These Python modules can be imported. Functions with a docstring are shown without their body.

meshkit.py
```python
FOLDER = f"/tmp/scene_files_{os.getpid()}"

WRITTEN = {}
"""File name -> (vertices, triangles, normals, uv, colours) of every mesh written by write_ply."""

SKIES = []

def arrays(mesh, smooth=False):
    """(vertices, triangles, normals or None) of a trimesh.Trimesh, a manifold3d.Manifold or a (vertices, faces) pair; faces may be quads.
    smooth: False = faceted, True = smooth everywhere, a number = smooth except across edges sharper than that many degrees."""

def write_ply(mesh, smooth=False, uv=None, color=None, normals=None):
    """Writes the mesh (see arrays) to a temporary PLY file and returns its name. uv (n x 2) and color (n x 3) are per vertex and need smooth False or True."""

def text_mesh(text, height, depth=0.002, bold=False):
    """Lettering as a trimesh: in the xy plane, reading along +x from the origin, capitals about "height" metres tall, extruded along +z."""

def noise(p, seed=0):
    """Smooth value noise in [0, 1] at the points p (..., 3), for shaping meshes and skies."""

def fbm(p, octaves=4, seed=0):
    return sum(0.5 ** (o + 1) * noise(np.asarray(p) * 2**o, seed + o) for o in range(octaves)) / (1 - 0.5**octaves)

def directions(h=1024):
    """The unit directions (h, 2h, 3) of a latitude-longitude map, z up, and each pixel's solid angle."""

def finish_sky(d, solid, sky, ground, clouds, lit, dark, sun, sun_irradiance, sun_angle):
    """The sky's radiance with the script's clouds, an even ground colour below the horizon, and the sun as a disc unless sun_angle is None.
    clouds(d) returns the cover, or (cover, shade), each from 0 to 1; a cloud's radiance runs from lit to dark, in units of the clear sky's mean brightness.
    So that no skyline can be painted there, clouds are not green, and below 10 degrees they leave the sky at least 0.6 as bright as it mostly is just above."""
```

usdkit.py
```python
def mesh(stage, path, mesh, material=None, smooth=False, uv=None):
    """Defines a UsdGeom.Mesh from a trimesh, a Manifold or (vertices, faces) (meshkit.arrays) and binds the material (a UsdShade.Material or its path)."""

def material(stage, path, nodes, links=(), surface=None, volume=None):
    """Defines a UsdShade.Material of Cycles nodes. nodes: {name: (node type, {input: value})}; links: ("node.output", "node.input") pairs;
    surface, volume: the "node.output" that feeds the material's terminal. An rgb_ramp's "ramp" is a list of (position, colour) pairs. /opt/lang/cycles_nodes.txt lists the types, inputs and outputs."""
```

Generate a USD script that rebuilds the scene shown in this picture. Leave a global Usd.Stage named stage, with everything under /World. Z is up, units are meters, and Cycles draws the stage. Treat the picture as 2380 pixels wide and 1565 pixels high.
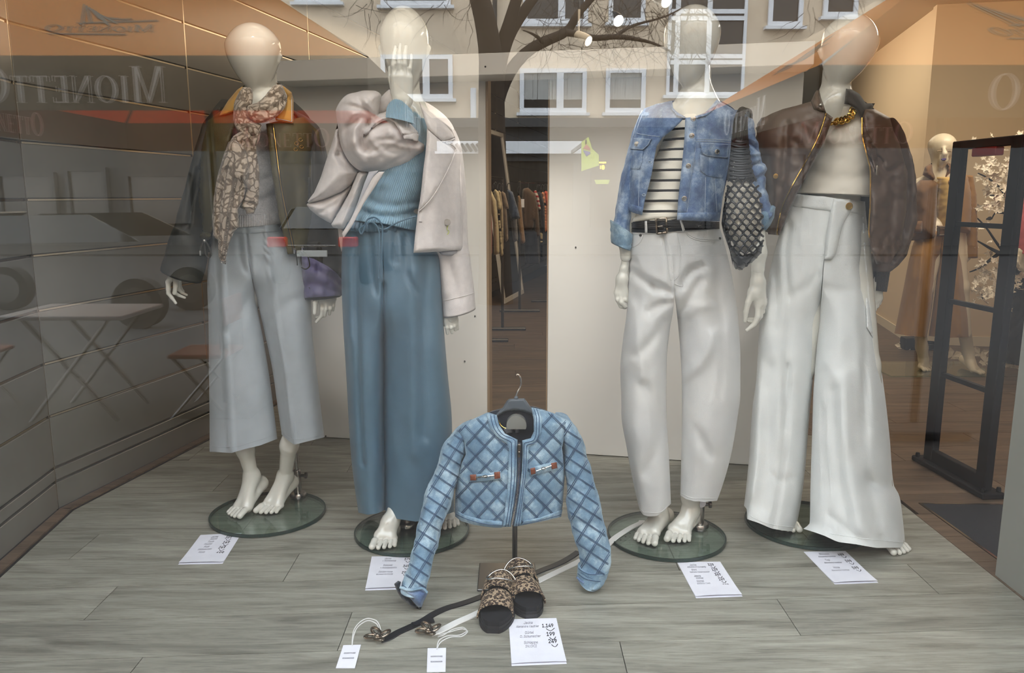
import math, random, zlib
import numpy as np, trimesh, shapely
from shapely.geometry import Polygon, LineString, Point, MultiPolygon
from shapely import affinity
from scipy.spatial import Delaunay, cKDTree
from scipy.interpolate import PchipInterpolator, LinearNDInterpolator, NearestNDInterpolator
import manifold3d as m3
import usdkit, meshkit
from pxr import Usd, UsdGeom, UsdLux, Gf, Sdf, UsdShade
random.seed(7); RNG = np.random.default_rng(7)
stage = Usd.Stage.CreateInMemory()
UsdGeom.Xform.Define(stage, '/World')
# ---------------------------------------------------------------- camera, sky, lamps, exposure
FPX, PITCH, EYE = 1850.0, math.radians(10.05), 1.25          # focal length in pixels of a 2380 px wide picture, downward pitch, eye height over the shop floor
cam = UsdGeom.Camera.Define(stage, '/World/camera')
cam.CreateHorizontalApertureAttr(36.0); cam.CreateFocalLengthAttr(36.0 * FPX / 2380.0)
cam.CreateClippingRangeAttr((0.05, 500.0))
cam.CreateExposureAttr(0.0)
cam.AddTranslateOp().Set(Gf.Vec3d(0, 0, EYE)); cam.AddRotateXOp().Set(90 - math.degrees(PITCH))
GLASS_Y = 1.72
sky = UsdLux.DomeLight.Define(stage, '/World/sky')            # even overcast sky
sky.CreateIntensityAttr(1.0); sky.CreateColorAttr(Gf.Vec3f(1.70, 1.84, 1.96))
def area(name, loc, rot, w, h, power, col):
    l = UsdLux.RectLight.Define(stage, '/World/' + name); l.CreateWidthAttr(w); l.CreateHeightAttr(h)
    l.CreateIntensityAttr(power); l.CreateColorAttr(Gf.Vec3f(*col))
    l.AddTranslateOp().Set(Gf.Vec3d(*loc)); l.AddRotateXYZOp().Set(Gf.Vec3f(*rot)); return l
WARM, NEUT, SOFT, PALE = (1.0, 0.80, 0.55), (1.0, 0.95, 0.87), (1.0, 0.86, 0.68), (1.0, 0.93, 0.82)
# shop ceiling lights over the sales floor, the front display row, two added fills
area('shop_light', (0.5, 7.5, 2.66), (0, 0, 0), 2.0, 3.0, 2.6, WARM)
area('shop_light_001', (2.9, 4.7, 2.66), (12, 0, 0), 1.0, 1.2, 11.5, SOFT)
area('display_light', (0.0, 2.15, 2.70), (36, 0, 0), 2.8, 0.25, 2.3, NEUT)
area('display_light_001', (0.05, 3.05, 2.70), (28, 0, -12), 2.2, 0.22, 1.2, SOFT)  # unseen second row, added to brighten the white back panels
area('shop_light_002', (2.7, 7.9, 2.60), (0, -45, 0), 0.7, 2.6, 4.5, SOFT)  # unseen light added to brighten the beige side wall
def spot(name, loc, aim, power, cone, col):                    # unseen ceiling spot: small sphere light with a soft cone, brightens the back panels
    l = UsdLux.SphereLight.Define(stage, '/World/' + name); l.CreateRadiusAttr(.04); l.CreateIntensityAttr(power); l.CreateColorAttr(Gf.Vec3f(*col)); s = UsdLux.ShapingAPI.Apply(l.GetPrim()); s.CreateShapingConeAngleAttr(cone); s.CreateShapingConeSoftnessAttr(.7)
    d = np.array(aim, float) - loc; d /= np.linalg.norm(d); m = Gf.Matrix4d().SetRotate(Gf.Rotation(Gf.Vec3d(0, 0, -1), Gf.Vec3d(*d))); m.SetTranslateOnly(Gf.Vec3d(*loc)); l.AddTransformOp().Set(m)
spot('display_spot', (.28, 2.0, 2.68), (-.20, 3.8, .70), 2050.0, 16, PALE)
spot('display_spot_001', (.0, 2.1, 2.68), (.46, 3.7, .70), 1950.0, 16, NEUT)
spot('display_spot_002', (-.72, 2.2, 2.68), (-.68, 3.9, .65), 600.0, 16, NEUT)
# ---------------------------------------------------------------- geometry helpers
def ray(p):
    p = np.atleast_2d(np.asarray(p, float)); a = (p[:, 0] - 1190) / FPX; b = -(p[:, 1] - 782.5) / FPX
    return np.stack([a, math.cos(PITCH) + b * math.sin(PITCH), -math.sin(PITCH) + b * math.cos(PITCH)], 1)
def AT(p, Y):                                                # the point at depth Y seen in direction p
    r = ray(p); return np.array([0, 0, EYE]) + r * (np.broadcast_to(Y, len(r)) / r[:, 1])[:, None]
def at(x, y, Y): return AT([(x, y)], Y)[0]
def fl(x, y, z=0.0):
    r = ray([(x, y)])[0]; return np.array([0, 0, EYE]) + r * ((z - EYE) / r[2])
def proj(P):
    P = np.atleast_2d(P) - np.array([0, 0, EYE]); d = P[:, 1] * math.cos(PITCH) - P[:, 2] * math.sin(PITCH); u = P[:, 1] * math.sin(PITCH) + P[:, 2] * math.cos(PITCH)
    return np.stack([1190 + FPX * P[:, 0] / d, 782.5 - FPX * u / d], 1)
def cv(x0, y0, s): return lambda *pts: np.array([(x0 + s * x, y0 + s * y) for x, y in pts], float)
PX = cv(0, 0, 1)
A = cv(300, 180, 520 / 1356); B = cv(680, 0, 460 / 1125); CC = cv(1380, 200, 460 / 1384); DD = cv(1720, 20, 480 / 1212)
Q = cv(880, 850, 580 / 1513); S = cv(760, 1180, 740 / 2380); FR = cv(1400, 1080, 750 / 2380); FLc = cv(400, 980, 700 / 2380)
TR = cv(440, 480, 680 / 1774); J3 = cv(1400, 460, 400 / 1252); T4 = cv(1700, 440, 440 / 1230); T4b = cv(1700, 850, 440 / 1465)
CO = cv(700, 180, 420 / 1494); GA = cv(1960, 280, 420 / 1060); DO = cv(1110, 160, 200 / 391); SC = cv(480, 190, 240 / 854)
cat = lambda *a: np.vstack([x for x in a])
def resample(pl, n, smooth=True, t=None):
    pl = np.asarray(pl, float); d = np.r_[0, np.cumsum(np.linalg.norm(np.diff(pl, axis=0), axis=1))]; keep = np.r_[True, np.diff(d) > 1e-9]; pl, d = pl[keep], d[keep]
    t = (np.linspace(0, 1, n) if t is None else t) * d[-1]
    if smooth and len(pl) > 2: return np.stack([PchipInterpolator(d, pl[:, k])(t) for k in range(pl.shape[1])], 1)
    return np.stack([np.interp(t, d, pl[:, k]) for k in range(pl.shape[1])], 1)
def TM(v, f): return trimesh.Trimesh(np.asarray(v, float), np.asarray(f, int), process=False)
def join(ms): return trimesh.util.concatenate([m for m in ms if m is not None and len(m.faces)])
def rot(ax, deg): return trimesh.transformations.rotation_matrix(math.radians(deg), ax)[:3, :3]
def xf(m, R=None, t=(0, 0, 0)):
    m = m.copy(); m.vertices = (m.vertices if R is None else m.vertices @ np.asarray(R).T) + np.asarray(t); return m
def box(x0, x1, y0, y1, z0, z1, bev=0.0):
    if bev <= 0: 
        m = trimesh.creation.box([x1 - x0, y1 - y0, z1 - z0]); m.apply_translation([(x0 + x1) / 2, (y0 + y1) / 2, (z0 + z1) / 2]); return m
    p = [(x, y, z) for x in (x0, x1) for y in (y0, y1) for z in (z0, z1)]; c = np.array([(x0 + x1) / 2, (y0 + y1) / 2, (z0 + z1) / 2]); q = []
    for v in p:
        s = np.sign(c - v)
        for k in range(3):
            d = np.full(3, bev); d[k] = 0; q.append(np.array(v) + s * d)
    return trimesh.convex.convex_hull(np.array(q))
def grid_faces(nr, nc, wrap=False):
    i, j = np.meshgrid(np.arange(nr - 1), np.arange(nc if wrap else nc - 1), indexing='ij'); j2 = (j + 1) % nc
    a, b, c, d = i * nc + j, i * nc + j2, (i + 1) * nc + j2, (i + 1) * nc + j
    return np.vstack([np.stack([a, b, c], -1).reshape(-1, 3), np.stack([a, c, d], -1).reshape(-1, 3)])
def tube(pts, r, n=8, caps=True, flat=1.0):
    p = np.asarray(pts, float); m = len(p); r = np.broadcast_to(r, m); t = np.gradient(p, axis=0); t /= np.linalg.norm(t, axis=1, keepdims=True) + 1e-12
    a = np.cross(t[0], [0, 0, 1.0] if abs(t[0][2]) < .9 else [1.0, 0, 0]); a /= np.linalg.norm(a); As = []
    for k in range(m):
        a = a - t[k] * (a @ t[k]); a /= np.linalg.norm(a) + 1e-12; As.append(a)
    As = np.array(As); Bs = np.cross(t, As); an = np.arange(n) * 2 * np.pi / n
    v = p[:, None] + r[:, None, None] * (np.cos(an)[None, :, None] * As[:, None] + flat * np.sin(an)[None, :, None] * Bs[:, None])
    v = v.reshape(-1, 3); f = grid_faces(m, n, True)
    if caps:
        v = np.vstack([v, p[0], p[-1]]); k = np.arange(n)
        f = np.vstack([f, np.stack([np.full(n, m * n), (k + 1) % n, k], 1), np.stack([np.full(n, m * n + 1), (m - 1) * n + k, (m - 1) * n + (k + 1) % n], 1)])
    return TM(v, f)
def curve3(pts, n=24): return resample(np.asarray(pts, float), n, True)
def lathe(prof, n=32, c=(0, 0, 0)):
    prof = np.asarray(prof, float); an = np.arange(n) * 2 * np.pi / n
    v = np.stack([prof[:, None, 0] * np.cos(an), prof[:, None, 0] * np.sin(an), np.broadcast_to(prof[:, None, 1], (len(prof), n))], -1).reshape(-1, 3)
    return TM(v + np.asarray(c), grid_faces(len(prof), n, True)[:, ::-1])
def extr(poly, h, bev=0):
    ms = []
    for g in (poly.geoms if hasattr(poly, 'geoms') else [poly]):
        if g.area > 1e-12: ms.append(trimesh.creation.extrude_polygon(g, h, engine='earcut'))
    return join(ms)
def fbm(p, o=3, seed=0): return meshkit.fbm(np.asarray(p, float), o, seed) - 0.5
# ---------------------------------------------------------------- cloth surfaces
class Surf:                                                    # front surface of a piece: depth as a function of direction
    def __init__(s, px, Y): s.px = px; s.Y = Y; s.i = LinearNDInterpolator(px, Y); s.n = NearestNDInterpolator(px, Y)
    def __call__(s, p):
        p = np.atleast_2d(p); y = s.i(p); bad = np.isnan(y); y[bad] = s.n(p[bad]) if bad.any() else y[bad]; return y
def dist_poly(p, pl):                                          # distance of points p to a polyline
    pl = np.asarray(pl, float); best = np.full(len(p), 1e9)
    for a, b in zip(pl[:-1], pl[1:]):
        ab = b - a; t = np.clip(((p - a) @ ab) / (ab @ ab + 1e-12), 0, 1); best = np.minimum(best, np.linalg.norm(p - a - t[:, None] * ab, axis=1))
    return best
def creased(p, creases):                                       # creases: (polyline, width, depth): depth > 0 pushes in
    h = np.zeros(len(p))
    for pl, w, d in creases or []:
        h += d * np.exp(-(dist_poly(p, resample(pl, 24)) / w) ** 2)
    return h
def keyed(v, t):
    if callable(v): return v(t)
    v = np.atleast_1d(np.asarray(v, float)); return np.interp(t, np.linspace(0, 1, len(v)), v)
def loft(L, R, Y, D, Db=None, nr=60, nc=48, e=2.0, disp=None, creases=None, caps=(True, True), wob=0.0, wsc=(30, 60), seed=0, straight=False, hem=None):
    L, R = resample(L, nr, not straight), resample(R, nr, not straight); t = np.linspace(0, 1, nr)
    Yc = keyed(Y, t); Df = keyed(D, t); Dk = Df if Db is None else keyed(Db, t)
    th = np.arange(nc) * 2 * np.pi / nc; c, s = np.cos(th), np.sin(th)
    cu = np.sign(c) * np.abs(c) ** (2 / e); su = np.sign(s) * np.abs(s) ** (2 / e)
    pl, pr = AT(L, Yc), AT(R, Yc); cen, half = (pl + pr) / 2, (pr - pl) / 2
    dep = np.where(su[None] > 0, Df[:, None] * su[None], Dk[:, None] * su[None])
    if hem is not None:
        hp = AT(resample(hem, 40), Yc[-1]); lo, hi = pl[-1], pr[-1]; u = np.linspace(-1, 1, 40); lin = lo + (hi - lo) * ((u + 1) / 2)[:, None]; dz = np.interp(cu, u, hp[:, 2] - lin[:, 2])
        P = cen[:, None] + half[:, None] * cu[None, :, None] + (t[:, None] ** 5 * dz[None])[..., None] * np.array([0, 0, 1.0])
    else: P = cen[:, None] + half[:, None] * cu[None, :, None]
    P = P - dep[..., None] * np.array([0, 1.0, 0])
    out = P - cen[:, None]; out /= np.linalg.norm(out, axis=2, keepdims=True) + 1e-9
    d = np.zeros((nr, nc))
    if disp is not None: d += disp(t[:, None] + 0 * th[None], th[None] + 0 * t[:, None])
    if wob: d += wob * 2 * fbm(np.stack([P[..., 0] * wsc[0], P[..., 1] * wsc[0], P[..., 2] * wsc[1]], -1), 3, seed)
    if creases: d -= np.where(su[None] > -.1, creased(proj(P.reshape(-1, 3)), creases).reshape(nr, nc), 0)
    P = P + out * d[..., None]; v = P.reshape(-1, 3); f = grid_faces(nr, nc, True)
    for k, on in enumerate(caps):
        if on:
            base = (nr - 1) * nc if k else 0; v = np.vstack([v, P[-1 if k else 0].mean(0)]); j = np.arange(nc)
            tri = np.stack([np.full(nc, len(v) - 1), base + j, base + (j + 1) % nc], 1); f = np.vstack([f, tri if k else tri[:, ::-1]])
    m = TM(v, f)
    fm = (su > 0.02); px = proj(P[:, fm].reshape(-1, 3)); m.surf = Surf(px, P[:, fm, 1].reshape(-1)); return m
def tri2d(poly, sp):
    g = Polygon(poly) if not isinstance(poly, Polygon) else poly
    if not g.is_valid: g = g.buffer(0)
    if hasattr(g, 'geoms'): g = max(g.geoms, key=lambda q: q.area)
    rings = [np.array(g.exterior.coords)[:-1]] + [np.array(i.coords)[:-1] for i in g.interiors]; bnd = []
    for r in rings:
        for a, b in zip(r, np.roll(r, -1, 0)):
            n = max(1, int(np.ceil(np.linalg.norm(b - a) / (sp * .8)))); bnd.append(a + (b - a) * (np.arange(n) / n)[:, None])
    bnd = np.vstack(bnd); x0, y0, x1, y1 = g.bounds; xs = np.arange(x0, x1 + sp, sp); ys = np.arange(y0, y1 + sp, sp * .866)
    gx, gy = np.meshgrid(xs, ys); gx = gx + (np.arange(len(ys)) % 2)[:, None] * sp / 2; pts = np.stack([gx.ravel(), gy.ravel()], 1)
    inner = g.buffer(-sp * .45); pts = pts[shapely.contains_xy(inner, pts[:, 0], pts[:, 1])] if not inner.is_empty else pts[:0]
    P = np.vstack([bnd, pts]); T = Delaunay(P).simplices; cen = P[T].mean(1); T = T[shapely.contains_xy(g, cen[:, 0], cen[:, 1])]
    a = P[T[:, 1]] - P[T[:, 0]]; b = P[T[:, 2]] - P[T[:, 0]]; cr = a[:, 0] * b[:, 1] - a[:, 1] * b[:, 0]; T = T[np.abs(cr) > 1e-6]; cr = cr[np.abs(cr) > 1e-6]; T[cr < 0] = T[cr < 0][:, ::-1]
    dense = np.vstack([resample(np.vstack([r, r[:1]]), max(30, int(Polygon(r).length / 1.0)), False) for r in rings])
    return P, T, cKDTree(dense).query(P)[0], len(bnd)
def pillow(poly, Y, T, R=20, back=1.0, sp=5, creases=None, wob=0.0, wsc=(.02, .012), seed=0, smooth_outline=False, fold=None, edge=0.0):
    """a soft closed body with the outline poly: depth Y (number or function of direction), half thickness T reached R from the edge"""
    if smooth_outline: poly = resample(np.vstack([poly, poly[:1]]), max(60, len(poly) * 6))[:-1]
    P, F, d, nb = tri2d(poly, sp); u = np.clip(d / R, 0, 1); h = T * np.sqrt(np.maximum(0, 1 - (1 - u) ** 2)); Yb = Y(P) if callable(Y) else np.full(len(P), float(Y))
    onb = np.arange(len(P)) < nb; h = np.maximum(h, edge); yf = Yb - h; w = np.clip(d / (R * .4), 0, 1)
    if wob: yf -= w * wob * 2 * fbm(np.stack([P[:, 0] * wsc[0], P[:, 1] * wsc[1], 0 * P[:, 0]], 1), 3, seed)
    if creases: yf += w * creased(P, creases)
    if fold is not None: yf -= w * fold(P)
    yk = Yb + h * back; n = len(P)
    if edge > 0:
        v = np.vstack([AT(P, yf), AT(P, yk)]); e = np.arange(nb)
        Fb = F[:, ::-1] + n; es = np.sort(np.vstack([F[:, [0, 1]], F[:, [1, 2]], F[:, [2, 0]]]), 1); E0 = np.vstack([F[:, [0, 1]], F[:, [1, 2]], F[:, [2, 0]]])
        _, inv, cnt = np.unique(es, axis=0, return_inverse=True, return_counts=True); be = E0[cnt[inv.ravel()] == 1]
        f = np.vstack([F, Fb, np.stack([be[:, 1], be[:, 0], be[:, 0] + n], 1), np.stack([be[:, 1], be[:, 0] + n, be[:, 1] + n], 1)])
    else:
        idx = np.where(onb, np.arange(n), np.arange(n) + n); v = np.vstack([AT(P, np.where(onb, Yb, yf)), AT(P, yk)]); f = np.vstack([F, idx[F[:, ::-1]]]); yf = np.where(onb, Yb, yf)
    m = TM(v, f[:, ::-1]); m.remove_unreferenced_vertices(); m.surf = Surf(P, yf); return m
def patch(poly, surf, t=.004, bev=3, off=0.0, sp=5, smooth_outline=False, **k):
    """a layer of cloth lying on another piece's front surface"""
    return pillow(poly, lambda p: surf(p) - off, t, R=bev, back=.6, sp=sp, smooth_outline=smooth_outline, edge=k.pop('edge', t * .35), **k)
def on(surf, pl, off=.002, n=None, smooth=True):
    pl = resample(pl, n or max(8, int(np.linalg.norm(np.diff(np.asarray(pl, float), axis=0), axis=1).sum() / 4)), smooth); return AT(pl, surf(pl) - off)
def cord(surf, pl, r=.002, off=.002, n=None, sides=6, smooth=True): return tube(on(surf, pl, off, n, smooth), r, sides)
def band(pl, w): return LineString(resample(pl, 40)).buffer(w / 2, cap_style='flat', join_style='round')
def stitch(surf, pl, r=.0009, off=.0012, dash=6, gap=3):
    """a row of sewing stitches: short threads"""
    pl = np.asarray(pl, float); n = int(np.linalg.norm(np.diff(pl, axis=0), axis=1).sum()); q = resample(pl, max(n, 8)); ms = []; Yq = surf(q) - off; W = AT(q, Yq)
    for k in range(0, len(q) - dash, dash + gap): ms.append(tube(W[[k, k + dash // 2, k + dash - 1]], r, 4))
    return join(ms) if ms else None
# ---------------------------------------------------------------- bodies: smooth union of round cones, meshed by surface nets
def sdf_mesh(prims, res=.005, k=.012):
    """prims: ('c', p0, r0, p1, r1[, k]) round cone, ('e', centre, radii, R, taper[, k]) egg"""
    lo, hi = np.full(3, 1e9), np.full(3, -1e9)
    for p in prims:
        if p[0] == 'c': pts = np.array([p[1] - np.full(3, p[2]), p[1] + np.full(3, p[2]), p[3] - np.full(3, p[4]), p[3] + np.full(3, p[4])])
        else: m = max(p[2]) * 1.25; pts = np.array([p[1] - m, p[1] + m])
        lo, hi = np.minimum(lo, pts.min(0)), np.maximum(hi, pts.max(0))
    lo -= 3 * res + .01; n = np.ceil((hi + 3 * res + .01 - lo) / res).astype(int) + 1; G = np.full(n, .08, np.float32)
    for p in prims:
        kk = p[5] if len(p) > 5 else k; mar = kk + 2.5 * res
        if p[0] == 'c':
            a, b = np.asarray(p[1]), np.asarray(p[3]); r = max(p[2], p[4]) + mar; l2, h2 = np.minimum(a, b) - r, np.maximum(a, b) + r
        else: r = max(p[2]) * 1.25 + mar; l2, h2 = p[1] - r, p[1] + r
        i0 = np.clip(np.floor((l2 - lo) / res).astype(int), 0, n - 1); i1 = np.clip(np.ceil((h2 - lo) / res).astype(int) + 1, 1, n)
        sl = tuple(slice(x, y) for x, y in zip(i0, i1)); X = np.stack(np.meshgrid(*[lo[q] + res * np.arange(i0[q], i1[q]) for q in range(3)], indexing='ij'), -1).astype(np.float32)
        if p[0] == 'c':
            ab = b - a; t = np.clip(((X - a) @ ab) / (ab @ ab + 1e-12), 0, 1); d = np.linalg.norm(X - a - t[..., None] * ab, axis=-1) - (p[2] + (p[4] - p[2]) * t)
        else:
            q = (X - p[1]) @ p[3]; z = q[..., 2] / p[2][2]; s = 1 - p[4] * np.clip(-z, -.45, 1.3); d = (np.sqrt((q[..., 0] / (p[2][0] * s)) ** 2 + (q[..., 1] / (p[2][1] * s)) ** 2 + z ** 2) - 1) * min(p[2])
        g = G[sl]; h = np.maximum(kk - np.abs(g - d), 0) / kk if kk > 0 else 0; G[sl] = np.minimum(g, d) - h * h * kk * .25
    return nets(G, lo, res)
def taubin(V, F, it=4):
    from scipy.sparse import coo_matrix, diags
    e = np.vstack([F[:, [0, 1]], F[:, [1, 2]], F[:, [2, 0]]]); e = np.unique(np.sort(e, 1), axis=0); n = len(V)
    W = coo_matrix((np.ones(2 * len(e)), (np.r_[e[:, 0], e[:, 1]], np.r_[e[:, 1], e[:, 0]])), (n, n)).tocsr(); dg = np.maximum(np.asarray(W.sum(1)).ravel(), 1)
    for _ in range(it):
        for l in (.5, -.52): V = V + l * ((W @ V) / dg[:, None] - V)
    return V
def nets(G, lo, res):
    s = G < 0; nx, ny, nz = G.shape; c8 = [(i, j, k) for i in (0, 1) for j in (0, 1) for k in (0, 1)]
    sub = lambda g, o: g[o[0]:nx - 1 + o[0], o[1]:ny - 1 + o[1], o[2]:nz - 1 + o[2]]
    cnt = sum(sub(s, o).astype(np.int8) for o in c8); act = (cnt > 0) & (cnt < 8); ids = np.full(act.shape, -1, np.int64); w = np.argwhere(act); ids[act] = np.arange(len(w))
    val = np.stack([G[w[:, 0] + o[0], w[:, 1] + o[1], w[:, 2] + o[2]] for o in c8], 1); acc = np.zeros((len(w), 3)); num = np.zeros(len(w))
    for a in range(8):
        for b in range(a + 1, 8):
            da = np.array(c8[b]) - np.array(c8[a])
            if np.abs(da).sum() != 1: continue
            va, vb = val[:, a], val[:, b]; x = (va < 0) != (vb < 0); t = np.where(x, va / np.where(x, va - vb, 1), 0); acc[x] += (np.array(c8[a]) + t[x, None] * da); num += x
    V = lo + res * (w + acc / num[:, None]); F = []
    for ax in range(3):
        e = [0, 0, 0]; e[ax] = 1; u, v = (ax + 1) % 3, (ax + 2) % 3
        s0 = s[:nx - e[0], :ny - e[1], :nz - e[2]]; s1 = s[e[0]:, e[1]:, e[2]:]; q = np.argwhere(s0 != s1); ok = (q[:, u] > 0) & (q[:, v] > 0); q = q[ok]; fl_ = s0[q[:, 0], q[:, 1], q[:, 2]]
        def idx(du, dv):
            p = q.copy(); p[:, u] -= du; p[:, v] -= dv; return ids[np.minimum(p[:, 0], nx - 2), np.minimum(p[:, 1], ny - 2), np.minimum(p[:, 2], nz - 2)]
        a, b, c, d = idx(1, 1), idx(0, 1), idx(0, 0), idx(1, 0); f1, f2 = np.stack([a, b, c], 1), np.stack([a, c, d], 1)
        f1[~fl_] = f1[~fl_][:, ::-1]; f2[~fl_] = f2[~fl_][:, ::-1]; F += [f1, f2]
    F = np.vstack(F); return TM(taubin(V, F, 4), F)
def chain(pts, rs, k=.008):
    rs = np.broadcast_to(rs, len(pts)); return [('c', np.asarray(pts[i]), rs[i], np.asarray(pts[i + 1]), rs[i + 1], k) for i in range(len(pts) - 1)]
# ---------------------------------------------------------------- scene bookkeeping
USED, BASE = {}, {}
def numbered(parent, name):
    k = (parent, name); USED[k] = USED.get(k, -1) + 1; return name if USED[k] == 0 else f'{name}_{USED[k]:03d}'
def tag(pr, label=None, cat=None, group=None, kind=None):
    for a, b in (('label', label), ('category', cat), ('group', group), ('kind', kind)):
        if b: pr.SetCustomDataByKey(a, b)
def thing(name, label, cat, base=(0, 0, 0), group=None, kind=None):
    path = '/World/' + numbered('/World', name); x = UsdGeom.Xform.Define(stage, path); x.AddTranslateOp().Set(Gf.Vec3d(*map(float, base))); BASE[path] = np.asarray(base, float); tag(x.GetPrim(), label, cat, group, kind); return path
def part(parent, name, mesh, mat, smooth=40, label=None, kind=None):
    path = parent + '/' + numbered(parent, name); BASE[path] = BASE[parent]; m = mesh.copy() if isinstance(mesh, trimesh.Trimesh) else TM(*meshkit.arrays(mesh)[:2]); m.vertices = m.vertices - BASE[parent]
    g = usdkit.mesh(stage, path, m, mat, smooth=smooth); tag(g.GetPrim(), label, None, None, kind); return path
def single(name, mesh, mat, label=None, cat=None, smooth=40, group=None, kind=None):
    path = '/World/' + numbered('/World', name); c = mesh.bounds.mean(0); c[2] = mesh.bounds[0][2]; BASE[path] = c; m = mesh.copy(); m.vertices = m.vertices - c
    g = usdkit.mesh(stage, path, m, mat, smooth=smooth); g.AddTranslateOp().Set(Gf.Vec3d(*map(float, c))); tag(g.GetPrim(), label, cat, group, kind); return path
# ---------------------------------------------------------------- materials
def lin(r, g, b): return tuple(x / 12.92 if x <= .04045 else ((x + .055) / 1.055) ** 2.4 for x in (r / 255, g / 255, b / 255))
def mat(name, c1, c2=None, rough=.6, ns=12, stretch=(1, 1, 1), bump=0.0, bs=250, bstretch=(1, 1, 1), lo=.35, hi=.65, detail=4, vary=0.0, **kw):
    p = '/World/Looks/' + name; c1 = lin(*c1); n = {'g': ('geometry', {}), 'p': ('principled_bsdf', {'roughness': rough, 'base_color': c1, **kw})}; L = []
    if c2 is not None:
        n |= {'m': ('mapping', {'scale': stretch}), 'n': ('noise_texture', {'scale': ns, 'detail': detail, 'roughness': .6}), 'r': ('rgb_ramp', {'ramp': [(lo, c1), (hi, lin(*c2))]})}
        L += [('g.position', 'm.vector'), ('m.vector', 'n.vector'), ('n.fac', 'r.fac')]; src = 'r.color'
        if vary:
            n |= {'o': ('object_info', {}), 'mr': ('map_range', {'to_min': 1 - vary, 'to_max': 1 + vary}), 'h': ('hsv', {})}; L += [('o.random', 'mr.value'), ('mr.result', 'h.value'), (src, 'h.color')]; src = 'h.color'
        L.append((src, 'p.base_color'))
    if bump:
        n |= {'bm': ('mapping', {'scale': bstretch}), 'bn': ('noise_texture', {'scale': bs, 'detail': 2}), 'b': ('bump', {'strength': bump, 'distance': .002})}
        L += [('g.position', 'bm.vector'), ('bm.vector', 'bn.vector'), ('bn.fac', 'b.height'), ('b.normal', 'p.normal')]
    return usdkit.material(stage, p, n, L, surface='p.BSDF')
M = {}
M['white_gloss'] = mat('white_gloss', (216, 215, 206), rough=.12, coat_weight=.6, coat_roughness=.03)
M['cream_matt'] = mat('cream_matt', (226, 214, 188), rough=.35)
M['slat'] = mat('slat_grey', (112, 110, 104), (106, 104, 98), rough=.22, ns=3)
M['metal_strip'] = mat('metal_strip', (200, 190, 172), rough=.2, metallic=1.0)
M['steel'] = mat('steel', (170, 168, 164), rough=.22, metallic=1.0)
M['steel_dark'] = mat('steel_dark', (96, 94, 92), rough=.3, metallic=1.0)
M['gold'] = mat('gold', (214, 176, 96), rough=.2, metallic=1.0)
M['silver'] = mat('silver', (206, 202, 196), rough=.15, metallic=1.0)
M['antique'] = mat('antique_metal', (142, 130, 116), rough=.28, metallic=1.0)
M['panel_white'] = mat('panel_white', (226, 225, 222), rough=.45)
M['panel_edge'] = mat('panel_edge', (150, 128, 104), rough=.5)
M['ceiling'] = mat('ceiling_paint', (150, 146, 138), rough=.8)
M['wall_beige'] = mat('wall_beige', (220, 198, 164), rough=.8)
M['pillar'] = mat('pillar_grey', (138, 138, 132), rough=.4)
M['black_metal'] = mat('black_metal', (16, 18, 24), rough=.7, specular_ior_level=.25)
M['black'] = mat('black_plain', (22, 22, 24), rough=.5)
M['red'] = mat('red_plastic', (150, 18, 24), rough=.25)
M['paper'] = mat('paper', (236, 237, 246), (230, 231, 241), rough=.8, ns=20)
M['ink'] = mat('ink', (34, 34, 44), rough=.7)
M['pencil'] = mat('thin_ink', (120, 120, 132), rough=.7)
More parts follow.
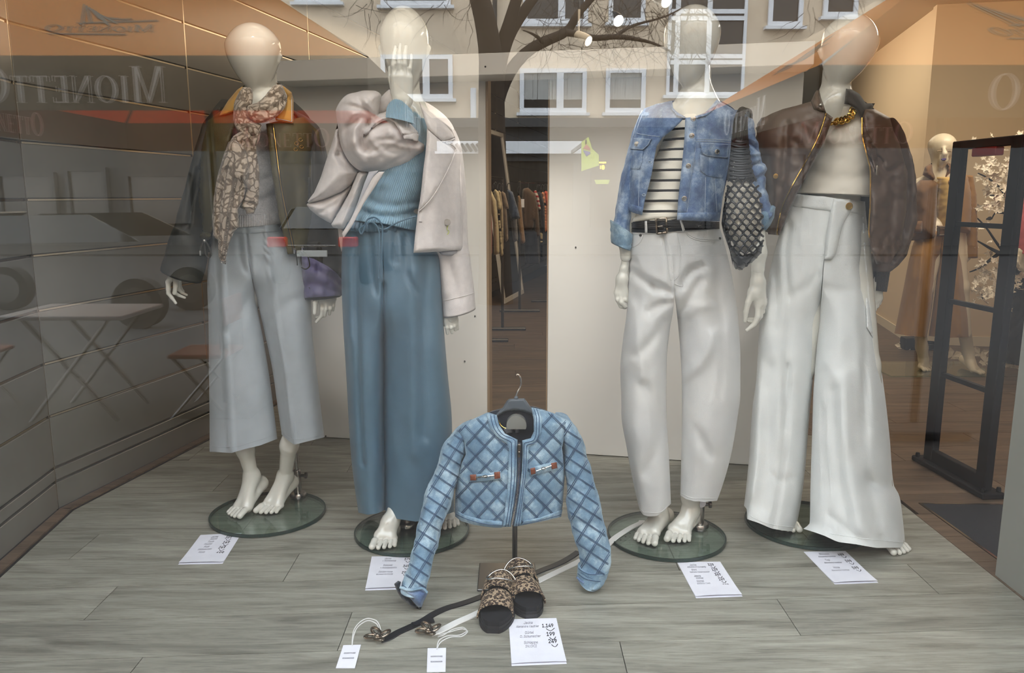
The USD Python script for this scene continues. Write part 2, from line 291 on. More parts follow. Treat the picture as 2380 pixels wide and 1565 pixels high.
def wood(name, c1, c2, c3, dark):
    n = {'g': ('geometry', {}), 'm': ('mapping', {'scale': (1.0, 9.0, 9.0), 'rotation': (0, 0, -.06)}), 'o': ('object_info', {}), 'mul': ('math', {'math_type': 'multiply', 'value2': 37.0}), 'cx': ('combine_xyz', {}),
         'add': ('vector_math', {'math_type': 'add'}), 'n': ('noise_texture', {'scale': 2.2, 'detail': 7, 'roughness': .62, 'distortion': .8}), 'r': ('rgb_ramp', {'ramp': [(.28, lin(*c1)), (.5, lin(*c2)), (.72, lin(*c3))]}),
         'm2': ('mapping', {'scale': (5, 90, 90), 'rotation': (0, 0, -.06)}), 'n2': ('noise_texture', {'scale': 1.5, 'detail': 5, 'roughness': .75}), 'r2': ('rgb_ramp', {'ramp': [(.36, (dark, dark, dark)), (.52, (1, 1, 1))]}),
         'mx': ('mix_color', {'blend_type': 'multiply', 'fac': .75}), 'mr': ('map_range', {'to_min': .88, 'to_max': 1.1}), 'h': ('hsv', {}), 'b': ('bump', {'strength': .25, 'distance': .0015}), 'p': ('principled_bsdf', {'roughness': .42})}
    L = [('g.position', 'm.vector'), ('o.random', 'mul.value1'), ('mul.value', 'cx.x'), ('mul.value', 'cx.y'), ('m.vector', 'add.vector1'), ('cx.vector', 'add.vector2'), ('add.vector', 'n.vector'), ('n.fac', 'r.fac'), ('g.position', 'm2.vector'), ('m2.vector', 'n2.vector'),
         ('n2.fac', 'r2.fac'), ('r.color', 'mx.a'), ('r2.color', 'mx.b'), ('o.random', 'mr.value'), ('mr.result', 'h.value'), ('mx.result', 'h.color'), ('h.color', 'p.base_color'), ('n2.fac', 'b.height'), ('b.normal', 'p.normal')]
    return usdkit.material(stage, '/World/Looks/' + name, n, L, surface='p.BSDF')
M['floor_grey'] = wood('floor_grey', (108, 105, 95), (144, 142, 131), (170, 168, 156), .6)
M['floor_brown'] = wood('floor_brown', (76, 62, 50), (102, 84, 68), (120, 101, 83), .6)  # floor_grey wood again, the warmer, dimmer shop light put into its colour
def pane(name, r0, tint=(1, 1, 1)):
    n = {'lw': ('layer_weight', {'blend': .5}), 'pw': ('math', {'math_type': 'power', 'value2': 5.0}), 'ma': ('math', {'math_type': 'multiply_add', 'value2': 1 - r0, 'value3': r0}), 't': ('transparent_bsdf', {'color': tint}), 'gl': ('glossy_bsdf', {'color': (1, 1, 1), 'roughness': 0.0}), 'x': ('mix_closure', {})}
    return usdkit.material(stage, '/World/Looks/' + name, n, [('lw.facing', 'pw.value1'), ('pw.value', 'ma.value1'), ('ma.value', 'x.fac'), ('t.BSDF', 'x.closure1'), ('gl.BSDF', 'x.closure2')], surface='x.closure')
M['pane'] = pane('window_glass', .092)
M['pane_green'] = pane('base_glass', .05, (.86, .93, .90))
M['glass_edge'] = mat('glass_edge', (34, 52, 48), rough=.15)
# ================================================================ SETTING
UB = np.array([.979, -.205]); VB = np.array([.205, .979])      # along the back panels (to the right) and away from the window
P0 = np.array([-.98, 4.012])
def onplane(px, py, off=0.0):                                  # point on the vertical plane of the back panels, off metres in front of it
    r = ray([(px, py)])[0]; o = P0 - VB * off; t = (o @ VB) / (r[:2] @ VB); return np.array([0, 0, EYE]) + t * r
def sval(p): return (p[:2] - P0) @ UB
def obox(s0, s1, w0, w1, z0, z1, org=P0, u=UB, v=VB, bev=0):     # box in the rotated frame of the shop
    m = box(s0, s1, w0, w1, z0, z1, bev); R = np.array([[u[0], v[0], 0], [u[1], v[1], 0], [0, 0, 1]]); return xf(m, R, (org[0], org[1], 0))
C1 = fl(2115, 799)[:2]; CEIL = 2.75
# ---- floor: planks
floor = thing('floor', 'grey-brown wood plank floor of the shop window and the shop', 'floor', kind='structure')
part(floor, 'subfloor', box(-3, 6, 1.6, 16, -.30, -.0115), M['black'])
wallA = [(-1.66, 1.60), (-1.83, 3.044)]
region1 = Polygon([(-1.655, 1.62), (-1.825, 3.044), (-1.44, 4.85), (-1.30, 4.85), (1.604, 4.05), (1.604, 1.62)])
region2 = Polygon([(-1.30, 4.86), (1.606, 4.06), (1.606, 1.62), (5.2, 1.62), (5.2, 7.3), (-.9, 7.3)])
matpoly = Polygon([(1.70, 2.2), (3.1, 2.12), (3.1, 3.07), (1.675, 3.115)])
for reg, mname in ((region1, 'floor_grey'), (region2.difference(matpoly), 'floor_brown')):
    for k in range(-8, 30):
        y0 = 2.27 + .21 * k
        for j in range(-3, 5):
            x0 = -2.6 + 1.32 * j + (k * .527) % 1.32
            ends = {1: (-.5, .84)}.get(0)
            q = Polygon([(x0 + .0012, 0.0012), (x0 + 1.3188, .0012), (x0 + 1.3188, .2088), (x0 + .0012, .2088)])
            q = affinity.translate(affinity.affine_transform(q, [1, 0, .06, 1, 0, 0]), 0, y0).intersection(reg)
            for g in (q.geoms if hasattr(q, 'geoms') else [q]):
                if g.geom_type == 'Polygon' and g.area > .004: part(floor, 'plank', xf(extr(g, .0115), t=(0, 0, -.0115)), M[mname], smooth=False)
deep = Polygon([(-.9, 7.3), (5.2, 7.3), (5.2, 15.5), (1.2, 15.5)])
part(floor, 'far_floor', xf(extr(deep, .0115), t=(0, 0, -.0115)), M['floor_brown'], smooth=False)
# ---- left wall: slat panels, metal inserts, joint strips
def wall_panels(name, pts, label, zs, mat_, zmax=CEIL, thick=.018, strip='metal_strip'):
    w = thing(name, label, 'wall', kind='structure')
    for a, b in zip(pts[:-1], pts[1:]):
        a, b = np.array(a), np.array(b); L = np.linalg.norm(b - a); u = (b - a) / L; v = np.array([-u[1], u[0]])   # v points away from the room (left wall runs away from the viewer)
        part(w, 'backing', obox(0, L, thick, thick + .08, -.0, zmax, a, u, v), M['slat'], False)
        for z0, z1 in zip(zs[:-1], zs[1:]):
            part(w, 'slat_panel', obox(.004, L - .004, 0, thick, z0 + .006, z1 - .006, a, u, v, .0015), mat_, False)
            if z0 > .3: part(w, 'groove_insert', obox(.012, L - .012, .006, thick - .001, z0 - .0045, z0 + .002, a, u, v), M[strip], False)
        part(w, 'joint_strip', obox(L - .004, L + .004, .001, thick, 0.0, zmax, a, u, v), M[strip], False)
    return w
rows = [0.0, .118] + [1.235 + .212 * k for k in range(-5, 8)]
lineB = lambda Y: (-1.83 + .2147 * (Y - 3.044), Y)
wall_panels('wall_left', [(-1.66, 1.60), (-1.83, 3.044), lineB(4.10), lineB(5.42), lineB(6.7), lineB(8.0), lineB(9.3), lineB(10.6), lineB(12.0), lineB(14.5)], 'grey slatwall with shiny metal strips in its grooves at left', rows, M['slat'])
bb = thing('baseboard_left', 'narrow wooden strip along the foot of the grey slatwall', 'baseboard', kind='structure')
for a, b in (((-1.655, 1.62), (-1.822, 3.04)), ((-1.822, 3.04), lineB(5.0))):
    a, b = np.array(a), np.array(b); L = np.linalg.norm(b - a); u = (b - a) / L; v = np.array([u[1], -u[0]])
    part(bb, 'strip', obox(0, L, .0, .045, 0.0, .008, a, u, v), M['floor_brown'], False); part(bb, 'shadow_joint', obox(0, L, .046, .055, 0.0, .002, a, u, v), M['black'], False)  # narrow black strip along the floor side of the board
# ---- back partition: two white panels, header beam
sL0, sL1, sR0 = sval(onplane(655, 260)), sval(onplane(1130, 500)), sval(onplane(1275, 500)); sR1 = sval(onplane(1868, 180))
wb = thing('wall_back', 'white display partition of two panels behind the mannequins', 'wall', kind='structure')
part(wb, 'panel', obox(sL0, sL1, 0, .055, .004, 1.84, bev=.002), M['panel_white'], False); part(wb, 'panel', obox(sR0, sR1, 0, .055, .004, 1.84, bev=.002), M['panel_white'], False)
part(wb, 'edge_trim', obox(sL1 + .0005, sL1 + .012, -.001, .057, .004, 1.84), M['panel_edge'], False); part(wb, 'edge_trim', obox(sR0 - .006, sR0 - .0005, .0, .057, .004, 1.84), M['panel_edge'], False)
for px, py in ((757, 1014), (1104, 735), (1080, 840), (1338, 575)):
    p = onplane(px, py, .003); part(wb, 'screw', trimesh.creation.icosphere(1, .004).apply_translation(p), M['steel_dark'])
OFFH = .20
hz0, hz1 = onplane(1893, 150, OFFH)[2], onplane(1893, 95, OFFH)[2]
hL, hR = sval(onplane(632, 170, OFFH)), sval(onplane(1893, 120, OFFH))
hb = thing('trim_1', 'white header beam across the top of the display partition', 'beam', kind='structure')
part(hb, 'beam', obox(hL, hR, -OFFH, -.001, hz0, hz1, bev=.002), M['panel_white'], False)
part(hb, 'screw_hole', trimesh.creation.icosphere(1, .004).apply_translation(onplane(1128, 155, OFFH + .001)), M['black'])
# ---- shop shell
ce = Polygon([(-2.2, 1.74), (5.2, 1.74), (5.2, 15.6), (-2.2, 15.6)])
single('ceiling', xf(extr(ce, .1), t=(0, 0, CEIL)), M['ceiling'], 'painted ceiling over the display and the shop', 'ceiling', False, kind='structure')
w = thing('wall_right', 'warm beige wall lit by spots behind the tan mannequin', 'wall', kind='structure')
part(w, 'side_wall', obox(0, 9, -.1, 0, 0, CEIL, C1, np.array([.21, .977]), np.array([-.977, .21])), M['wall_beige'], False)
part(w, 'rear_wall', obox(-.02, 3.0, 0, .1, 0, CEIL, C1, UB, VB), M['wall_beige'], False)
bb = thing('baseboard_right', 'cream baseboard along the beige wall', 'baseboard', kind='structure')
part(bb, 'board', obox(0, 9, .0005, .012, 0, .08, C1, np.array([.21, .977]), np.array([-.977, .21])), M['cream_matt'], False)
part(bb, 'board', obox(0, 3.0, -.012, -.0005, 0, .08, C1, UB, VB), M['cream_matt'], False)
single('wall_far', box(-2, 5.4, 14.6, 14.8, 0, CEIL), M['slat'], 'dim far wall of the shop', 'wall', False, kind='structure')
single('wall_entrance', box(5.2, 5.4, 1.6, 15, 0, CEIL), M['wall_beige'], 'side wall beyond the entrance', 'wall', False, kind='structure')
# ---- front of the shop: window glass, pillar, lintel
wn = thing('window_1', 'large shop window pane reflecting the street', 'window', (0, GLASS_Y, 0), kind='structure')
part(wn, 'pane', box(-1.66, 1.70, GLASS_Y, GLASS_Y + .012, -.10, 2.75), M['pane'], False)
single('trim_2', box(1.615, 1.80, 1.74, 2.487, -.1, CEIL, .006), M['pillar'], 'grey metal clad post between window and entrance', 'post', False, kind='structure')
mo = thing('door_1', 'glazed shop entrance beside the grey post', 'door', kind='structure')
part(mo, 'pane', box(1.80, 3.2, 1.9, 1.91, 0, 2.3), M['pane'], False); part(mo, 'frame', box(1.80, 5.2, 1.86, 1.95, 2.3, CEIL), M['pillar'], False)
sf = thing('wall_front', 'own street front around the shop window', 'wall', kind='structure')
M['own_wall'] = mat('own_plaster', (150, 146, 140), rough=.8)
part(sf, 'lintel', box(-9, 9, 1.66, 1.76, 2.74, 9), M['own_wall'], False); part(sf, 'pier', box(-9, -1.66, 1.6, 1.76, -.3, 2.74), M['own_wall'], False)
part(sf, 'pier', box(3.2, 9, 1.86, 1.98, -.3, 2.74), M['own_wall'], False); part(sf, 'plinth', box(-1.66, 1.70, 1.62, 1.78, -.3, -.10), M['own_wall'], False)
# ---- door mat set in a metal frame
M['mat'] = mat('mat_fibre', (44, 46, 52), (30, 32, 36), rough=.95, ns=400, bump=.6, bs=500)
mt = thing('door_mat', 'dark fibre entrance mat sunk in a metal frame', 'mat', (2.3, 2.6, 0))
part(mt, 'pile', xf(extr(matpoly.buffer(-.012), .012), t=(0, 0, -.0115)), M['mat'], False)
part(mt, 'frame', xf(extr(matpoly.buffer(-.002).difference(matpoly.buffer(-.012)), .0135), t=(0, 0, -.0115)), M['steel'], False)
# ================================================================ STREET (behind the viewer, seen mirrored in the pane)
def vt(p, d): v = AT(p, d); v[:, 1] = 2 * GLASS_Y - v[:, 1]; return v
def v1(x, y, d): return vt([(x, y)], d)[0]
M['asphalt'] = mat('asphalt', (44, 44, 46), (38, 38, 40), rough=.9, ns=30); M['paving'] = mat('paving', (48, 47, 46), (42, 41, 40), rough=.9, ns=3)  # both colours darkened to stand for the shade under the umbrellas
st = thing('street', 'asphalt street and pavement in front of the shop, umbrella shade put into the colour', 'street', kind='structure')
part(st, 'pavement', box(-50, 50, -4.5, 1.62, -.5, -.30), M['paving'], False); part(st, 'roadway', box(-50, 50, -18, -4.5, -.5, -.36), M['asphalt'], False); part(st, 'far_pavement', box(-50, 50, -22, -18, -.5, -.30), M['paving'], False)
M['facade'] = mat('facade_plaster', (222, 203, 178), (214, 194, 168), rough=.9, ns=1.5); M['ground_floor'] = mat('facade_ground', (66, 65, 64), rough=.8); M['frame_white'] = mat('frame_white', (225, 226, 228), rough=.5)  # ground_floor colour lowered to carry the shade at street level
M['dark_pane'] = mat('dark_pane', (60, 55, 50), rough=.15); M['curtain'] = mat('curtain', (170, 168, 162), rough=.9)
DF = 25.0; YF = 2 * GLASS_Y - DF
fb = thing('apartment_building', 'beige apartment block across the street with white window frames', 'building', (0, YF, -.3))
zc = v1(1190, 287, DF)[2]; part(fb, 'upper_wall', box(-48, 48, YF - 6, YF, zc, 21), M['facade'], False); part(fb, 'ground_floor', box(-48, 48, YF - 6, YF - .15, -.3, zc), M['ground_floor'], False)
part(fb, 'cornice', box(-48, 48, YF - .1, YF + .25, zc - .12, zc + .14), M['ground_floor'], False)
def fwin(x0, x1, y0, y1, mull=(), trans=(), curtain=False, fr=.13):
    a, b = v1(x0, y0, DF), v1(x1, y1, DF); xa, xb, za, zb = min(a[0], b[0]), max(a[0], b[0]), min(a[2], b[2]), max(a[2], b[2])
    g = Polygon([(xa, za), (xb, za), (xb, zb), (xa, zb)]); h = g.buffer(-fr, join_style='mitre')
    for m_ in mull: xm = v1(m_, y0, DF)[0]; h = h.difference(Polygon([(xm - fr * .8, za), (xm + fr * .8, za), (xm + fr * .8, zb), (xm - fr * .8, zb)]))
    for m_ in trans: zm = v1(x0, m_, DF)[2]; h = h.difference(Polygon([(xa, zm - fr * .7), (xb, zm - fr * .7), (xb, zm + fr * .7), (xa, zm + fr * .7)]))
    R = np.array([[1, 0, 0], [0, 0, 1], [0, 1, 0]], float)
    f = extr(g.difference(h), .10); f.vertices = np.stack([f.vertices[:, 0], YF + .02 + f.vertices[:, 2], f.vertices[:, 1]], 1)
    wp = part(fb, 'window', f, M['frame_white'], False); part(wp, 'pane', box(xa + .02, xb - .02, YF + .005, YF + .045, za + .02, zb - .02), M['dark_pane'], False)
    part(wp, 'sill', box(xa - .1, xb + .1, YF, YF + .22, za - .1, za - .01), M['frame_white'], False)
    if curtain:
        n = 40; xs = np.linspace(xa + fr, xb - fr, n); ys = YF + .05 + .006 * np.sin(np.arange(n) * 1.9); v = np.array([(x, y, z) for x, y in zip(xs, ys) for z in (za + fr + .25, zb - fr)]); 
        f = grid_faces(n, 2); part(wp, 'curtain', TM(np.vstack([v, v + [0, -.006, 0]]), np.vstack([f, f[:, ::-1] + len(v)])), M['curtain'])
for a in ((1208, 1362, 160, 262, (1302,), (), True), (1408, 1498, 160, 262, (), (), True), (885, 1053, 128, 230, (990,)), (1216, 1366, -70, 56, (1306,)), (1416, 1498, -70, 54), (1790, 1862, -80, 62), (1918, 1990, -80, 40), (680, 792, -120, 6), (882, 1048, -120, 14), (470, 600, -120, 6), (560, 720, 128, 230, (640,)), (250, 400, 128, 230, (330,)), (2060, 2200, 160, 262, (2130,)), (2060, 2200, -80, 55, (2130,)), (1556, 1726, -60, 222, (1578, 1652), (28, 44, 132, 146), False, .09)):
    fwin(*a)
def vbox(x0, x1, y0, y1, d, depth, bev=0):
    a, b = v1(x0, y0, d), v1(x1, y1, d); yr = 2 * GLASS_Y - d; return box(min(a[0], b[0]), max(a[0], b[0]), yr - depth, yr, min(a[2], b[2]), max(a[2], b[2]), bev)
for x0, x1, y0, y1 in ((160, 250, 398, 520), (560, 800, 380, 520), (830, 1060, 400, 520), (1120, 1330, 375, 530), (1480, 1640, 340, 530), (1700, 1860, 360, 530), (0, 130, 410, 520), (300, 440, 410, 520)):
    m = vbox(x0, x1, y0, y1, DF - .0, .3); f = part(fb, 'shop_window', m, M['dark_pane'], False)
    a, b = m.bounds; part(f, 'frame', extr(Polygon([(a[0] - .12, a[2]), (b[0] + .12, a[2]), (b[0] + .12, b[2] + .12), (a[0] - .12, b[2] + .12)]).difference(Polygon([(a[0], a[2]), (b[0], a[2]), (b[0], b[2]), (a[0], b[2])])), .2).apply_transform(np.array([[1, 0, 0, 0], [0, 0, 1, YF - .1], [0, 1, 0, 0], [0, 0, 0, 1.]])), M['ground_floor'], False)
fs = part(fb, 'fascia', vbox(1010, 1352, 328, 357, DF - .3, .12), M['frame_white'], False)
for k in range(6): part(fs, 'lettering', tube(vt([(1048 + k * 12, 334), (1060 + k * 12, 352)], DF - .33), .05, 6), M['ink'])
part(fb, 'downpipe', tube(vt([(1100, 205), (1100, 275)], DF - .15), .09, 8), M['frame_white']); part(fb, 'downpipe', tube(vt([(1150, -60), (1150, 287)], DF - .15), .07, 8), M['ground_floor'])
# green-yellow hanging sign and lit number sign
M['lime'] = mat('sign_lime', (190, 208, 70), rough=.5); M['signred'] = mat('sign_red', (196, 92, 88), rough=.5); M['signblue'] = mat('sign_blue', (92, 96, 168), rough=.5); M['signlit'] = mat('sign_lit', (255, 200, 40), rough=.5, emission_color=(1.0, .62, .05), emission_strength=7.0)
def flatsign(poly, d, th): 
    v = vt(poly, d); g = Polygon(v[:, [0, 2]]); m = extr(g, th); m.vertices = np.stack([m.vertices[:, 0], 2 * GLASS_Y - d - th + m.vertices[:, 2], m.vertices[:, 1]], 1); m.fix_normals(); return m
sg = thing('hanging_sign', 'lime green shop sign with a red and blue hexagon, across the street', 'sign', v1(1372, 360, 20))
part(sg, 'board', flatsign(PX((1352, 330), (1368, 318), (1376, 345), (1392, 360), (1392, 385), (1352, 398)), 20, .12), M['lime'], False); part(sg, 'bracket', box(*sorted((v1(1360, 330, 20)[0], v1(1364, 330, 20)[0])), YF + .27, 2 * GLASS_Y - 20, v1(1360, 330, 20)[2] - .05, v1(1360, 330, 20)[2] + .05), M['steel_dark'], False)
part(sg, 'emblem', flatsign(PX((1355, 345), (1363, 335), (1372, 345), (1372, 350)), 19.99, .02), M['signred'], False); part(sg, 'emblem', flatsign(PX((1355, 349), (1372, 353), (1372, 358), (1363, 364)), 19.99, .02), M['signblue'], False)
bs = thing('lit_sign', 'dark shop front box with yellow lit number and lime base, across the street', 'sign', v1(1400, 400, 21))
part(bs, 'board', vbox(1376, 1432, 366, 530, 21, .4), M['dark_pane'], False); part(bs, 'number', flatsign(PX((1393, 376), (1409, 376), (1409, 380), (1393, 380)), 20.98, .02), M['signlit'], False)
part(bs, 'number', flatsign(PX((1395, 385), (1397, 385), (1397, 393), (1395, 393)), 20.98, .02), M['signlit'], False)
part(bs, 'number', tube(np.vstack([vt([(1402 + 2 * math.cos(a), 389 + 4 * math.sin(a)) for a in np.linspace(0, 6.28, 13)], 20.97)]), .02, 5), M['signlit'])
part(bs, 'lime_base', flatsign(PX((1382, 418), (1418, 418), (1414, 428), (1386, 428)), 20.9, .1), M['lime'], False)
# parasols
def glyph(c):
    P_ = lambda *p: Polygon(p); bx = lambda x0, x1, y0=0, y1=1: shapely.box(x0, y0, x1, y1); sf_ = lambda x0, x1, y: shapely.box(x0, y - .02 if y > .5 else y, x1, y if y > .5 else y + .02)
    ser = lambda x0, x1: [sf_(x0, x1, 1), sf_(x0, x1, 0)]
    if c == 'M': g = [bx(.08, .115), bx(.76, .90), P_((.08, 1), (.24, 1), (.55, 0), (.47, 0)), P_((.76, 1), (.82, 1), (.52, 0), (.47, 0))] + ser(0, .2) + ser(.68, .98); w_ = 1.0
    elif c == 'I': g = [bx(.10, .24)] + ser(.02, .32); w_ = .36
    elif c == 'O': e = affinity.scale(Point(.45, .5).buffer(1, 24), .42, .51); g = [e.difference(affinity.scale(Point(.45, .5).buffer(1, 24), .27, .47))]; w_ = .92
    elif c == 'N': g = [bx(.09, .125), bx(.70, .735), P_((.06, 1), (.22, 1), (.735, 0), (.66, 0))] + ser(0, .2) + ser(.62, .82); w_ = .86
    elif c == 'E': g = [bx(.10, .24), bx(.1, .6, 0, .035), bx(.1, .58, .965, 1), bx(.1, .45, .48, .52), bx(.57, .6, 0, .2), bx(.55, .58, .8, 1), bx(.43, .46, .4, .6)] + ser(.02, .3); w_ = .68
    else: g = [bx(.28, .42), bx(.02, .68, .965, 1), bx(.02, .05, .78, 1), bx(.65, .68, .78, 1)] + [sf_(.2, .5, 0)]; w_ = .72
    return shapely.union_all(g), w_
def word(t, h):
    out, x = [], 0
    for i, ch in enumerate(t):
        s = h if i in (0, len(t) - 1) else h * .74; g, w_ = glyph(ch); out.append(affinity.translate(affinity.scale(g, s, s, origin=(0, 0)), x, 0)); x += (w_ + .06) * s
    return shapely.union_all(out), x
def canvas(name, c, tr, f=.5): return usdkit.material(stage, '/World/Looks/' + name, {'d': ('diffuse_bsdf', {'color': lin(*c)}), 't': ('translucent_bsdf', {'color': lin(*tr)}), 'x': ('mix_closure', {'fac': f})}, [('d.BSDF', 'x.closure1'), ('t.BSDF', 'x.closure2')], surface='x.closure')
M['canvas_tan'] = canvas('canvas_tan', (222, 160, 98), (240, 120, 70), .4); M['valance'] = canvas('canvas_valance', (128, 121, 108), (150, 132, 112), .25); M['valance_print'] = mat('valance_print', (240, 239, 238), rough=.8); M['canvas_print'] = mat('canvas_print', (104, 92, 78), rough=.8)
def parasol(xc, yc, half, hy, z, rise, drop, label, letters, rot_=0.0, canvas='canvas_tan', hl=.165, gap=.0):
    t = thing('market_umbrella', label, 'umbrella', (xc, yc, -.3)); c = np.array([xc, yc])
    cr = [c + np.array([half, hy]) * np.array(q) for q in ((-1, 1), (1, 1), (1, -1), (-1, -1))]; ap = np.array([xc, yc, z + rise])
    for k in range(4):
        a, b = np.r_[cr[k], z], np.r_[cr[(k + 1) % 4], z]; v = np.array([a, b, ap, a - [0, 0, .006], b - [0, 0, .006], ap - [0, 0, .006]]); m = trimesh.convex.convex_hull(v)
        pn = part(t, 'canvas_panel', m, M[canvas], False)
        Lw = np.linalg.norm((b - a)[:2]); u = (b - a)[:2] / Lw; nrm = np.array([-u[1], u[0]]); nrm = nrm if nrm @ ((a + b)[:2] / 2 - c) > 0 else -nrm
        vl = obox(0, Lw, .0, .004, z - drop, z - .001, a[:2], u, nrm); vp = part(t, 'valance', vl, M['valance'], False)
        if letters:
            wd, wl = word('MIONETTO', hl); R3 = np.eye(4); rgt = -u if (u[0] * nrm[1] - u[1] * nrm[0]) > 0 else u
            rgt = np.array([nrm[1] * -1, nrm[0]]); rgt = np.array([-nrm[1], nrm[0]])                       # reading direction seen from outside
            o = np.r_[(a[:2] + b[:2]) / 2 - nrm * .002 - rgt * (wl / 2), z - drop + .035]; m = extr(wd, .008)
            vv = m.vertices; m.vertices = o + vv[:, :1] * np.r_[rgt, 0] + vv[:, 1:2] * np.array([0, 0, 1.]) + vv[:, 2:] * np.r_[nrm, 0]; m.fix_normals(); part(vp, 'lettering', m, M['valance_print'], False)
            # logo printed on the canvas slope
            sl = np.r_[-nrm * (hy if abs(nrm[1]) > .5 else half), rise]; sl /= np.linalg.norm(sl); nn = np.cross(np.r_[rgt, 0], sl); nn = nn if nn[2] > 0 else -nn; wd2 = affinity.skew(word('MIONETTO', hl * .62)[0], 18); wl2 = wd2.bounds[2]
            crest = shapely.union_all([LineString([(x, .3 * hl + .10 + .05 * math.sin(7 * x + k)), (x + .12, .14 + .3 * hl + .03 * k)]).buffer(.006) for k, x in enumerate(np.linspace(wl2 * .3, wl2 * .7, 9))] + [LineString([(wl2 * .05, .17), (wl2 * .75, .13)]).buffer(.008), LineString([(wl2 * .2, -.04), (wl2 * .9, -.03)]).buffer(.006)])
            m = extr(shapely.union_all([wd2, crest]), .002); vv = m.vertices; o = np.r_[(a[:2] + b[:2]) / 2 - rgt * (wl2 / 2), z] + sl * .32 + nn * .003; m.vertices = o + vv[:, :1] * np.r_[rgt, 0] + vv[:, 1:2] * sl + vv[:, 2:] * nn; m.fix_normals(); part(pn, 'printed_logo', m, M['canvas_print'], False)
    part(t, 'pole', tube([(xc, yc, -.28), (xc, yc, z + rise - .02)], .028, 10), M['steel_dark']); part(t, 'foot', box(xc - .25, xc + .25, yc - .25, yc + .25, -.30, -.24, .01), M['asphalt'], False)
    for q in cr: part(t, 'rib', tube([np.r_[q, z - .01], ap - [0, 0, .03]], .012, 6), M['steel_dark'])
zv = at(500, 128, 3.9)[2]
parasol(-.685 - 1.4, 2 * GLASS_Y - 3.9 - 1.75, 1.4, 1.75, zv, .98, .25, 'tan market umbrella close behind the viewer, left in the reflection', True)
parasol(1.45 + 1.24, 2 * GLASS_Y - 3.9 - 1.24, 1.24, 1.24, at(1900, 150, 3.9)[2], .82, .24, 'tan market umbrella close behind the viewer, right in the reflection', True)
# bare street tree
M['bark'] = mat('bark', (74, 62, 52), (58, 49, 42), rough=.95, ns=20)
tr = thing('street_tree', 'bare street tree with a forked trunk, mirrored in the glass', 'tree', v1(1140, 700, 12))
def branch(pts, w, d=12.0, dz=0.0, n=20):
    q = resample(pts, n); dd = d + dz * np.linspace(0, 1, n); return tube(vt_var(q, dd), np.interp(np.linspace(0, 1, n), np.linspace(0, 1, len(w)), w) * d / FPX, 10)
def vt_var(q, dd): v = AT(q, dd); v[:, 1] = 2 * GLASS_Y - v[:, 1]; return v
trk = part(tr, 'trunk', branch(PX((1152, 720), (1148, 500), (1143, 300), (1142, 190), (1140, 130), (1128, 50), (1105, -40), (1085, -160)), (44, 38, 33, 33, 30, 26, 22, 16), n=30), M['bark'])
limbs = [((1150, 210), (1165, 120), (1185, 50), (1205, -20), (1225, -120), (22, 18, 14, 12, 9)), ((1158, 170), (1180, 90), (1215, 30), (1260, -30), (1330, -110), (16, 14, 12, 10, 7)), ((1150, 260), (1175, 185), (1225, 120), (1262, 98), (1318, 72), (1345, 30), (1385, -15), (1440, -100), (18, 15, 13, 12, 10, 8, 7, 5)), ((1316, 75), (1345, 80), (1385, 88), (1430, 85), (1500, 95), (1560, 120), (8, 7, 6, 5, 3, 2)), ((1262, 98), (1240, 80), (1215, 70), (5, 3, 1)), ((1430, 85), (1470, 60), (1540, 40), (1600, 10), (4, 3, 2, 1.5))]
for l in limbs: part(trk, 'limb', branch(l[:-1], l[-1], dz=RNG.uniform(-1.2, 1.2)), M['bark'])
tw = []
for k in range(262):
    if k < 220: x, y = RNG.uniform(1240, 1640), RNG.uniform(-30, 120)
    else: x, y = RNG.choice([RNG.uniform(1000, 1110), RNG.uniform(800, 900), RNG.uniform(1850, 2010)]), RNG.uniform(-30, 60)
    a = RNG.uniform(0.2, 2.6); q = [(x, y)]
    for j in range(6): a += RNG.normal(0, .28); q.append((q[-1][0] + 15 * math.cos(a), q[-1][1] + 15 * math.sin(a)))
    tw.append(branch(np.array(q), (.6, .25), d=12 + RNG.uniform(-1, 1), n=7))
part(tr, 'twigs', join([TM(m.vertices, m.faces) for m in tw]), M['bark'], kind='stuff')
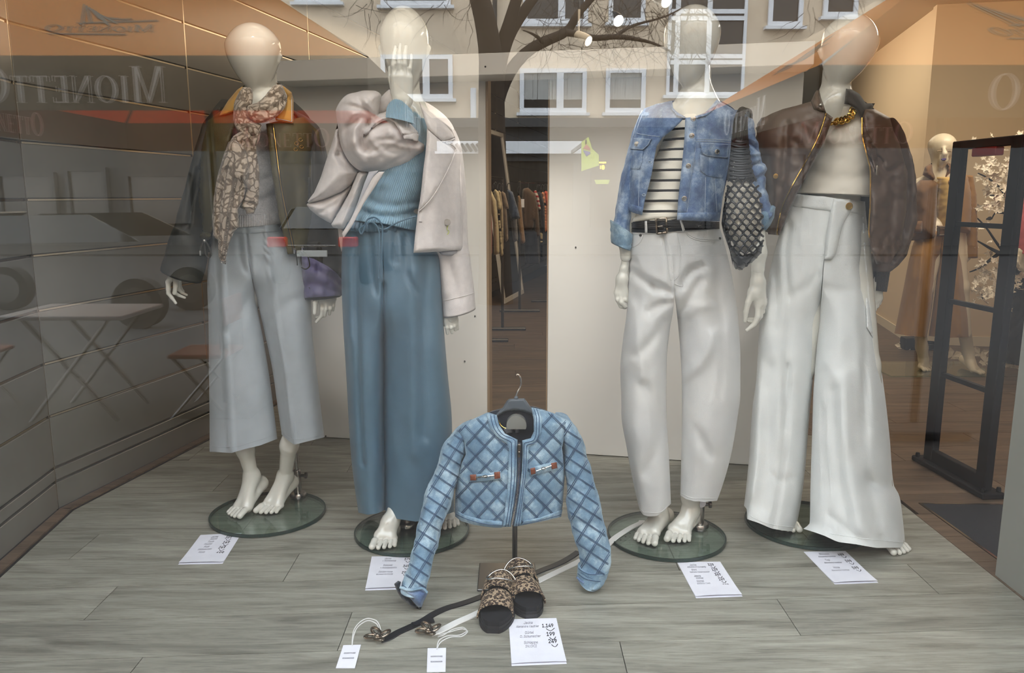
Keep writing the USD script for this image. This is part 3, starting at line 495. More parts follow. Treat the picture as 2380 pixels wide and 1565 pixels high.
# parked cars
M['car_dark'] = mat('car_paint_dark', (44, 48, 54), rough=.12, coat_weight=1.0); M['car_blue'] = mat('car_paint_blue', (30, 52, 104), rough=.12, coat_weight=1.0); M['car_glass'] = mat('car_glass', (30, 34, 38), rough=.05); M['tyre'] = mat('tyre', (24, 24, 25), rough=.8); M['tail'] = mat('tail_lamp', (190, 40, 24), rough=.2); M['plate'] = mat('plate_white', (222, 222, 214), rough=.5)
def car(name, xc, yc, ang, paint, label, zg=-.36):
    t = thing(name, label, 'car', (xc, yc, zg)); R = rot([0, 0, 1], ang); to = lambda m: xf(m, R, (xc, yc, zg))
    prof = np.array([(-2.1, .35), (-2.12, .75), (-1.95, .93), (-1.35, 1.0), (-.75, 1.42), (.75, 1.45), (1.55, 1.05), (2.0, .98), (2.1, .55), (2.05, .3), (-2.0, .28)])
    body = m3.CrossSection([resample(np.vstack([prof, prof[:1]]), 80, True)[:-1].tolist()]).extrude(1.72)
    body = TM(*meshkit.arrays(body)[:2]); v = body.vertices.copy(); w_ = np.clip((v[:, 1] - .9) / .6, 0, 1) * .2; y = (v[:, 2] - .86); body.vertices = np.stack([v[:, 0], y * (1 - w_ / .86 * .9), v[:, 1]], 1)
    part(t, 'body', to(body), paint)
    for s in (-1, 1):
        g = Polygon([(-1.2, 1.02), (-.72, 1.36), (.72, 1.38), (1.35, 1.06)]); m = extr(g, .02); m.vertices = np.stack([m.vertices[:, 0], s * (.80 - .10 * np.clip((m.vertices[:, 1] - 1) / .4, 0, 1) + m.vertices[:, 2] * 1.0), m.vertices[:, 1]], 1); m.fix_normals(); part(t, 'side_window', to(m), M['car_glass'], False)
        for x in (-1.3, 1.3):
            wh = trimesh.creation.cylinder(.31, .2, sections=28); wh.apply_transform(trimesh.transformations.rotation_matrix(math.pi / 2, [1, 0, 0])); wh.apply_translation([x, s * .80, .31]); wp = part(t, 'wheel', to(wh), M['tyre'])
            rm = trimesh.creation.cylinder(.2, .215, sections=24); rm.apply_transform(trimesh.transformations.rotation_matrix(math.pi / 2, [1, 0, 0])); rm.apply_translation([x, s * .80, .31]); part(wp, 'rim', to(rm), M['steel_dark'])
        part(t, 'tail_lamp', to(box(-2.13, -1.95, s * .62 - .16, s * .62 + .16, .72, .9, .02)), M['tail'], False)
    part(t, 'rear_window', to(trimesh.convex.convex_hull(np.array([(-1.42, -.68, 1.0), (-1.42, .68, 1.0), (-.83, -.58, 1.38), (-.83, .58, 1.38), (-1.38, -.68, .98), (-1.38, .68, .98), (-.79, -.58, 1.36), (-.79, .58, 1.36)]) + [-.02, 0, .02])), M['car_glass'], False)
    pl = part(t, 'number_plate', to(box(-2.15, -2.10, -.26, .26, .56, .67, .004)), M['plate'], False)
    part(t, 'chrome_bar', to(box(-2.145, -2.08, -.42, .42, .735, .76, .004)), M['silver'], False)
car('parked_car', v1(150, 560, 10.5)[0], 2 * GLASS_Y - 10.5, 0, M['car_dark'], 'dark parked car seen side-on, left in the reflection')
car('parked_car', v1(728, 560, 14)[0], 2 * GLASS_Y - 16, -90, M['car_blue'], 'dark blue car seen from behind with red tail lamps, in the reflection')
# cafe table and chairs on the pavement
M['table_top'] = mat('table_top', (128, 130, 134), rough=.4); M['seat_orange'] = mat('seat_orange', (112, 56, 36), rough=.6)
tx, ty = v1(190, 680, 5.6)[0], 2 * GLASS_Y - 5.6
tb = thing('cafe_table', 'white folding cafe table on the pavement, left in the reflection', 'table', (tx, ty, -.3))
part(tb, 'table_top', box(tx - .42, tx + .42, ty - .32, ty + .32, .42, .45, .006), M['table_top'], False)
for s in (-1, 1): part(tb, 'leg', tube([(tx - .3, ty + s * .26, -.3), (tx + .3, ty + s * .26, .42)], .014, 8), M['steel_dark']); part(tb, 'leg', tube([(tx + .3, ty + s * .24, -.3), (tx - .3, ty + s * .24, .42)], .014, 8), M['steel_dark'])
for i, (dx, lab) in enumerate(((-.85, 'orange-seated folding chair left of the white cafe table'), (.85, 'orange-seated folding chair right of the white cafe table'))):
    c_ = thing('cafe_chair', lab, 'chair', (tx + dx, ty, -.3)); s = -1 if dx < 0 else 1; x = tx + dx
    part(c_, 'seat', box(x - .2, x + .2, ty - .2, ty + .2, .13, .16, .008), M['seat_orange'], False); part(c_, 'backrest', box(x + s * .2 - .012, x + s * .2 + .012, ty - .19, ty + .19, .36, .55, .006), M['seat_orange'], False)
    for q in (-1, 1): part(c_, 'leg', tube([(x + s * .2, ty + q * .2, .55), (x + s * .19, ty + q * .2, .14), (x - s * .2, ty + q * .2, -.3)], .011, 6), M['steel_dark']); part(c_, 'leg', tube([(x + s * .2, ty + q * .17, -.3), (x - s * .17, ty + q * .17, .13)], .011, 6), M['steel_dark'])
# ================================================================ MANNEQUINS
def P(conv, *pts):                                             # (x, y, depth) in a crop -> world points
    q = conv(*[(a, b) for a, b, _ in pts]); return AT(q, np.array([c for _, _, c in pts]))
def rr(px, Y): return px * Y / FPX
def egg(cx, cy, Y, w, h, dep, tilt=0, yaw=0, taper=.42):
    R = rot([0, 0, 1], yaw) @ rot([0, 1, 0], tilt); return ('e', at(cx, cy, Y), (rr(w / 2, Y), dep, rr(h / 2, Y) * 1.02), R, taper, .01)
def foot(ball, heel, ank, toe, side, s=1.0):
    """ball of the foot on its support, heel, ankle, toe direction (xy), side=+1: big toe on the right of the picture"""
    d = np.r_[toe, 0.]; d /= np.linalg.norm(d); inner = np.cross([0, 0, 1.], d); inner = inner if inner[0] * side > 0 else -inner
    up = np.array([0, 0, 1.]); bi, bo = ball + inner * .020 * s + up * .021, ball - inner * .020 * s + up * .017; pr = [('c', heel, .026, ank, .027, .02), ('c', heel, .025, bi, .019, .018), ('c', heel, .023, bo, .016, .018), ('c', ank, .027, bi + up * .008, .018, .02), ('c', ank + up * .0, .025, bo + up * .004, .015, .02), ('c', bi, .0195, bo, .0165, .012)]
    for o, L, r, b in ((.0295, .064, .0122, 0.004), (.0095, .064, .0084, .004), (-.0075, .057, .0080, .002), (-.0235, .048, .0077, -.002), (-.0365, .036, .0072, -.008)):
        b0 = ball + inner * o * s + up * (r + .008) + d * b; tip = ball + inner * (o * 1.14) * s + d * L + up * (r * .95); mid = (b0 * .45 + tip * .55) + up * .004; pr += [('c', b0, r * .95, mid, r, .004), ('c', mid, r, tip, r, .003)]
    return pr
def stand(t, c, r=.224, rod=None, zt=.9, collar=True):
    x, y = c; g = lathe([(0, .0), (r - .003, .0), (r, .002), (r, .009), (r - .002, .0115), (0, .0115)], 96, (x, y, .002)); part(t, 'base_plate', g, M['pane_green'], 30, label='round clear glass base plate')
    rim = lathe([(r - .0045, .0006), (r + .0008, .0006), (r + .0012, .006), (r + .0008, .0122), (r - .0045, .0122), (r - .0045, .0006)], 128, (x, y, .002)); part(t, 'plate_edge', rim, M['glass_edge'], 30)
    if rod is not None:
        x, y = rod; part(t, 'support_rod', tube([(x, y, .012), (x, y, zt)], .009, 14), M['steel']); 
        if collar:
            part(t, 'rod_socket', join([lathe([(.001, .012), (.034, .012), (.034, .020), (.030, .026), (.016, .028), (.016, .12), (.0125, .125), (.011, .126)], 28, (x, y, 0))]), M['steel'])
            kb = lathe([(.001, 0), (.006, 0), (.006, .018), (.013, .019), (.013, .028), (.001, .028)], 16); part(t, 'clamp_knob', xf(kb, rot([0, 1, 0], 90), (x + .013, y, .10)), M['steel_dark'])
def fig(t, pr, feet):
    part(t, 'figure', sdf_mesh(pr, .0048), M['white_gloss'], True)
    for f in feet: part(t, 'foot', sdf_mesh(f, .0027), M['white_gloss'], True)
Y1, Y2, Y3, Y4 = 2.99, 2.80, 2.77, 2.84
# ---- mannequin 1 (far left)
t = thing('mannequin', 'faceless white mannequin in olive jacket and patterned scarf, leftmost', 'mannequin', (-.968, 2.991, 0)); MQ1 = t
pr = [egg(591, 137, Y1, 112, 150, .098, -3, 25)]
pr += chain(P(PX, (641, 121, Y1), (648, 130, Y1 - .002), (645, 142, Y1 - .004), (638, 151, Y1 - .006)), (.010, .012, .010, .007), .004)
pr += [('c', at(614, 172, Y1 + .055), .045, at(616, 250, Y1 + .03), .050, .006), ('c', at(616, 240, Y1 + .03), .05, at(532, 312, Y1 + .04), .034, .04), ('c', at(616, 240, Y1 + .03), .05, at(696, 312, Y1 + .04), .034, .04), ('c', at(612, 300, Y1 + .05), .075, at(605, 480, Y1 + .05), .07, .05), ('c', at(605, 480, Y1 + .05), .07, at(600, 600, Y1 + .03), .085, .05)]
pr += chain(P(PX, (532, 312, Y1 + .04), (480, 430, Y1 + .02), (425, 560, Y1), (412, 640, Y1 - .02)), (.042, .036, .030, .024), .02)
pr += chain(P(PX, (696, 312, Y1 + .04), (748, 440, Y1 + .02), (765, 570, Y1), (758, 680, Y1 - .02)), (.042, .036, .030, .024), .02)
pr += chain(P(PX, (570, 600, Y1 + .02), (545, 860, Y1), (566, 1030, Y1 + .02)), (.075, .048, .034), .02) + chain(P(PX, (640, 600, Y1 + .02), (694, 830, Y1), (678, 1020, Y1 + .02)), (.075, .048, .034), .02)
G0 = .0135
def onfloor(conv, x, y, z=G0): q = conv((x, y))[0]; return fl(q[0], q[1], z)
b1, b2 = onfloor(FLc, 560, 712), onfloor(FLc, 805, 690)
ft = [chain(P(FLc, (548, 100, Y1 + .02), (575, 215, Y1 + .02), (622, 400, 3.03)), (.036, .034, .026), .02) + foot(b1, P(FLc, (700, 490, 3.085))[0], P(FLc, (630, 430, 3.035))[0], (-.32, -1), 1), chain(P(FLc, (950, 90, Y1 + .02), (925, 190, Y1 + .02), (898, 400, 3.06)), (.036, .034, .026), .02) + foot(b2, P(FLc, (940, 480, 3.115))[0], P(FLc, (892, 430, 3.07))[0], (-.42, -1), -1)]
fig(t, pr, ft)
H1 = cv(370, 620, 90 / 1408); H2 = cv(700, 560, 100 / 745); r_ = lambda u, s, Y: rr(u * s, Y)
def hand(conv, s, Y, fingers, palm, k=.005, res=.0024):
    pr = []
    for f in fingers: pr += chain(P(conv, *[(x, y, Y + d) for x, y, d, _ in f]), [rr(r * s, Y) for *_, r in f], .003)
    for f in palm: pr += chain(P(conv, *[(x, y, Y + d) for x, y, d, _ in f]), [rr(r * s, Y) for *_, r in f], .012)
    return sdf_mesh(pr, res, k)
s = 90 / 1408
part(t, 'hand', hand(H1, s, Y1 - .03, [[(440, 400, 0, 105), (320, 560, -.01, 92), (335, 820, -.015, 84), (335, 970, -.012, 78), (460, 1130, -.012, 66), (605, 1330, -.012, 50)], [(610, 420, -.01, 105), (600, 700, -.02, 88), (560, 960, -.02, 74), (700, 1040, .0, 60), (930, 1130, .01, 48)], [(690, 480, .01, 90), (720, 840, .012, 74), (830, 950, .018, 62), (1000, 1030, .022, 46)], [(740, 470, .03, 70), (770, 720, .035, 55), (850, 860, .04, 42), (900, 900, .042, 36)], [(480, 250, .03, 90), (420, 420, .04, 70), (400, 560, .045, 55)]], [[(600, 100, 0, 160), (470, 380, 0, 120)], [(600, 100, 0, 160), (680, 420, .015, 105)], [(560, 380, .0, 120), (640, 430, 0.01, 110)]]), M['white_gloss'], True)
s = 100 / 745
part(t, 'hand', hand(H2, s, Y1 - .03, [[(300, 960, -.02, 48), (240, 1060, -.03, 40), (232, 1255, -.035, 33)], [(345, 1040, 0, 42), (362, 1190, -.008, 38), (350, 1300, -.008, 34), (262, 1405, -.01, 27)], [(430, 1040, 0, 40), (430, 1180, -.01, 36), (405, 1295, 0, 30), (262, 1330, .02, 22)], [(500, 1040, .005, 38), (505, 1180, -.004, 33), (488, 1270, .006, 26)], [(560, 1020, .012, 34), (560, 1130, .006, 28), (552, 1205, .014, 23)]], [[(430, 820, 0, 80), (350, 1010, 0, 52)], [(430, 820, 0, 80), (450, 1020, 0, 60)], [(470, 820, 0, 75), (550, 1000, .01, 44)], [(350, 1010, 0, 48), (555, 1000, .01, 42)]]), M['white_gloss'], True)
stand(t, (-.968, 2.991), .222, fl(693, 1152, .012)[:2], .62)
# ---- mannequin 2 (hand before the face)
t = thing('mannequin', 'white mannequin holding a raised hand before its face, in a pale coat', 'mannequin', (-.376, 2.823, 0)); MQ2 = t
pr = [egg(940, 118, Y2, 102, 184, .100, 0, 0, .30)]
for sx in (-1, 1): pr += chain(P(PX, (940 + sx * 49, 104, Y2 + .01), (940 + sx * 54, 112, Y2 + .008), (940 + sx * 51, 126, Y2 + .006), (940 + sx * 46, 136, Y2 + .004)), (.009, .011, .009, .006), .004)
pr += [('c', at(944, 178, Y2 + .055), .045, at(945, 275, Y2 + .03), .052, .006), ('c', at(945, 262, Y2 + .03), .055, at(855, 312, Y2 + .03), .038, .04), ('c', at(945, 262, Y2 + .03), .055, at(1025, 318, Y2 + .04), .034, .04), ('c', at(940, 315, Y2 + .05), .075, at(915, 500, Y2 + .05), .07, .05), ('c', at(915, 500, Y2 + .02), .085, at(915, 600, Y2 + .02), .09, .05)]
pr += chain(P(PX, (855, 310, Y2 + .03), (852, 335, Y2 - .03), (888, 305, Y2 - .10), (928, 258, Y2 - .145)), (.036, .034, .03, .024), .02)
pr += chain(P(PX, (1025, 318, Y2 + .04), (1046, 480, Y2 + .05), (1056, 640, Y2 + .03), (1050, 740, Y2)), (.034, .030, .026, .02), .02)
pr += chain(P(PX, (890, 600, Y2 + .02), (945, 800, Y2)) , (.075, .05), .02) + chain(P(PX, (955, 800, Y2), (947, 1095, 2.80)), (.05, .034), .02) + chain(P(PX, (960, 600, Y2 + .02), (1005, 900, Y2 + .04), (1022, 1120, 2.9)), (.075, .05, .03), .02)
ft = [chain(P(FLc, (1890, 380, 2.82), (1850, 560, 2.80), (1778, 690, 2.775), (1722, 800, 2.735)), (.034, .032, .030, .027), .02) + foot(onfloor(FLc, 1690, 955), P(FLc, (1740, 850, 2.80))[0], P(FLc, (1722, 800, 2.745))[0], (-.10, -1), -1), chain(P(FLc, (2090, 500, 2.91), (2120, 640, 2.92)), (.032, .03), .02) + foot(onfloor(FLc, 2170, 800), P(FLc, (2100, 690, 2.98))[0], P(FLc, (2120, 650, 2.93))[0], (.15, -1), -1)]
fig(t, pr, ft)
s = 460 / 1125; YH = Y2 - .155
part(t, 'hand', hand(B, s, YH, [[(578, 425, 0, 15), (572, 370, -.008, 14.5), (578, 310, -.006, 13.5), (585, 268, .0, 11)], [(608, 430, -.004, 15.5), (605, 360, -.012, 14.5), (606, 300, -.010, 13.5), (612, 256, -.004, 10.5)], [(638, 432, -.004, 15), (637, 365, -.012, 14), (640, 305, -.010, 13), (644, 266, -.004, 10.5)], [(664, 436, 0, 13.5), (668, 390, -.006, 12.5), (674, 350, -.004, 11.5), (674, 314, .002, 9.5)], [(575, 520, .012, 17), (556, 440, .020, 15), (553, 385, .022, 11.5)]],
     [[(582, 440, 0, 24), (600, 575, .008, 34)], [(612, 440, -.004, 24), (622, 580, .004, 34)], [(640, 442, -.002, 24), (640, 580, .008, 32)], [(664, 450, .002, 20), (652, 570, .01, 30)], [(625, 570, .006, 36), (640, 650, .012, 31)]], .004), M['white_gloss'], True)
s = 680 / 1774
part(t, 'hand', hand(TR, s, Y2, [[(1560, 690, 0, 13), (1562, 735, -.006, 12), (1566, 770, 0, 10)], [(1580, 690, 0, 13), (1586, 735, -.008, 12), (1592, 765, 0, 10)], [(1602, 690, 0, 12), (1607, 725, -.006, 11), (1613, 750, .002, 9)], [(1616, 685, .006, 11), (1622, 715, .002, 10), (1628, 745, .008, 8)], [(1550, 670, .02, 12), (1548, 720, .02, 10)]], [[(1585, 620, 0, 36), (1575, 690, 0, 24)], [(1585, 620, 0, 34), (1605, 685, 0.002, 24)]]), M['white_gloss'], True)
stand(t, (-.376, 2.823), .214, fl(945, 1222, .012)[:2], .5)
# ---- mannequin 3 (striped shirt)
t = thing('mannequin', 'faceless white mannequin in denim jacket and striped shirt', 'mannequin', (.573, 2.785, 0)); MQ3 = t
pr = [egg(1606, 108, Y3, 112, 172, .100, 4, 14, .36)]
pr += chain(P(PX, (1658, 86, Y3), (1663, 95, Y3 - .002), (1660, 108, Y3 - .004), (1652, 118, Y3 - .006)), (.010, .012, .010, .007), .004)
pr += [('c', at(1620, 165, Y3 + .05), .046, at(1620, 235, Y3 + .025), .050, .006), ('c', at(1620, 240, Y3 + .03), .046, at(1530, 292, Y3 + .04), .036, .045), ('c', at(1620, 240, Y3 + .03), .046, at(1702, 292, Y3 + .04), .036, .045), ('c', at(1612, 300, Y3 + .04), .078, at(1570, 480, Y3 + .02), .075, .05), ('c', at(1570, 480, Y3 + .02), .085, at(1570, 590, Y3 + .02), .09, .05)]
pr += chain(cat(P(PX, (1530, 292, Y3 + .04), (1475, 420, Y3 + .02)), P(J3, (170, 310, Y3), (170, 430, Y3 - .005))), (.042, .034, .024, .019), .02)
pr += chain(cat(P(PX, (1702, 292, Y3 + .04), (1757, 430, Y3 + .03)), P(J3, (1140, 400, Y3), (1132, 525, Y3))), (.036, .028, .024, .023), .02)
pr += chain(P(PX, (1530, 590, Y3 + .02), (1500, 850, Y3), (1522, 1140, 2.82)), (.075, .045, .032), .02) + chain(P(PX, (1610, 590, Y3 + .02), (1640, 850, Y3), (1606, 1120, 2.82)), (.075, .045, .033), .02)
ft = [chain(P(FR, (400, 200, 2.82), (415, 330, 2.82), (430, 395, 2.83)), (.032, .030, .026), .02) + foot(onfloor(FR, 338, 540), P(FR, (470, 375, 2.88))[0], P(FR, (415, 380, 2.82))[0], (-.35, -1), 1), chain(P(FR, (650, 120, 2.82), (650, 250, 2.82), (655, 330, 2.82)), (.034, .032, .028), .02) + foot(onfloor(FR, 568, 530), P(FR, (690, 370, 2.88))[0], P(FR, (650, 345, 2.815))[0], (-.40, -1), -1)]
fig(t, pr, ft)
s = 400 / 1252
part(t, 'hand', hand(J3, s, Y3, [[(110, 690, 0, 20), (112, 740, -.008, 18), (135, 790, -.002, 15), (165, 800, .008, 12)], [(130, 700, -.006, 20), (138, 760, -.014, 18), (165, 790, -.008, 14), (190, 790, .0, 11)], [(150, 690, -.004, 19), (165, 740, -.012, 16), (185, 760, -.004, 12)], [(170, 680, 0, 17), (185, 730, -.004, 14), (192, 750, .004, 11)], [(120, 630, .02, 18), (118, 700, .028, 15), (140, 760, .03, 11)]], [[(168, 436, 0, 27), (158, 520, 0, 27), (140, 600, 0, 36)], [(140, 590, 0, 38), (112, 690, 0, 24)], [(150, 590, 0, 38), (160, 690, -.002, 26)]]), M['white_gloss'], True)
part(t, 'hand', hand(J3, s, Y3, [[(1090, 690, -.008, 30), (1062, 760, -.012, 23), (1045, 830, -.010, 19), (1038, 895, -.006, 15)], [(1135, 770, -.004, 24), (1132, 860, -.010, 21), (1105, 920, -.006, 18), (1052, 962, -.004, 13)], [(1155, 770, 0, 23), (1150, 860, -.004, 19), (1120, 905, .004, 15), (1060, 898, .014, 11)], [(1172, 760, .006, 21), (1165, 830, .004, 17), (1130, 880, .014, 13), (1060, 880, .02, 10)], [(1182, 740, .014, 18), (1176, 800, .014, 14), (1150, 850, .02, 10)]], [[(1132, 532, 0, 44), (1128, 610, 0, 46), (1115, 690, 0, 50)], [(1140, 620, 0, 48), (1160, 760, .004, 34)], [(1110, 690, 0, 46), (1138, 765, 0, 34)]]), M['white_gloss'], True)
stand(t, (.573, 2.785), .216, onfloor(FR, 716, 455)[:2], .35)
lb = part(t, 'tag_disc', xf(lathe([(.001, 0), (.016, 0), (.016, .003), (.001, .003)], 20), rot([1, 0, 0], 90), onfloor(FR, 716, 455) + np.array([0, -.016, .098])), M['paper'])
# ---- mannequin 4 (right)
t = thing('mannequin', 'faceless white mannequin in brown bomber jacket and wide white trousers', 'mannequin', (1.13, 2.885, 0)); MQ4 = t
pr = [egg(1968, 122, Y4, 112, 160, .102, 14, -30, .40)]
pr += chain(P(PX, (1916, 110, Y4), (1909, 119, Y4), (1912, 131, Y4 - .003), (1919, 141, Y4 - .004)), (.010, .012, .010, .007), .004)
pr += [('c', at(1946, 165, Y4 + .055), .048, at(1940, 240, Y4 + .03), .050, .006), ('c', at(1938, 240, Y4 + .03), .048, at(1850, 312, Y4 + .05), .034, .04), ('c', at(1938, 240, Y4 + .03), .048, at(2028, 314, Y4 + .05), .034, .04), ('c', at(1945, 305, Y4 + .05), .075, at(1940, 450, Y4 + .03), .07, .05), ('c', at(1940, 450, Y4 + .02), .08, at(1930, 560, Y4 + .02), .09, .05)]
pr += chain(P(PX, (1850, 312, Y4 + .05), (1800, 420, Y4 + .03), (1800, 500, Y4 + .03)), (.042, .036, .03), .02)
pr += chain(cat(P(PX, (2028, 314, Y4 + .05), (2078, 450, Y4 + .05), (2050, 620, Y4 + .05)), P(GA, (190, 985, Y4 + .05))), (.042, .036, .026, .022), .02)
pr += chain(P(PX, (1890, 560, Y4 + .02), (1860, 850, Y4), (1825, 1100, 2.86)), (.075, .05, .03), .02) + chain(P(PX, (1970, 560, Y4 + .02), (2010, 850, Y4 - .04), (2055, 1140, 2.74)), (.075, .05, .03), .02)
ft = [chain(P(PX, (1822, 1080, 2.86), (1822, 1160, 2.87)), (.031, .03), .02) + foot(fl(1822, 1222, G0), P(PX, (1815, 1170, 2.97))[0], P(PX, (1820, 1150, 2.88))[0], (.04, -1), 1), chain(P(PX, (2052, 1120, 2.75), (2062, 1190, 2.73)), (.031, .03), .02) + foot(fl(2073, 1272, .001), P(PX, (2055, 1215, 2.80))[0], P(PX, (2062, 1190, 2.73))[0], (.12, -1), -1, 1.05)]
fig(t, pr, ft)
s = 420 / 1060
part(t, 'hand', hand(GA, s, Y4 + .05, [[(165, 1060, 0, 16), (158, 1100, -.006, 14), (170, 1130, 0, 11)], [(185, 1070, 0, 15), (182, 1110, -.006, 13), (172, 1130, 0, 10)], [(205, 1055, 0.004, 14), (198, 1090, -.002, 12), (185, 1110, .006, 9)], [(216, 1040, .01, 13), (212, 1075, .008, 11)], [(165, 1010, -.02, 14), (160, 1060, -.025, 12), (162, 1090, -.024, 9)]], [[(195, 960, 0, 34), (175, 1050, 0, 26)], [(195, 960, 0, 34), (205, 1040, .004, 26)]]), M['white_gloss'], True)
stand(t, (1.13, 2.885), .226)
# ================================================================ CLOTHES
def fabric(name, c1, c2=None, rough=.85, sheen=.2, **k): return mat(name, c1, c2 or tuple(int(x * .94) for x in c1), rough=rough, ns=k.pop('ns', 6), bump=k.pop('bump', .25), bs=k.pop('bs', 700), sheen_weight=sheen, **k)
M['culotte'] = fabric('culotte_grey', (172, 180, 186)); M['grey_knit'] = fabric('grey_knit', (212, 210, 210), (186, 185, 187), ns=160, bump=.15, bs=300)
M['olive'] = fabric('olive_twill', (84, 76, 42), (70, 63, 36), rough=.55, sheen=0); M['olive_sleeve'] = fabric('olive_sleeve', (46, 44, 33), (38, 36, 27), rough=.6, sheen=0); M['olive_dark'] = fabric('olive_lining', (44, 40, 32), rough=.7); M['corduroy'] = fabric('corduroy_tan', (186, 140, 62)); M['lilac'] = fabric('lilac_lit_sleeve', (104, 98, 134), (88, 84, 116), rough=.45)
M['blue_knit'] = fabric('blue_knit', (150, 184, 204), bump=.4, bs=350); M['blue_satin'] = fabric('blue_satin', (88, 117, 136), (80, 108, 128), rough=.42, sheen=.1)
M['coat'] = fabric('coat_wool', (222, 215, 212), (212, 205, 203), ns=40, bump=.35, bs=500); M['coat_lining'] = fabric('coat_lining', (196, 196, 204), rough=.4)
M['white_denim'] = fabric('white_denim', (212, 212, 210), (204, 205, 205), bump=.3, bs=450); M['white_linen'] = fabric('white_linen', (224, 227, 226), (214, 218, 218), bump=.3, bs=300)
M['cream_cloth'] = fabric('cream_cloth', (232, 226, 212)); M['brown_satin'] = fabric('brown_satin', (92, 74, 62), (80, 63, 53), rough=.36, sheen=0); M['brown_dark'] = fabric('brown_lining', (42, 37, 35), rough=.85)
def stripes(name, a, b, period, width, phase):
    n = {'g': ('geometry', {}), 's': ('separate_xyz', {}), 'n': ('noise_texture', {'scale': 5, 'detail': 1}), 'nm': ('math', {'math_type': 'multiply', 'value2': .012}), 'a': ('math', {'math_type': 'add'}), 'd': ('math', {'math_type': 'multiply_add', 'value2': 1 / period, 'value3': phase}), 'f': ('math', {'math_type': 'fraction'}), 'l': ('math', {'math_type': 'less_than', 'value2': width / period}), 'm': ('mix_color', {'a': lin(*a), 'b': lin(*b)}), 'p': ('principled_bsdf', {'roughness': .85})}
    return usdkit.material(stage, '/World/Looks/' + name, n, [('g.position', 's.vector'), ('g.position', 'n.vector'), ('n.fac', 'nm.value1'), ('s.z', 'a.value1'), ('nm.value', 'a.value2'), ('a.value', 'd.value1'), ('d.value', 'f.value1'), ('f.value', 'l.value1'), ('l.value', 'm.fac'), ('m.result', 'p.base_color')], surface='p.BSDF')
M['breton'] = stripes('breton_stripe', (234, 229, 216), (24, 24, 28), .0335, .0078, .12)
def denim(name, base, light, dark):
    n = {'g': ('geometry', {}), 'n': ('noise_texture', {'scale': 14, 'detail': 6, 'roughness': .65}), 'r': ('rgb_ramp', {'ramp': [(.36, lin(*dark)), (.5, lin(*base)), (.64, lin(*light))]}), 'm': ('mapping', {'scale': (900, 900, 260), 'rotation': (0, .6, 0)}), 'n2': ('noise_texture', {'scale': 1, 'detail': 2}), 'r2': ('rgb_ramp', {'ramp': [(.3, (.72, .75, .8)), (.7, (1.12, 1.1, 1.08))]}), 'x': ('mix_color', {'blend_type': 'multiply', 'fac': 1.0, 'use_clamp': False}), 'b': ('bump', {'strength': .35, 'distance': .001}), 'p': ('principled_bsdf', {'roughness': .8, 'sheen_weight': .15})}
    return usdkit.material(stage, '/World/Looks/' + name, n, [('g.position', 'n.vector'), ('n.fac', 'r.fac'), ('g.position', 'm.vector'), ('m.vector', 'n2.vector'), ('n2.fac', 'r2.fac'), ('r.color', 'x.a'), ('r2.color', 'x.b'), ('x.result', 'p.base_color'), ('n2.fac', 'b.height'), ('b.normal', 'p.normal')], surface='p.BSDF')
M['denim_mid'] = denim('denim_mid', (106, 132, 168), (172, 190, 212), (76, 100, 142)); M['denim_light'] = denim('denim_light', (126, 156, 178), (176, 200, 214), (98, 130, 156)); M['denim_dark'] = denim('denim_dark', (60, 80, 114), (80, 104, 140), (44, 60, 90)); M['navy_lining'] = fabric('navy_lining', (34, 42, 56)); M['thread_dark'] = mat('thread_dark', (58, 82, 112), rough=.8); M['thread_light'] = mat('thread_light', (178, 194, 212), rough=.8)
M['leather_brown'] = mat('leather_brown', (122, 66, 44), rough=.5); M['leather_black'] = mat('leather_black', (22, 23, 29), (17, 18, 22), rough=.4, ns=60, bump=.12, bs=400); M['leather_white'] = mat('leather_white', (228, 228, 226), rough=.45)
def scarfmat():
    n = {'g': ('geometry', {}), 'd': ('noise_texture', {'scale': 16, 'detail': 2}), 'sc': ('vector_math', {'math_type': 'scale', 'scale': .09}), 'ad': ('vector_math', {'math_type': 'add'}), 'v': ('voronoi_texture', {'scale': 34, 'feature': 'distance_to_edge'}), 'n': ('noise_texture', {'scale': 60, 'detail': 2}), 'm': ('math', {'math_type': 'multiply_add', 'value2': .16}), 'r': ('rgb_ramp', {'ramp': [(.12, lin(112, 98, 84)), (.18, lin(132, 116, 100)), (.25, lin(192, 176, 158)), (.5, lin(176, 162, 148))]}), 'p': ('principled_bsdf', {'roughness': .85, 'sheen_weight': .2})}
    return usdkit.material(stage, '/World/Looks/scarf_print', n, [('g.position', 'd.vector'), ('d.color', 'sc.vector1'), ('g.position', 'ad.vector1'), ('sc.vector', 'ad.vector2'), ('ad.vector', 'v.vector'), ('g.position', 'n.vector'), ('v.distance', 'm.value3'), ('n.fac', 'm.value1'), ('m.value', 'r.fac'), ('r.color', 'p.base_color')], surface='p.BSDF')
M['scarf'] = scarfmat(); M['scarf_border'] = fabric('scarf_border', (122, 110, 98))
M['shell'] = mat('button_shell', (170, 164, 158), rough=.2); M['satin_label'] = mat('woven_label', (150, 156, 166), rough=.6)
def button(t, surf, p, r, m, name='button', off=.004, holes=True, label=None):
    c = on(surf, np.array([p, p]) + [[0, 0], [.01, 0]], off, 2)[0]; prof = [(.0001, .0028), (r * .7, .0026), (r * .78, .0036), (r * .95, .0034), (r, .002), (r * .95, 0), (.0001, 0)]
    part(t, name, xf(lathe(prof, 20), rot([1, 0, 0], 90), c), m, 40, label)
def ribs(freq, amp): return lambda t, th: amp * np.cos(freq * th)
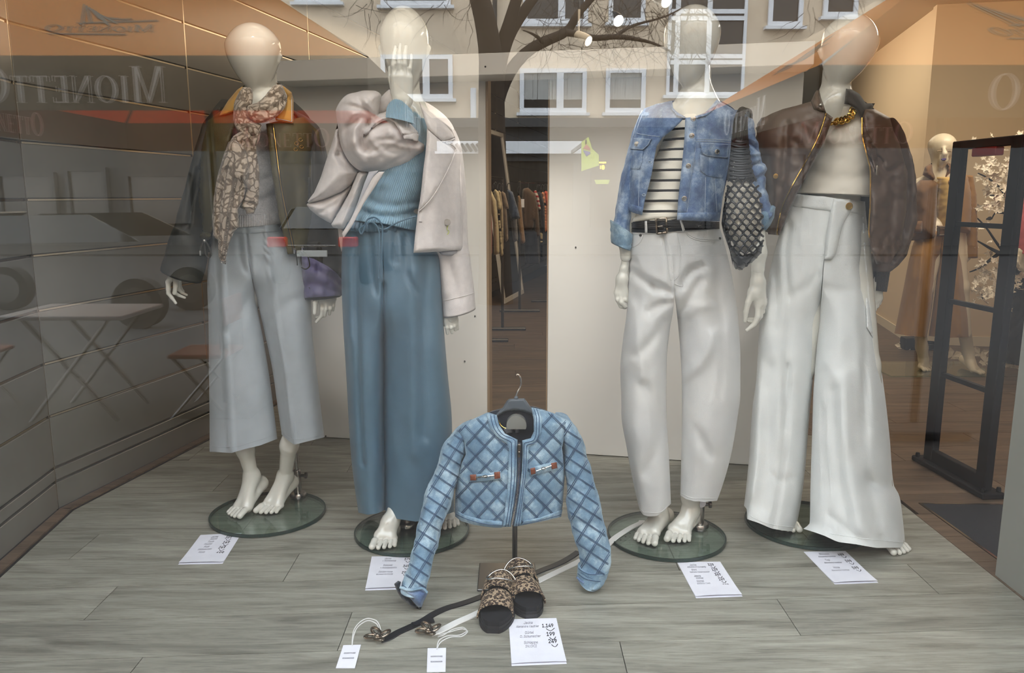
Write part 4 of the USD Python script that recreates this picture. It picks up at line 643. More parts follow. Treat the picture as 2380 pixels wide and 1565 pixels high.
def pleat(specs):                                              # specs: (theta in degrees, width rad, depth, t0, t1) vertical folds
    def f(t, th):
        d = 0 * th
        for a, w, h, t0, t1 in specs: d = d + h * np.exp(-((((th - math.radians(a) + math.pi) % (2 * math.pi)) - math.pi) / w) ** 2) * np.clip((t - t0) / .12, 0, 1) * np.clip((t1 - t) / .12, 0, 1)
        return d
    return f
def trousers(name, label, Lo, Li, Ri, Ro, hemL, hemR, Y, Dhip, Dleg, crotch, m, nr=90, nc=30, creases=None, wob=.004, folds=None, seed=3, YL=0.0, YR=0.0, hollow=True):
    """two legs that share a hip: outer left, inner left, inner right, outer right edges; crotch: fraction of the length where the legs part"""
    t_ = thing(name, label, 'trousers', fl(*np.mean(np.vstack([hemL, hemR]), 0)))
    tt = np.linspace(0, 1, nr); a0, a1, b0, b1 = (resample(e, nr) for e in (Lo, Li, Ri, Ro)); S = np.clip((tt - crotch + .06) / .16, 0, 1); S = S * S * (3 - 2 * S); surfs = []; allv = []
    for k, (e0, e1, hem, Yo) in enumerate(((a0, a1, hemL, YL), (b0, b1, hemR, YR))):
        v = -np.cos(np.linspace(0, np.pi, nc)); X = e0[:, None] + (e1 - e0)[:, None] * ((v + 1) / 2)[None, :, None]
        hp = resample(hem, nc, False, (v + 1) / 2) - X[-1]; X = X + (tt ** 6)[:, None, None] * hp[None]
        hip0, hip1 = a0[:, 0], b1[:, 0]; u1 = np.clip((X[..., 0] - (hip0 + hip1)[:, None] / 2) / ((hip1 - hip0)[:, None] / 2), -1, 1); u2 = v[None] + 0 * X[..., 0]
        Dl, Dh = keyed(Dleg, tt)[:, None], keyed(Dhip, tt)[:, None]; D1, D2 = Dh * np.sqrt(1 - u1 ** 2), Dl * np.sqrt(np.maximum(0, 1 - np.abs(u2) ** 2.2)); s = S[:, None]; D = D1 * (1 - s) + D2 * s
        px = X.reshape(-1, 2); h = np.zeros(len(px))
        if creases: h -= creased(px, creases)
        if folds is not None: h += folds(px)
        Yc = Y + Yo * tt[:, None] ** 1.5; edge = np.minimum(D / .02, 1); W0 = AT(px, (Yc - 0 * D).ravel())
        h += wob * 2 * fbm(np.stack([px[:, 0] * .022, px[:, 1] * .008, np.full(len(px), 7.0 * k)], 1), 3, seed)
        yf = Yc - D - h.reshape(D.shape) * edge; yb = Yc + D * .95; F_, B_ = AT(px, yf.ravel()), AT(px, yb.ravel()); n = nr * nc
        f = grid_faces(nr, nc); F2 = [f[:, ::-1], f + n]
        for c0 in (0, nc - 1):
            i = np.arange(nr - 1) * nc + c0; q = np.vstack([np.stack([i, i + nc, i + nc + n], 1), np.stack([i, i + nc + n, i + n], 1)]); F2.append(q if c0 == 0 else q[:, ::-1])
        for r0 in (0, nr - 1):
            j = r0 * nc + np.arange(nc - 1); q = np.vstack([np.stack([j, j + 1, j + 1 + n], 1), np.stack([j, j + 1 + n, j + n], 1)])
            if r0 == 0: F2.append(q)
        mm = TM(np.vstack([F_, B_]), np.vstack(F2)); part(t_, 'leg', mm, m, True); surfs.append((px, yf.ravel()))
        # turned-in hem
        e = nr - 1; ring = np.vstack([F_.reshape(nr, nc, 3)[e], B_.reshape(nr, nc, 3)[e][::-1]]); cen = ring.mean(0); inner = cen + (ring - cen) * .85 + [0, 0, .008]; inn2 = cen + (ring - cen) * .5 + [0, 0, .025]; g = grid_faces(3, len(ring), True); part(t_, 'hem', TM(np.vstack([ring, inner, inn2]), np.vstack([g, g[:, ::-1]])), m, True)
    px = np.vstack([s[0] for s in surfs]); y = np.r_[surfs[0][1], surfs[1][1]]; return t_, Surf(px, y)
# ---------------------------------------------------------------- mannequin 1: culottes, jumper, jacket, scarf
t, sf = trousers('culottes', 'wide cropped grey-blue trousers with front creases on the leftmost mannequin',
    TR((150, 120), (128, 250), (108, 460), (116, 700), (119, 1000), (122, 1250), (123, 1488)), TR((348, 125), (352, 250), (385, 470), (440, 760), (475, 960), (508, 1200), (534, 1410)),
    TR((348, 125), (352, 250), (390, 470), (455, 760), (505, 1000), (540, 1250), (560, 1385)), TR((545, 115), (590, 200), (690, 300), (735, 480), (742, 720), (770, 980), (800, 1240), (820, 1400)),
    TR((123, 1488), (190, 1492), (256, 1496), (330, 1474), (430, 1450), (534, 1410)), TR((560, 1385), (600, 1420), (636, 1446), (720, 1425), (820, 1400)), Y1 + .02, (.12, .135, .14, .12, .11), (.1, .12, .125, .115, .11), .27, M['culotte'],
    creases=[(TR((200, 300), (206, 600), (225, 1000), (254, 1492)), 3.5, -.022), (TR((465, 140), (500, 500), (560, 900), (632, 1440)), 3.5, -.02), (TR((345, 140), (362, 300), (384, 460)), 3, .012), (TR((430, 330), (330, 620), (230, 760)), 12, .012), (TR((460, 760), (560, 620), (700, 540)), 14, .012), (TR((300, 200), (320, 350), (370, 420)), 8, .008), (TR((470, 800), (520, 1100), (560, 1380)), 12, .01)], wob=.008)
part(t, 'waistband', patch(TR((150, 118), (350, 125), (545, 108), (552, 150), (350, 166), (148, 160)), sf, .006, 3), M['culotte'], True)
for q in (((122, 1452), (255, 1460), (400, 1425), (528, 1382)), ((566, 1365), (636, 1412), (815, 1372))): part(t, 'hem_seam', cord(sf, TR(*q), .0009, .0004), M['culotte'])
part(t, 'fly_seam', cord(sf, TR((346, 150), (362, 300), (382, 440)), .0012, .0005), M['culotte'])
jt = thing('knit_jumper', 'light grey knitted jumper under the olive jacket', 'jumper', at(612, 525, Y1))
jm = loft(A((590, 250), (560, 400), (540, 700), (545, 905)), A((880, 260), (905, 420), (915, 700), (925, 893)), Y1 + .02, (.09, .125, .13, .125), nr=70, creases=[(A((770, 480), (900, 420)), 9, .01), (A((760, 640), (890, 590)), 10, .012), (A((760, 760), (905, 700)), 9, .014), (A((800, 540), (880, 640)), 10, -.012)], wob=.012, wsc=(14, 18))
part(jt, 'body', jm, M['grey_knit'], True)
rb = loft(A((552, 838), (548, 912)), A((920, 822), (922, 895)), Y1 + .02, .131, nr=12, nc=360, disp=ribs(90, .0022)); part(jt, 'rib_hem', rb, M['grey_knit'], True)
jk = thing('jacket', 'olive waxed jacket with tan corduroy collar on the leftmost mannequin', 'jacket', at(600, 590, Y1))
GD = loft(A((560, 130), (470, 260), (440, 560), (450, 900), (470, 1080)), A((990, 140), (1120, 290), (1150, 560), (1150, 860), (1130, 1080)), Y1 + .02, (.09, .15, .165, .165, .16), nr=60)     # body form the fronts lie on
sg_ = GD.surf
back = loft(A((560, 130), (470, 270), (450, 560), (460, 900), (480, 1060)), A((990, 140), (1110, 290), (1130, 560), (1130, 860), (1110, 1050)), Y1 + .05, .005, (.08, .12, .125, .12, .12), nr=40); part(jk, 'back', back, M['olive_dark'], True)
fp = patch(A((640, 130), (560, 200), (480, 260), (440, 420), (410, 620), (345, 950), (360, 975), (430, 972), (492, 985), (540, 700), (600, 430), (650, 250)), sg_, .012, 8, 0.0, wob=.012, creases=[(A((410, 560), (385, 700), (350, 940)), 5, .02), (A((500, 500), (470, 900)), 12, .012)]); part(jk, 'front_panel', fp, M['olive'], True)
fp2 = patch(A((880, 270), (830, 282), (842, 380), (862, 560), (905, 830), (962, 1073), (1020, 1070), (1060, 1040), (1130, 980), (1180, 900), (1190, 620), (1150, 330), (1060, 240), (990, 250)), sg_, .012, 8, .004, wob=.01, creases=[(A((1110, 420), (1090, 620), (1140, 850)), 5, .016), (A((960, 500), (1000, 700), (1010, 950)), 16, .012)]); part(jk, 'front_panel', fp2, M['olive'], True)
s1 = fp2.surf
zp = part(jk, 'zip', cord(s1, A((872, 282), (890, 420), (918, 640), (960, 860), (1002, 1060)), .0016, .002), M['gold'])
part(zp, 'zip_tape', patch(np.array(band(A((872, 282), (890, 420), (918, 640), (960, 860), (1002, 1060)), 7).exterior.coords)[:-1], s1, .0015, 1.5, .0, 3), M['olive_dark'], True)
for q in ((1003, 1052), (1050, 1040)): part(jk, 'toggle', xf(trimesh.creation.cylinder(.005, .022, sections=14), rot([1, .3, 0], 50), on(s1, A(q, q) + [[0, 0], [.1, 0]], .012, 2)[0]), M['silver'])
part(jk, 'drawcord', tube(curve3(AT(A((1010, 1060), (1018, 1110), (1020, 1140)), Y1 - .13)), .0022, 6), M['olive_dark']); part(jk, 'drawcord', tube(curve3(AT(A((1050, 1050), (1085, 1090), (1095, 1140), (1070, 1162), (1045, 1150)), Y1 - .13)), .0025, 6), M['olive_dark'])
# sleeves: wide, falling to slanted hems
sl = loft(A((575, 180), (470, 262), (425, 400), (385, 560), (330, 740), (262, 950), (196, 1160)), A((600, 260), (540, 420), (478, 600), (455, 760), (480, 900), (478, 1080), (434, 1246)), (Y1 + .04, Y1 + .02, Y1 - .01, Y1 - .03), (.05, .075, .08, .075, .07), nr=80, creases=[(A((412, 560), (392, 690), (350, 900)), 5, .022), (A((440, 480), (400, 640)), 9, -.01), (A((300, 900), (420, 1000)), 14, .01)], wob=.01, wsc=(12, 9), hem=A((196, 1160), (310, 1205), (434, 1246)))
part(jk, 'sleeve', sl, M['olive_sleeve'], True)
sl2 = loft(A((1000, 200), (1090, 420), (1095, 640), (1070, 860), (1035, 1050), (1040, 1200), (1050, 1340)), A((1020, 210), (1150, 320), (1195, 500), (1225, 720), (1262, 900), (1300, 1120), (1292, 1325)), (Y1 + .04, Y1 + .03, Y1 + .02, Y1), (.05, .08, .085, .08, .08), nr=80, creases=[(A((1110, 400), (1090, 700), (1130, 860)), 5, .014), (A((1120, 1150), (1280, 1240)), 8, .014), (A((1100, 1250), (1270, 1300)), 7, .012), (A((1060, 1110), (1250, 1180)), 8, -.01)], wob=.012, wsc=(12, 9)); part(jk, 'sleeve', sl2, M['olive_dark'], True)
part(jk, 'sleeve_lining', patch(A((1045, 1080), (1120, 1100), (1205, 1145), (1262, 1190), (1292, 1230), (1294, 1322), (1060, 1338), (1050, 1200)), sl2.surf, .008, 8, .004, wob=.02, wsc=(.05, .03)), M['lilac'], True, label='lilac light painted onto the sleeve end')  # lilac light on the lower sleeve, laid on as a coloured layer
# gathered hem, cord loop
gh = pillow(A((345, 935), (360, 975), (430, 985), (495, 985), (500, 945), (440, 935)), lambda p: sg_(p) - .02, .014, 12, fold=lambda p: .005 * np.sin(p[:, 0] * 1.3)); part(jk, 'gathered_hem', gh, M['olive'], True)
part(jk, 'cord_loop', tube(AT(resample(A((455, 990), (435, 1030), (430, 1055)), 10), Y1 - .17), .0025, 6), M['olive_dark']); part(jk, 'cord_loop', tube(AT(resample(A((460, 990), (485, 1030), (495, 1070), (485, 1095), (468, 1080), (458, 1030), (456, 995)), 24), Y1 - .17), .0028, 6), M['olive_dark']); part(jk, 'cord_stopper', tube(AT(A((430, 1050), (431, 1080)), Y1 - .17), .0035, 8), M['silver']); part(jk, 'cord_stopper', xf(trimesh.creation.icosphere(2, .006), None, AT(A((456, 990)), Y1 - .175)[0]), M['silver'])
# corduroy collar: two leaves
c1 = pillow(A((700, 45), (655, 75), (600, 140), (560, 205), (545, 235), (590, 225), (640, 205), (690, 160)), lambda p: sg_(p) - .02, .012, 10, wob=.006); part(jk, 'collar', c1, M['corduroy'], True, label='tan corduroy collar')
c2 = pillow(A((890, 30), (940, 55), (985, 90), (998, 140), (997, 282), (890, 262), (875, 200), (955, 120)), lambda p: sg_(p) - .022, .012, 8, wob=.005); part(jk, 'collar', c2, M['corduroy'], True, label='tan corduroy collar')
for q in (((985, 120), (986, 268)), ((986, 268), (895, 250))): part(jk, 'collar_seam', cord(c2.surf, A(*q), .0009, .0008), M['thread_light'])
for k, (x, y) in enumerate(((1015, 400), (1040, 378), (1010, 436), (1046, 420))): part(jk, 'embroidery', tube(np.array([on(s1, A((x + 11 * math.cos(a), y + 10 * math.sin(a)), (x + 11 * math.cos(a) + .1, y + 10 * math.sin(a))), .003, 2)[0] for a in np.linspace(0, 5.2, 16)]), .0008, 5), M['corduroy'])
part(jk, 'chest_pocket', patch(A((1085, 605), (1100, 605), (1100, 760), (1085, 760)), s1, .005, 3, .004), M['olive_dark'], True)
# scarf
sc = thing('scarf', 'beige and grey patterned scarf knotted round the leftmost mannequin\'s neck', 'scarf', at(575, 620, Y1 - .2))
sb = lambda d: (lambda p: sg_(p) - d)
lp = pillow(SC((300, 45), (360, 50), (385, 110), (378, 180), (345, 215), (340, 290), (380, 330), (455, 360), (440, 430), (380, 470), (300, 440), (240, 380), (222, 300), (225, 200), (255, 110)), sb(.045), .034, 22, smooth_outline=True, creases=[(SC((320, 60), (330, 150), (315, 230), (350, 330)), 4, .018), (SC((250, 350), (340, 420), (400, 470)), 4, .015), (SC((240, 230), (290, 300), (340, 400)), 4, .014)], wob=.01, wsc=(.08, .05)); part(sc, 'neck_wrap', lp, M['scarf'], True)
lp2 = pillow(SC((560, 30), (610, 22), (650, 80), (668, 130), (655, 200), (590, 280), (500, 330), (430, 345), (380, 320), (330, 260), (340, 200), (420, 170), (480, 120), (520, 70)), sb(.055), .038, 22, smooth_outline=True, creases=[(SC((360, 230), (470, 250), (620, 160)), 5, .016), (SC((400, 290), (540, 270), (650, 150)), 5, .016), (SC((480, 140), (600, 90)), 4, .012)], wob=.012, wsc=(.06, .06), seed=4); part(sc, 'neck_wrap', lp2, M['scarf'], True)
tl2 = pillow(SC((300, 400), (380, 440), (450, 380), (440, 470), (410, 540), (440, 760), (436, 940), (430, 1010), (390, 1090), (330, 1095), (320, 1060), (270, 1040), (300, 960), (325, 900), (280, 800), (190, 640), (180, 520), (220, 450)), sb(.05), .024, 14, creases=[(SC((350, 480), (400, 700), (410, 960)), 5, .02), (SC((200, 560), (300, 500)), 4, .012), (SC((270, 1000), (390, 1010)), 4, .016), (SC((320, 1080), (360, 1060), (430, 1060)), 4, .012), (SC((220, 560), (330, 700)), 9, -.01)], wob=.014, wsc=(.05, .02), seed=9); part(sc, 'tail', tl2, M['scarf'], True)
tl = pillow(SC((180, 500), (230, 470), (320, 560), (360, 700), (330, 860), (310, 960), (262, 1060), (270, 1200), (230, 1240), (190, 1330), (165, 1440), (160, 1510), (120, 1500), (98, 1440), (95, 1310), (55, 1280), (48, 1120), (60, 950), (90, 780), (140, 610)), sb(.072), .022, 13, creases=[(SC((170, 720), (110, 1000), (100, 1250)), 5, .018), (SC((240, 800), (200, 1000), (140, 1400)), 4, .012), (SC((290, 820), (250, 1000)), 6, .016), (SC((140, 620), (90, 900)), 8, -.01)], wob=.012, wsc=(.06, .02), seed=12); part(sc, 'tail', tl, M['scarf'], True)
bd = part(sc, 'border', patch(np.array(band(SC((245, 800), (205, 960), (175, 1180), (140, 1440)), 9).exterior.coords)[:-1], tl.surf, .003, 2, .002, 3), M['scarf_border'], True)
bd2 = part(sc, 'border', patch(np.array(band(SC((165, 640), (230, 740), (360, 870)), 9).exterior.coords)[:-1], tl2.surf, .003, 2, .026, 3), M['scarf_border'], True)
def textline(surf, p0, p1, text, hpx, off=.004, bold=True):
    """lettering laid on cloth from p0 to p1"""
    m = meshkit.text_mesh(text, 1.0, .01, bold); w_ = m.bounds[1][0]; p0, p1 = np.asarray(p0, float), np.asarray(p1, float); d = (p1 - p0) / np.linalg.norm(p1 - p0); nrm = np.array([d[1], -d[0]]); q = p0 + m.vertices[:, :1] * ((p1 - p0) / w_) + m.vertices[:, 1:2] * nrm * hpx
    return TM(AT(q, surf(q) - off - m.vertices[:, 2] * .02), m.faces)
part(bd, 'lettering', textline(tl.surf, SC((152, 1420))[0], SC((188, 1110))[0], 'THE HUNTING', 4.4, .007), M['scarf'], False); part(bd, 'lettering', textline(tl.surf, SC((190, 1090))[0], SC((245, 830))[0], 'SEASON THE', 4.0, .007), M['scarf'], False)
button(sc, tl.surf, SC((135, 1490))[0], .0055, M['silver'], 'snap', .004)
# ---------------------------------------------------------------- mannequin 2: trousers, jumper, coat
t, sf = trousers('wide_trousers', 'dusty blue wide-leg drawstring trousers beside the hanging denim jacket', cat(TR((935, 120), (928, 220), (922, 420), (932, 700), (950, 1000)), PX((815, 1050), (833, 1192))), cat(TR((1165, 130), (1178, 300), (1178, 480), (1182, 800), (1186, 1200)), PX((896, 1078), (894, 1186))),
    cat(TR((1165, 130), (1178, 300), (1180, 480), (1176, 800), (1172, 1200)), PX((890, 1078), (891, 1184))), cat(TR((1365, 135), (1480, 250), (1525, 330), (1538, 650), (1565, 1000), (1592, 1300)), PX((1052, 1080), (1056, 1190))), PX((833, 1192), (855, 1197), (877, 1194), (894, 1186)), PX((891, 1184), (920, 1206), (967, 1213), (1010, 1206), (1056, 1190)), Y2 + .02, (.12, .14, .145, .13, .12), (.1, .12, .13, .125, .12), .33, M['blue_satin'],
    creases=[(TR((1020, 180), (1015, 500), (1025, 1000), (1050, 1560)), 7, .018), (TR((1100, 160), (1110, 360), (1130, 520)), 6, .014), (TR((1310, 180), (1318, 380), (1380, 520)), 6, .016), (TR((1250, 150), (1240, 330)), 6, .012), (TR((1440, 300), (1420, 700), (1425, 1400)), 12, .014), (TR((960, 300), (970, 800)), 9, -.012), (TR((1360, 400), (1350, 900), (1370, 1500)), 16, -.014), (TR((1178, 480), (1170, 900), (1168, 1560)), 5, .02)], wob=.01, seed=8)
wbm = loft(TR((940, 88), (934, 142)), TR((1368, 92), (1370, 148)), Y2 + .02, .128, nr=14, nc=300, disp=lambda t, th: .003 * np.sin(th * 46 + 2 * np.sin(7 * th)) + .006 * np.sin(t * np.pi)); part(t, 'waistband', wbm, M['blue_satin'], True, label='gathered elastic waistband')
ws_ = wbm.surf
for pts in (((1095, 95), (1060, 115), (1030, 140), (1042, 168), (1058, 140), (1080, 80), (1120, 66), (1150, 84), (1172, 130), (1168, 260), (1164, 432)), ((1105, 95), (1130, 110), (1152, 170), (1150, 300), (1146, 436))): part(t, 'drawstring', tube(AT(resample(TR(*pts), 50), Y2 - .135), .0028, 7), M['blue_satin'])
part(t, 'drawstring', tube(AT(resample(TR((1110, 100), (1180, 140), (1240, 108), (1330, 72), (1375, 60)), 30), Y2 - .128), .0028, 7), M['blue_satin'])
ju = thing('rib_jumper', 'light blue ribbed jumper under the pale coat', 'jumper', at(930, 540, Y2))
JB = loft(CO((800, 330), (720, 560), (560, 900), (430, 1170)), CO((1050, 350), (1070, 600), (1010, 950), (960, 1262)), Y2 + .02, (.07, .125, .14, .145), nr=90, nc=420, disp=lambda t, th: .0022 * np.cos(th * 90), creases=[(CO((520, 980), (700, 1060), (980, 1020)), 9, .008), (CO((470, 1090), (700, 1150), (960, 1110)), 8, .012)], wob=.012, wsc=(12, 14), hem=CO((430, 1170), (560, 1186), (700, 1196), (830, 1225), (960, 1268))); part(ju, 'body', JB, M['blue_knit'], True)
nk = loft(CO((870, 250), (850, 360)), CO((1005, 280), (1050, 400)), Y2 + .03, (.055, .08), nr=14, nc=240, disp=ribs(52, .002), caps=(False, False)); part(ju, 'neckline', nk, M['blue_knit'], True)
cf = loft(CO((705, 335), (712, 266)), CO((935, 385), (910, 270)), Y2 - .15, (.055, .045), nr=24, nc=240, disp=ribs(46, .0024), caps=(False, False), hem=CO((712, 266), (738, 212), (790, 192), (850, 203), (890, 232), (910, 270))); part(ju, 'cuff', cf, M['blue_knit'], True)
ct = thing('coat', 'pale pinkish-grey wool coat with one sleeve bunched at the raised arm', 'coat', at(930, 600, Y2))
GB = loft(CO((760, 170), (330, 420), (160, 900), (120, 1300), (160, 1500)), CO((980, 190), (1270, 440), (1330, 800), (1350, 1200), (1345, 1460)), Y2 + .03, (.09, .17, .185, .19, .185), nr=50); gs = GB.surf
part(ct, 'back', loft(CO((760, 150), (400, 380), (290, 800), (300, 1200), (330, 1440)), CO((985, 180), (1270, 440), (1320, 800), (1345, 1200), (1340, 1440)), Y2 + .06, .004, (.08, .12, .13, .13, .13), nr=40), M['coat'], True)
pf = patch(CO((975, 205), (1000, 290), (1040, 410), (1036, 560), (1010, 760), (985, 1000), (965, 1110), (942, 1300), (928, 1452), (1060, 1446), (1200, 1436), (1338, 1424), (1344, 1400), (1336, 1200), (1328, 900), (1312, 600), (1290, 500), (1245, 440), (1130, 335), (1030, 262)), gs, .016, 10, 0, wob=.008, creases=[(CO((1250, 560), (1240, 900), (1260, 1300)), 24, .014), (CO((1120, 900), (1100, 1200), (1080, 1430)), 18, -.012)]); part(ct, 'front_panel', pf, M['coat'], True)
part(ct, 'hem_fold', pillow(CO((1140, 1446), (1210, 1424), (1330, 1405), (1340, 1430), (1318, 1462), (1240, 1474), (1160, 1468)), lambda p: gs(p) + .03, .02, 10), M['coat_lining'], True)
lpl = patch(CO((1046, 430), (1160, 530), (1276, 598), (1250, 680), (1180, 830), (1070, 1010), (972, 1108), (984, 1000), (1014, 760), (1034, 560)), pf.surf, .010, 4, .004, wob=.003); lp_ = part(ct, 'lapel', lpl, M['coat'], True)
part(lp_, 'edge_piping', cord(lpl.surf, CO((1163, 532), (1276, 598), (1250, 680), (1180, 830), (1070, 1010), (972, 1108)), .0022, .001), M['coat'])
cl = patch(CO((975, 200), (1004, 300), (1046, 424), (1166, 530), (1268, 496), (1244, 440), (1132, 338), (1034, 262)), pf.surf, .011, 4, .006, wob=.003); cl_ = part(ct, 'collar', cl, M['coat'], True); part(cl_, 'edge_piping', cord(cl.surf, CO((1166, 530), (1268, 496), (1244, 440), (1132, 338), (1034, 262)), .0022, .001), M['coat'])
part(ct, 'collar', pillow(CO((640, 185), (700, 120), (735, 92), (758, 160), (768, 200), (720, 265), (650, 320), (620, 260)), Y2 - .01, .02, 14, wob=.004), M['coat'], True)
button(ct, pf.surf, CO((1208, 1198))[0], .0115, M['shell'], off=.010, label='pearly shell button'); part(ct, 'button_thread', tube(on(pf.surf, CO((1216, 1225), (1206, 1260), (1222, 1270), (1208, 1300)), .006), .0011, 5), M['lime']); part(ct, 'buttonhole', cord(pf.surf, CO((975, 1195), (1000, 1196)), .001, .001), M['steel_dark'])
hs = loft(CO((1260, 420), (1300, 620), (1325, 900), (1322, 1200), (1330, 1480)), CO((1290, 440), (1335, 620), (1360, 900), (1378, 1200), (1402, 1480)), Y2 + .06, .07, nr=60)
hs = loft(cat(CO((1240, 430), (1270, 620), (1300, 900)), TR((1500, 250), (1520, 420), (1540, 668))), cat(CO((1272, 440), (1330, 600), (1360, 900)), TR((1692, 200), (1712, 360), (1736, 622))), (Y2 + .06, Y2 + .05, Y2 + .03), (.05, .07, .075, .075), nr=90, creases=[(TR((1560, 320), (1640, 560)), 10, .01), (TR((1540, 300), (1560, 520)), 10, -.008)], wob=.004, wsc=(16, 8), hem=TR((1540, 668), (1640, 648), (1736, 622))); part(ct, 'sleeve', hs, M['coat'], True)
part(ct, 'cuff_seam', cord(hs.surf, TR((1542, 572), (1640, 550), (1728, 524)), .0016, .0008), M['coat'])
# bunched sleeve
bl = pillow(CO((285, 275), (325, 195), (390, 138), (460, 122), (520, 108), (600, 108), (662, 150), (650, 230), (640, 300), (700, 285), (770, 280), (860, 350), (950, 450), (972, 520), (1020, 562), (1012, 606), (960, 652), (880, 722), (800, 762), (660, 787), (510, 778), (430, 732), (370, 655), (322, 540), (302, 400)), Y2 - .055, .145, 95, back=.6, sp=4, smooth_outline=True, creases=[
    (CO((600, 320), (500, 260), (380, 230), (310, 260)), 7, .035), (CO((610, 320), (540, 260), (480, 180), (470, 130)), 6, .03), (CO((620, 310), (590, 220), (540, 130)), 6, .032), (CO((635, 300), (632, 220), (620, 140)), 6, .03), (CO((560, 340), (500, 330), (430, 370), (360, 450), (370, 560)), 8, .035), (CO((550, 380), (500, 460), (505, 540), (540, 590)), 10, .045), (CO((440, 430), (430, 560), (480, 700)), 11, -.022), (CO((340, 400), (350, 540), (430, 690)), 9, .026), (CO((600, 330), (560, 360), (556, 385)), 9, .055), (CO((660, 770), (780, 690), (890, 640)), 2.2, .008), (CO((845, 520), (885, 600), (905, 700)), 2.2, .010), (CO((700, 420), (800, 480)), 14, -.018)], wob=.022, wsc=(.022, .03), seed=5); part(ct, 'sleeve', bl, M['coat'], True)
bsf = bl.surf
ck = pillow(CO((625, 335), (690, 285), (760, 270), (820, 300), (870, 345), (930, 410), (966, 452), (962, 474), (835, 492), (812, 440), (770, 375), (722, 350), (660, 370), (600, 410), (545, 470), (510, 505), (520, 440), (570, 390)), lambda p: bsf(p) - .012, .024, 10, back=.8, creases=[(CO((640, 360), (720, 330), (800, 400), (840, 470)), 4, -.012)], wob=.008); ckp = part(ct, 'cuff', ck, M['coat'], True)
part(ckp, 'cuff_tab', pillow(CO((830, 484), (900, 468), (966, 456), (972, 480), (966, 535), (930, 525), (880, 515), (845, 512)), lambda p: bsf(p) - .040, .010, 5, creases=[(CO((850, 500), (940, 492), (968, 520)), 3, .012)]), M['coat'], True)
# left front, folded outward below the bunched sleeve
of = pillow(CO((300, 380), (262, 520), (205, 690), (160, 830), (108, 950), (36, 1046), (180, 1012), (330, 948), (420, 885), (470, 790), (430, 735), (370, 660), (325, 520)), Y2 - .02, .06, 40, creases=[(CO((300, 640), (330, 680), (440, 760)), 7, .025), (CO((320, 560), (310, 640)), 6, .02), (CO((150, 950), (300, 820), (420, 770)), 16, -.015)], wob=.012, seed=21); part(ct, 'front_panel', of, M['coat'], True)
of2 = pillow(CO((38, 1046), (72, 1092), (140, 1148), (200, 1184), (252, 1212), (320, 1080), (430, 890), (470, 800), (420, 880), (330, 950), (180, 1012)), Y2 - .005, .05, 30, creases=[(CO((130, 1130), (260, 1060), (400, 920)), 6, .014)], wob=.012, seed=22); part(ct, 'front_facing', of2, M['coat'], True)
of3 = pillow(CO((470, 780), (400, 950), (330, 1080), (248, 1216), (262, 1240), (350, 1262), (400, 1200), (470, 1030), (520, 880), (560, 780)), Y2 - .045, .045, 24, creases=[(CO((500, 800), (420, 1000), (340, 1230)), 8, -.012)], wob=.006); part(ct, 'front_edge', of3, M['coat'], True)
of4 = patch(CO((690, 780), (640, 860), (520, 1040), (420, 1230), (350, 1330), (338, 1290), (400, 1190), (500, 1000), (590, 830), (640, 780)), gs, .008, 4, -.01); part(ct, 'front_edge', of4, M['coat'], True)
part(ct, 'lining', patch(CO((560, 780), (520, 880), (470, 1030), (400, 1200), (350, 1300), (420, 1200), (500, 1010), (600, 820), (640, 770)), gs, .004, 3, -.03), M['coat_lining'], True)
# ---------------------------------------------------------------- mannequin 3: jeans, belt, shirt, denim jacket, net bag
jeans3 = trousers('jeans', 'white barrel-leg jeans under the striped shirt', cat(J3((205, 225), (200, 300), (196, 400), (188, 620), (178, 820), (148, 1050), (130, 1250), (138, 1500)), PX((1444, 960), (1456, 1040), (1483, 1178))), cat(J3((505, 215), (508, 400), (522, 680), (518, 800), (492, 950), (468, 1200), (465, 1450)), PX((1549, 960), (1555, 1060), (1560, 1172))),
    cat(J3((505, 215), (508, 400), (524, 680), (545, 870), (566, 1100), (578, 1350)), PX((1585, 960), (1583, 1070), (1581, 1150))), cat(J3((845, 190), (868, 260), (925, 480), (962, 680), (990, 900), (1005, 1200), (1004, 1450)), PX((1716, 960), (1702, 1045), (1687, 1105), (1667, 1164))),
    FR((265, 300), (278, 340), (300, 372), (340, 384), (400, 381), (450, 345), (506, 290)), FR((575, 228), (620, 256), (680, 272), (760, 276), (846, 268)), Y3 + .02, (.12, .135, .13, .12, .11), (.1, .12, .125, .125, .085), .30, M['white_denim'],
    creases=[(J3((375, 640), (430, 660), (500, 690)), 9, .028), (J3((200, 520), (300, 600), (380, 650)), 10, .02), (J3((195, 440), (240, 470)), 6, .016), (J3((580, 640), (640, 540), (730, 500)), 8, .026), (J3((560, 870), (640, 720), (720, 600)), 10, .018), (J3((340, 830), (430, 780), (510, 760)), 10, .018), (J3((590, 1300), (680, 1240), (750, 1150), (800, 1000)), 12, -.018), (J3((250, 1150), (350, 1050), (460, 900)), 12, .014), (J3((820, 350), (850, 600), (845, 900)), 14, .012), (J3((870, 800), (880, 1100), (850, 1450)), 5, .008), (J3((440, 270), (470, 400), (500, 640)), 4, .01), (J3((225, 800), (260, 1000), (280, 1300)), 14, -.012), (J3((600, 860), (680, 800), (800, 780)), 10, -.012), (PX((1500, 900), (1530, 1000), (1500, 1100)), 12, .012), (PX((1620, 1000), (1650, 1060)), 12, .012)], wob=.014, seed=15, hollow=True)
t, sf = jeans3
part(t, 'waistband', patch(J3((206, 235), (430, 225), (850, 192), (856, 232), (430, 262), (206, 268)), sf, .005, 3), M['white_denim'], True)
fly = patch(J3((440, 262), (545, 245), (570, 420), (555, 570), (520, 605), (495, 600), (470, 430)), sf, .004, 3, wob=.004); part(t, 'fly_front', fly, M['white_denim'], True)
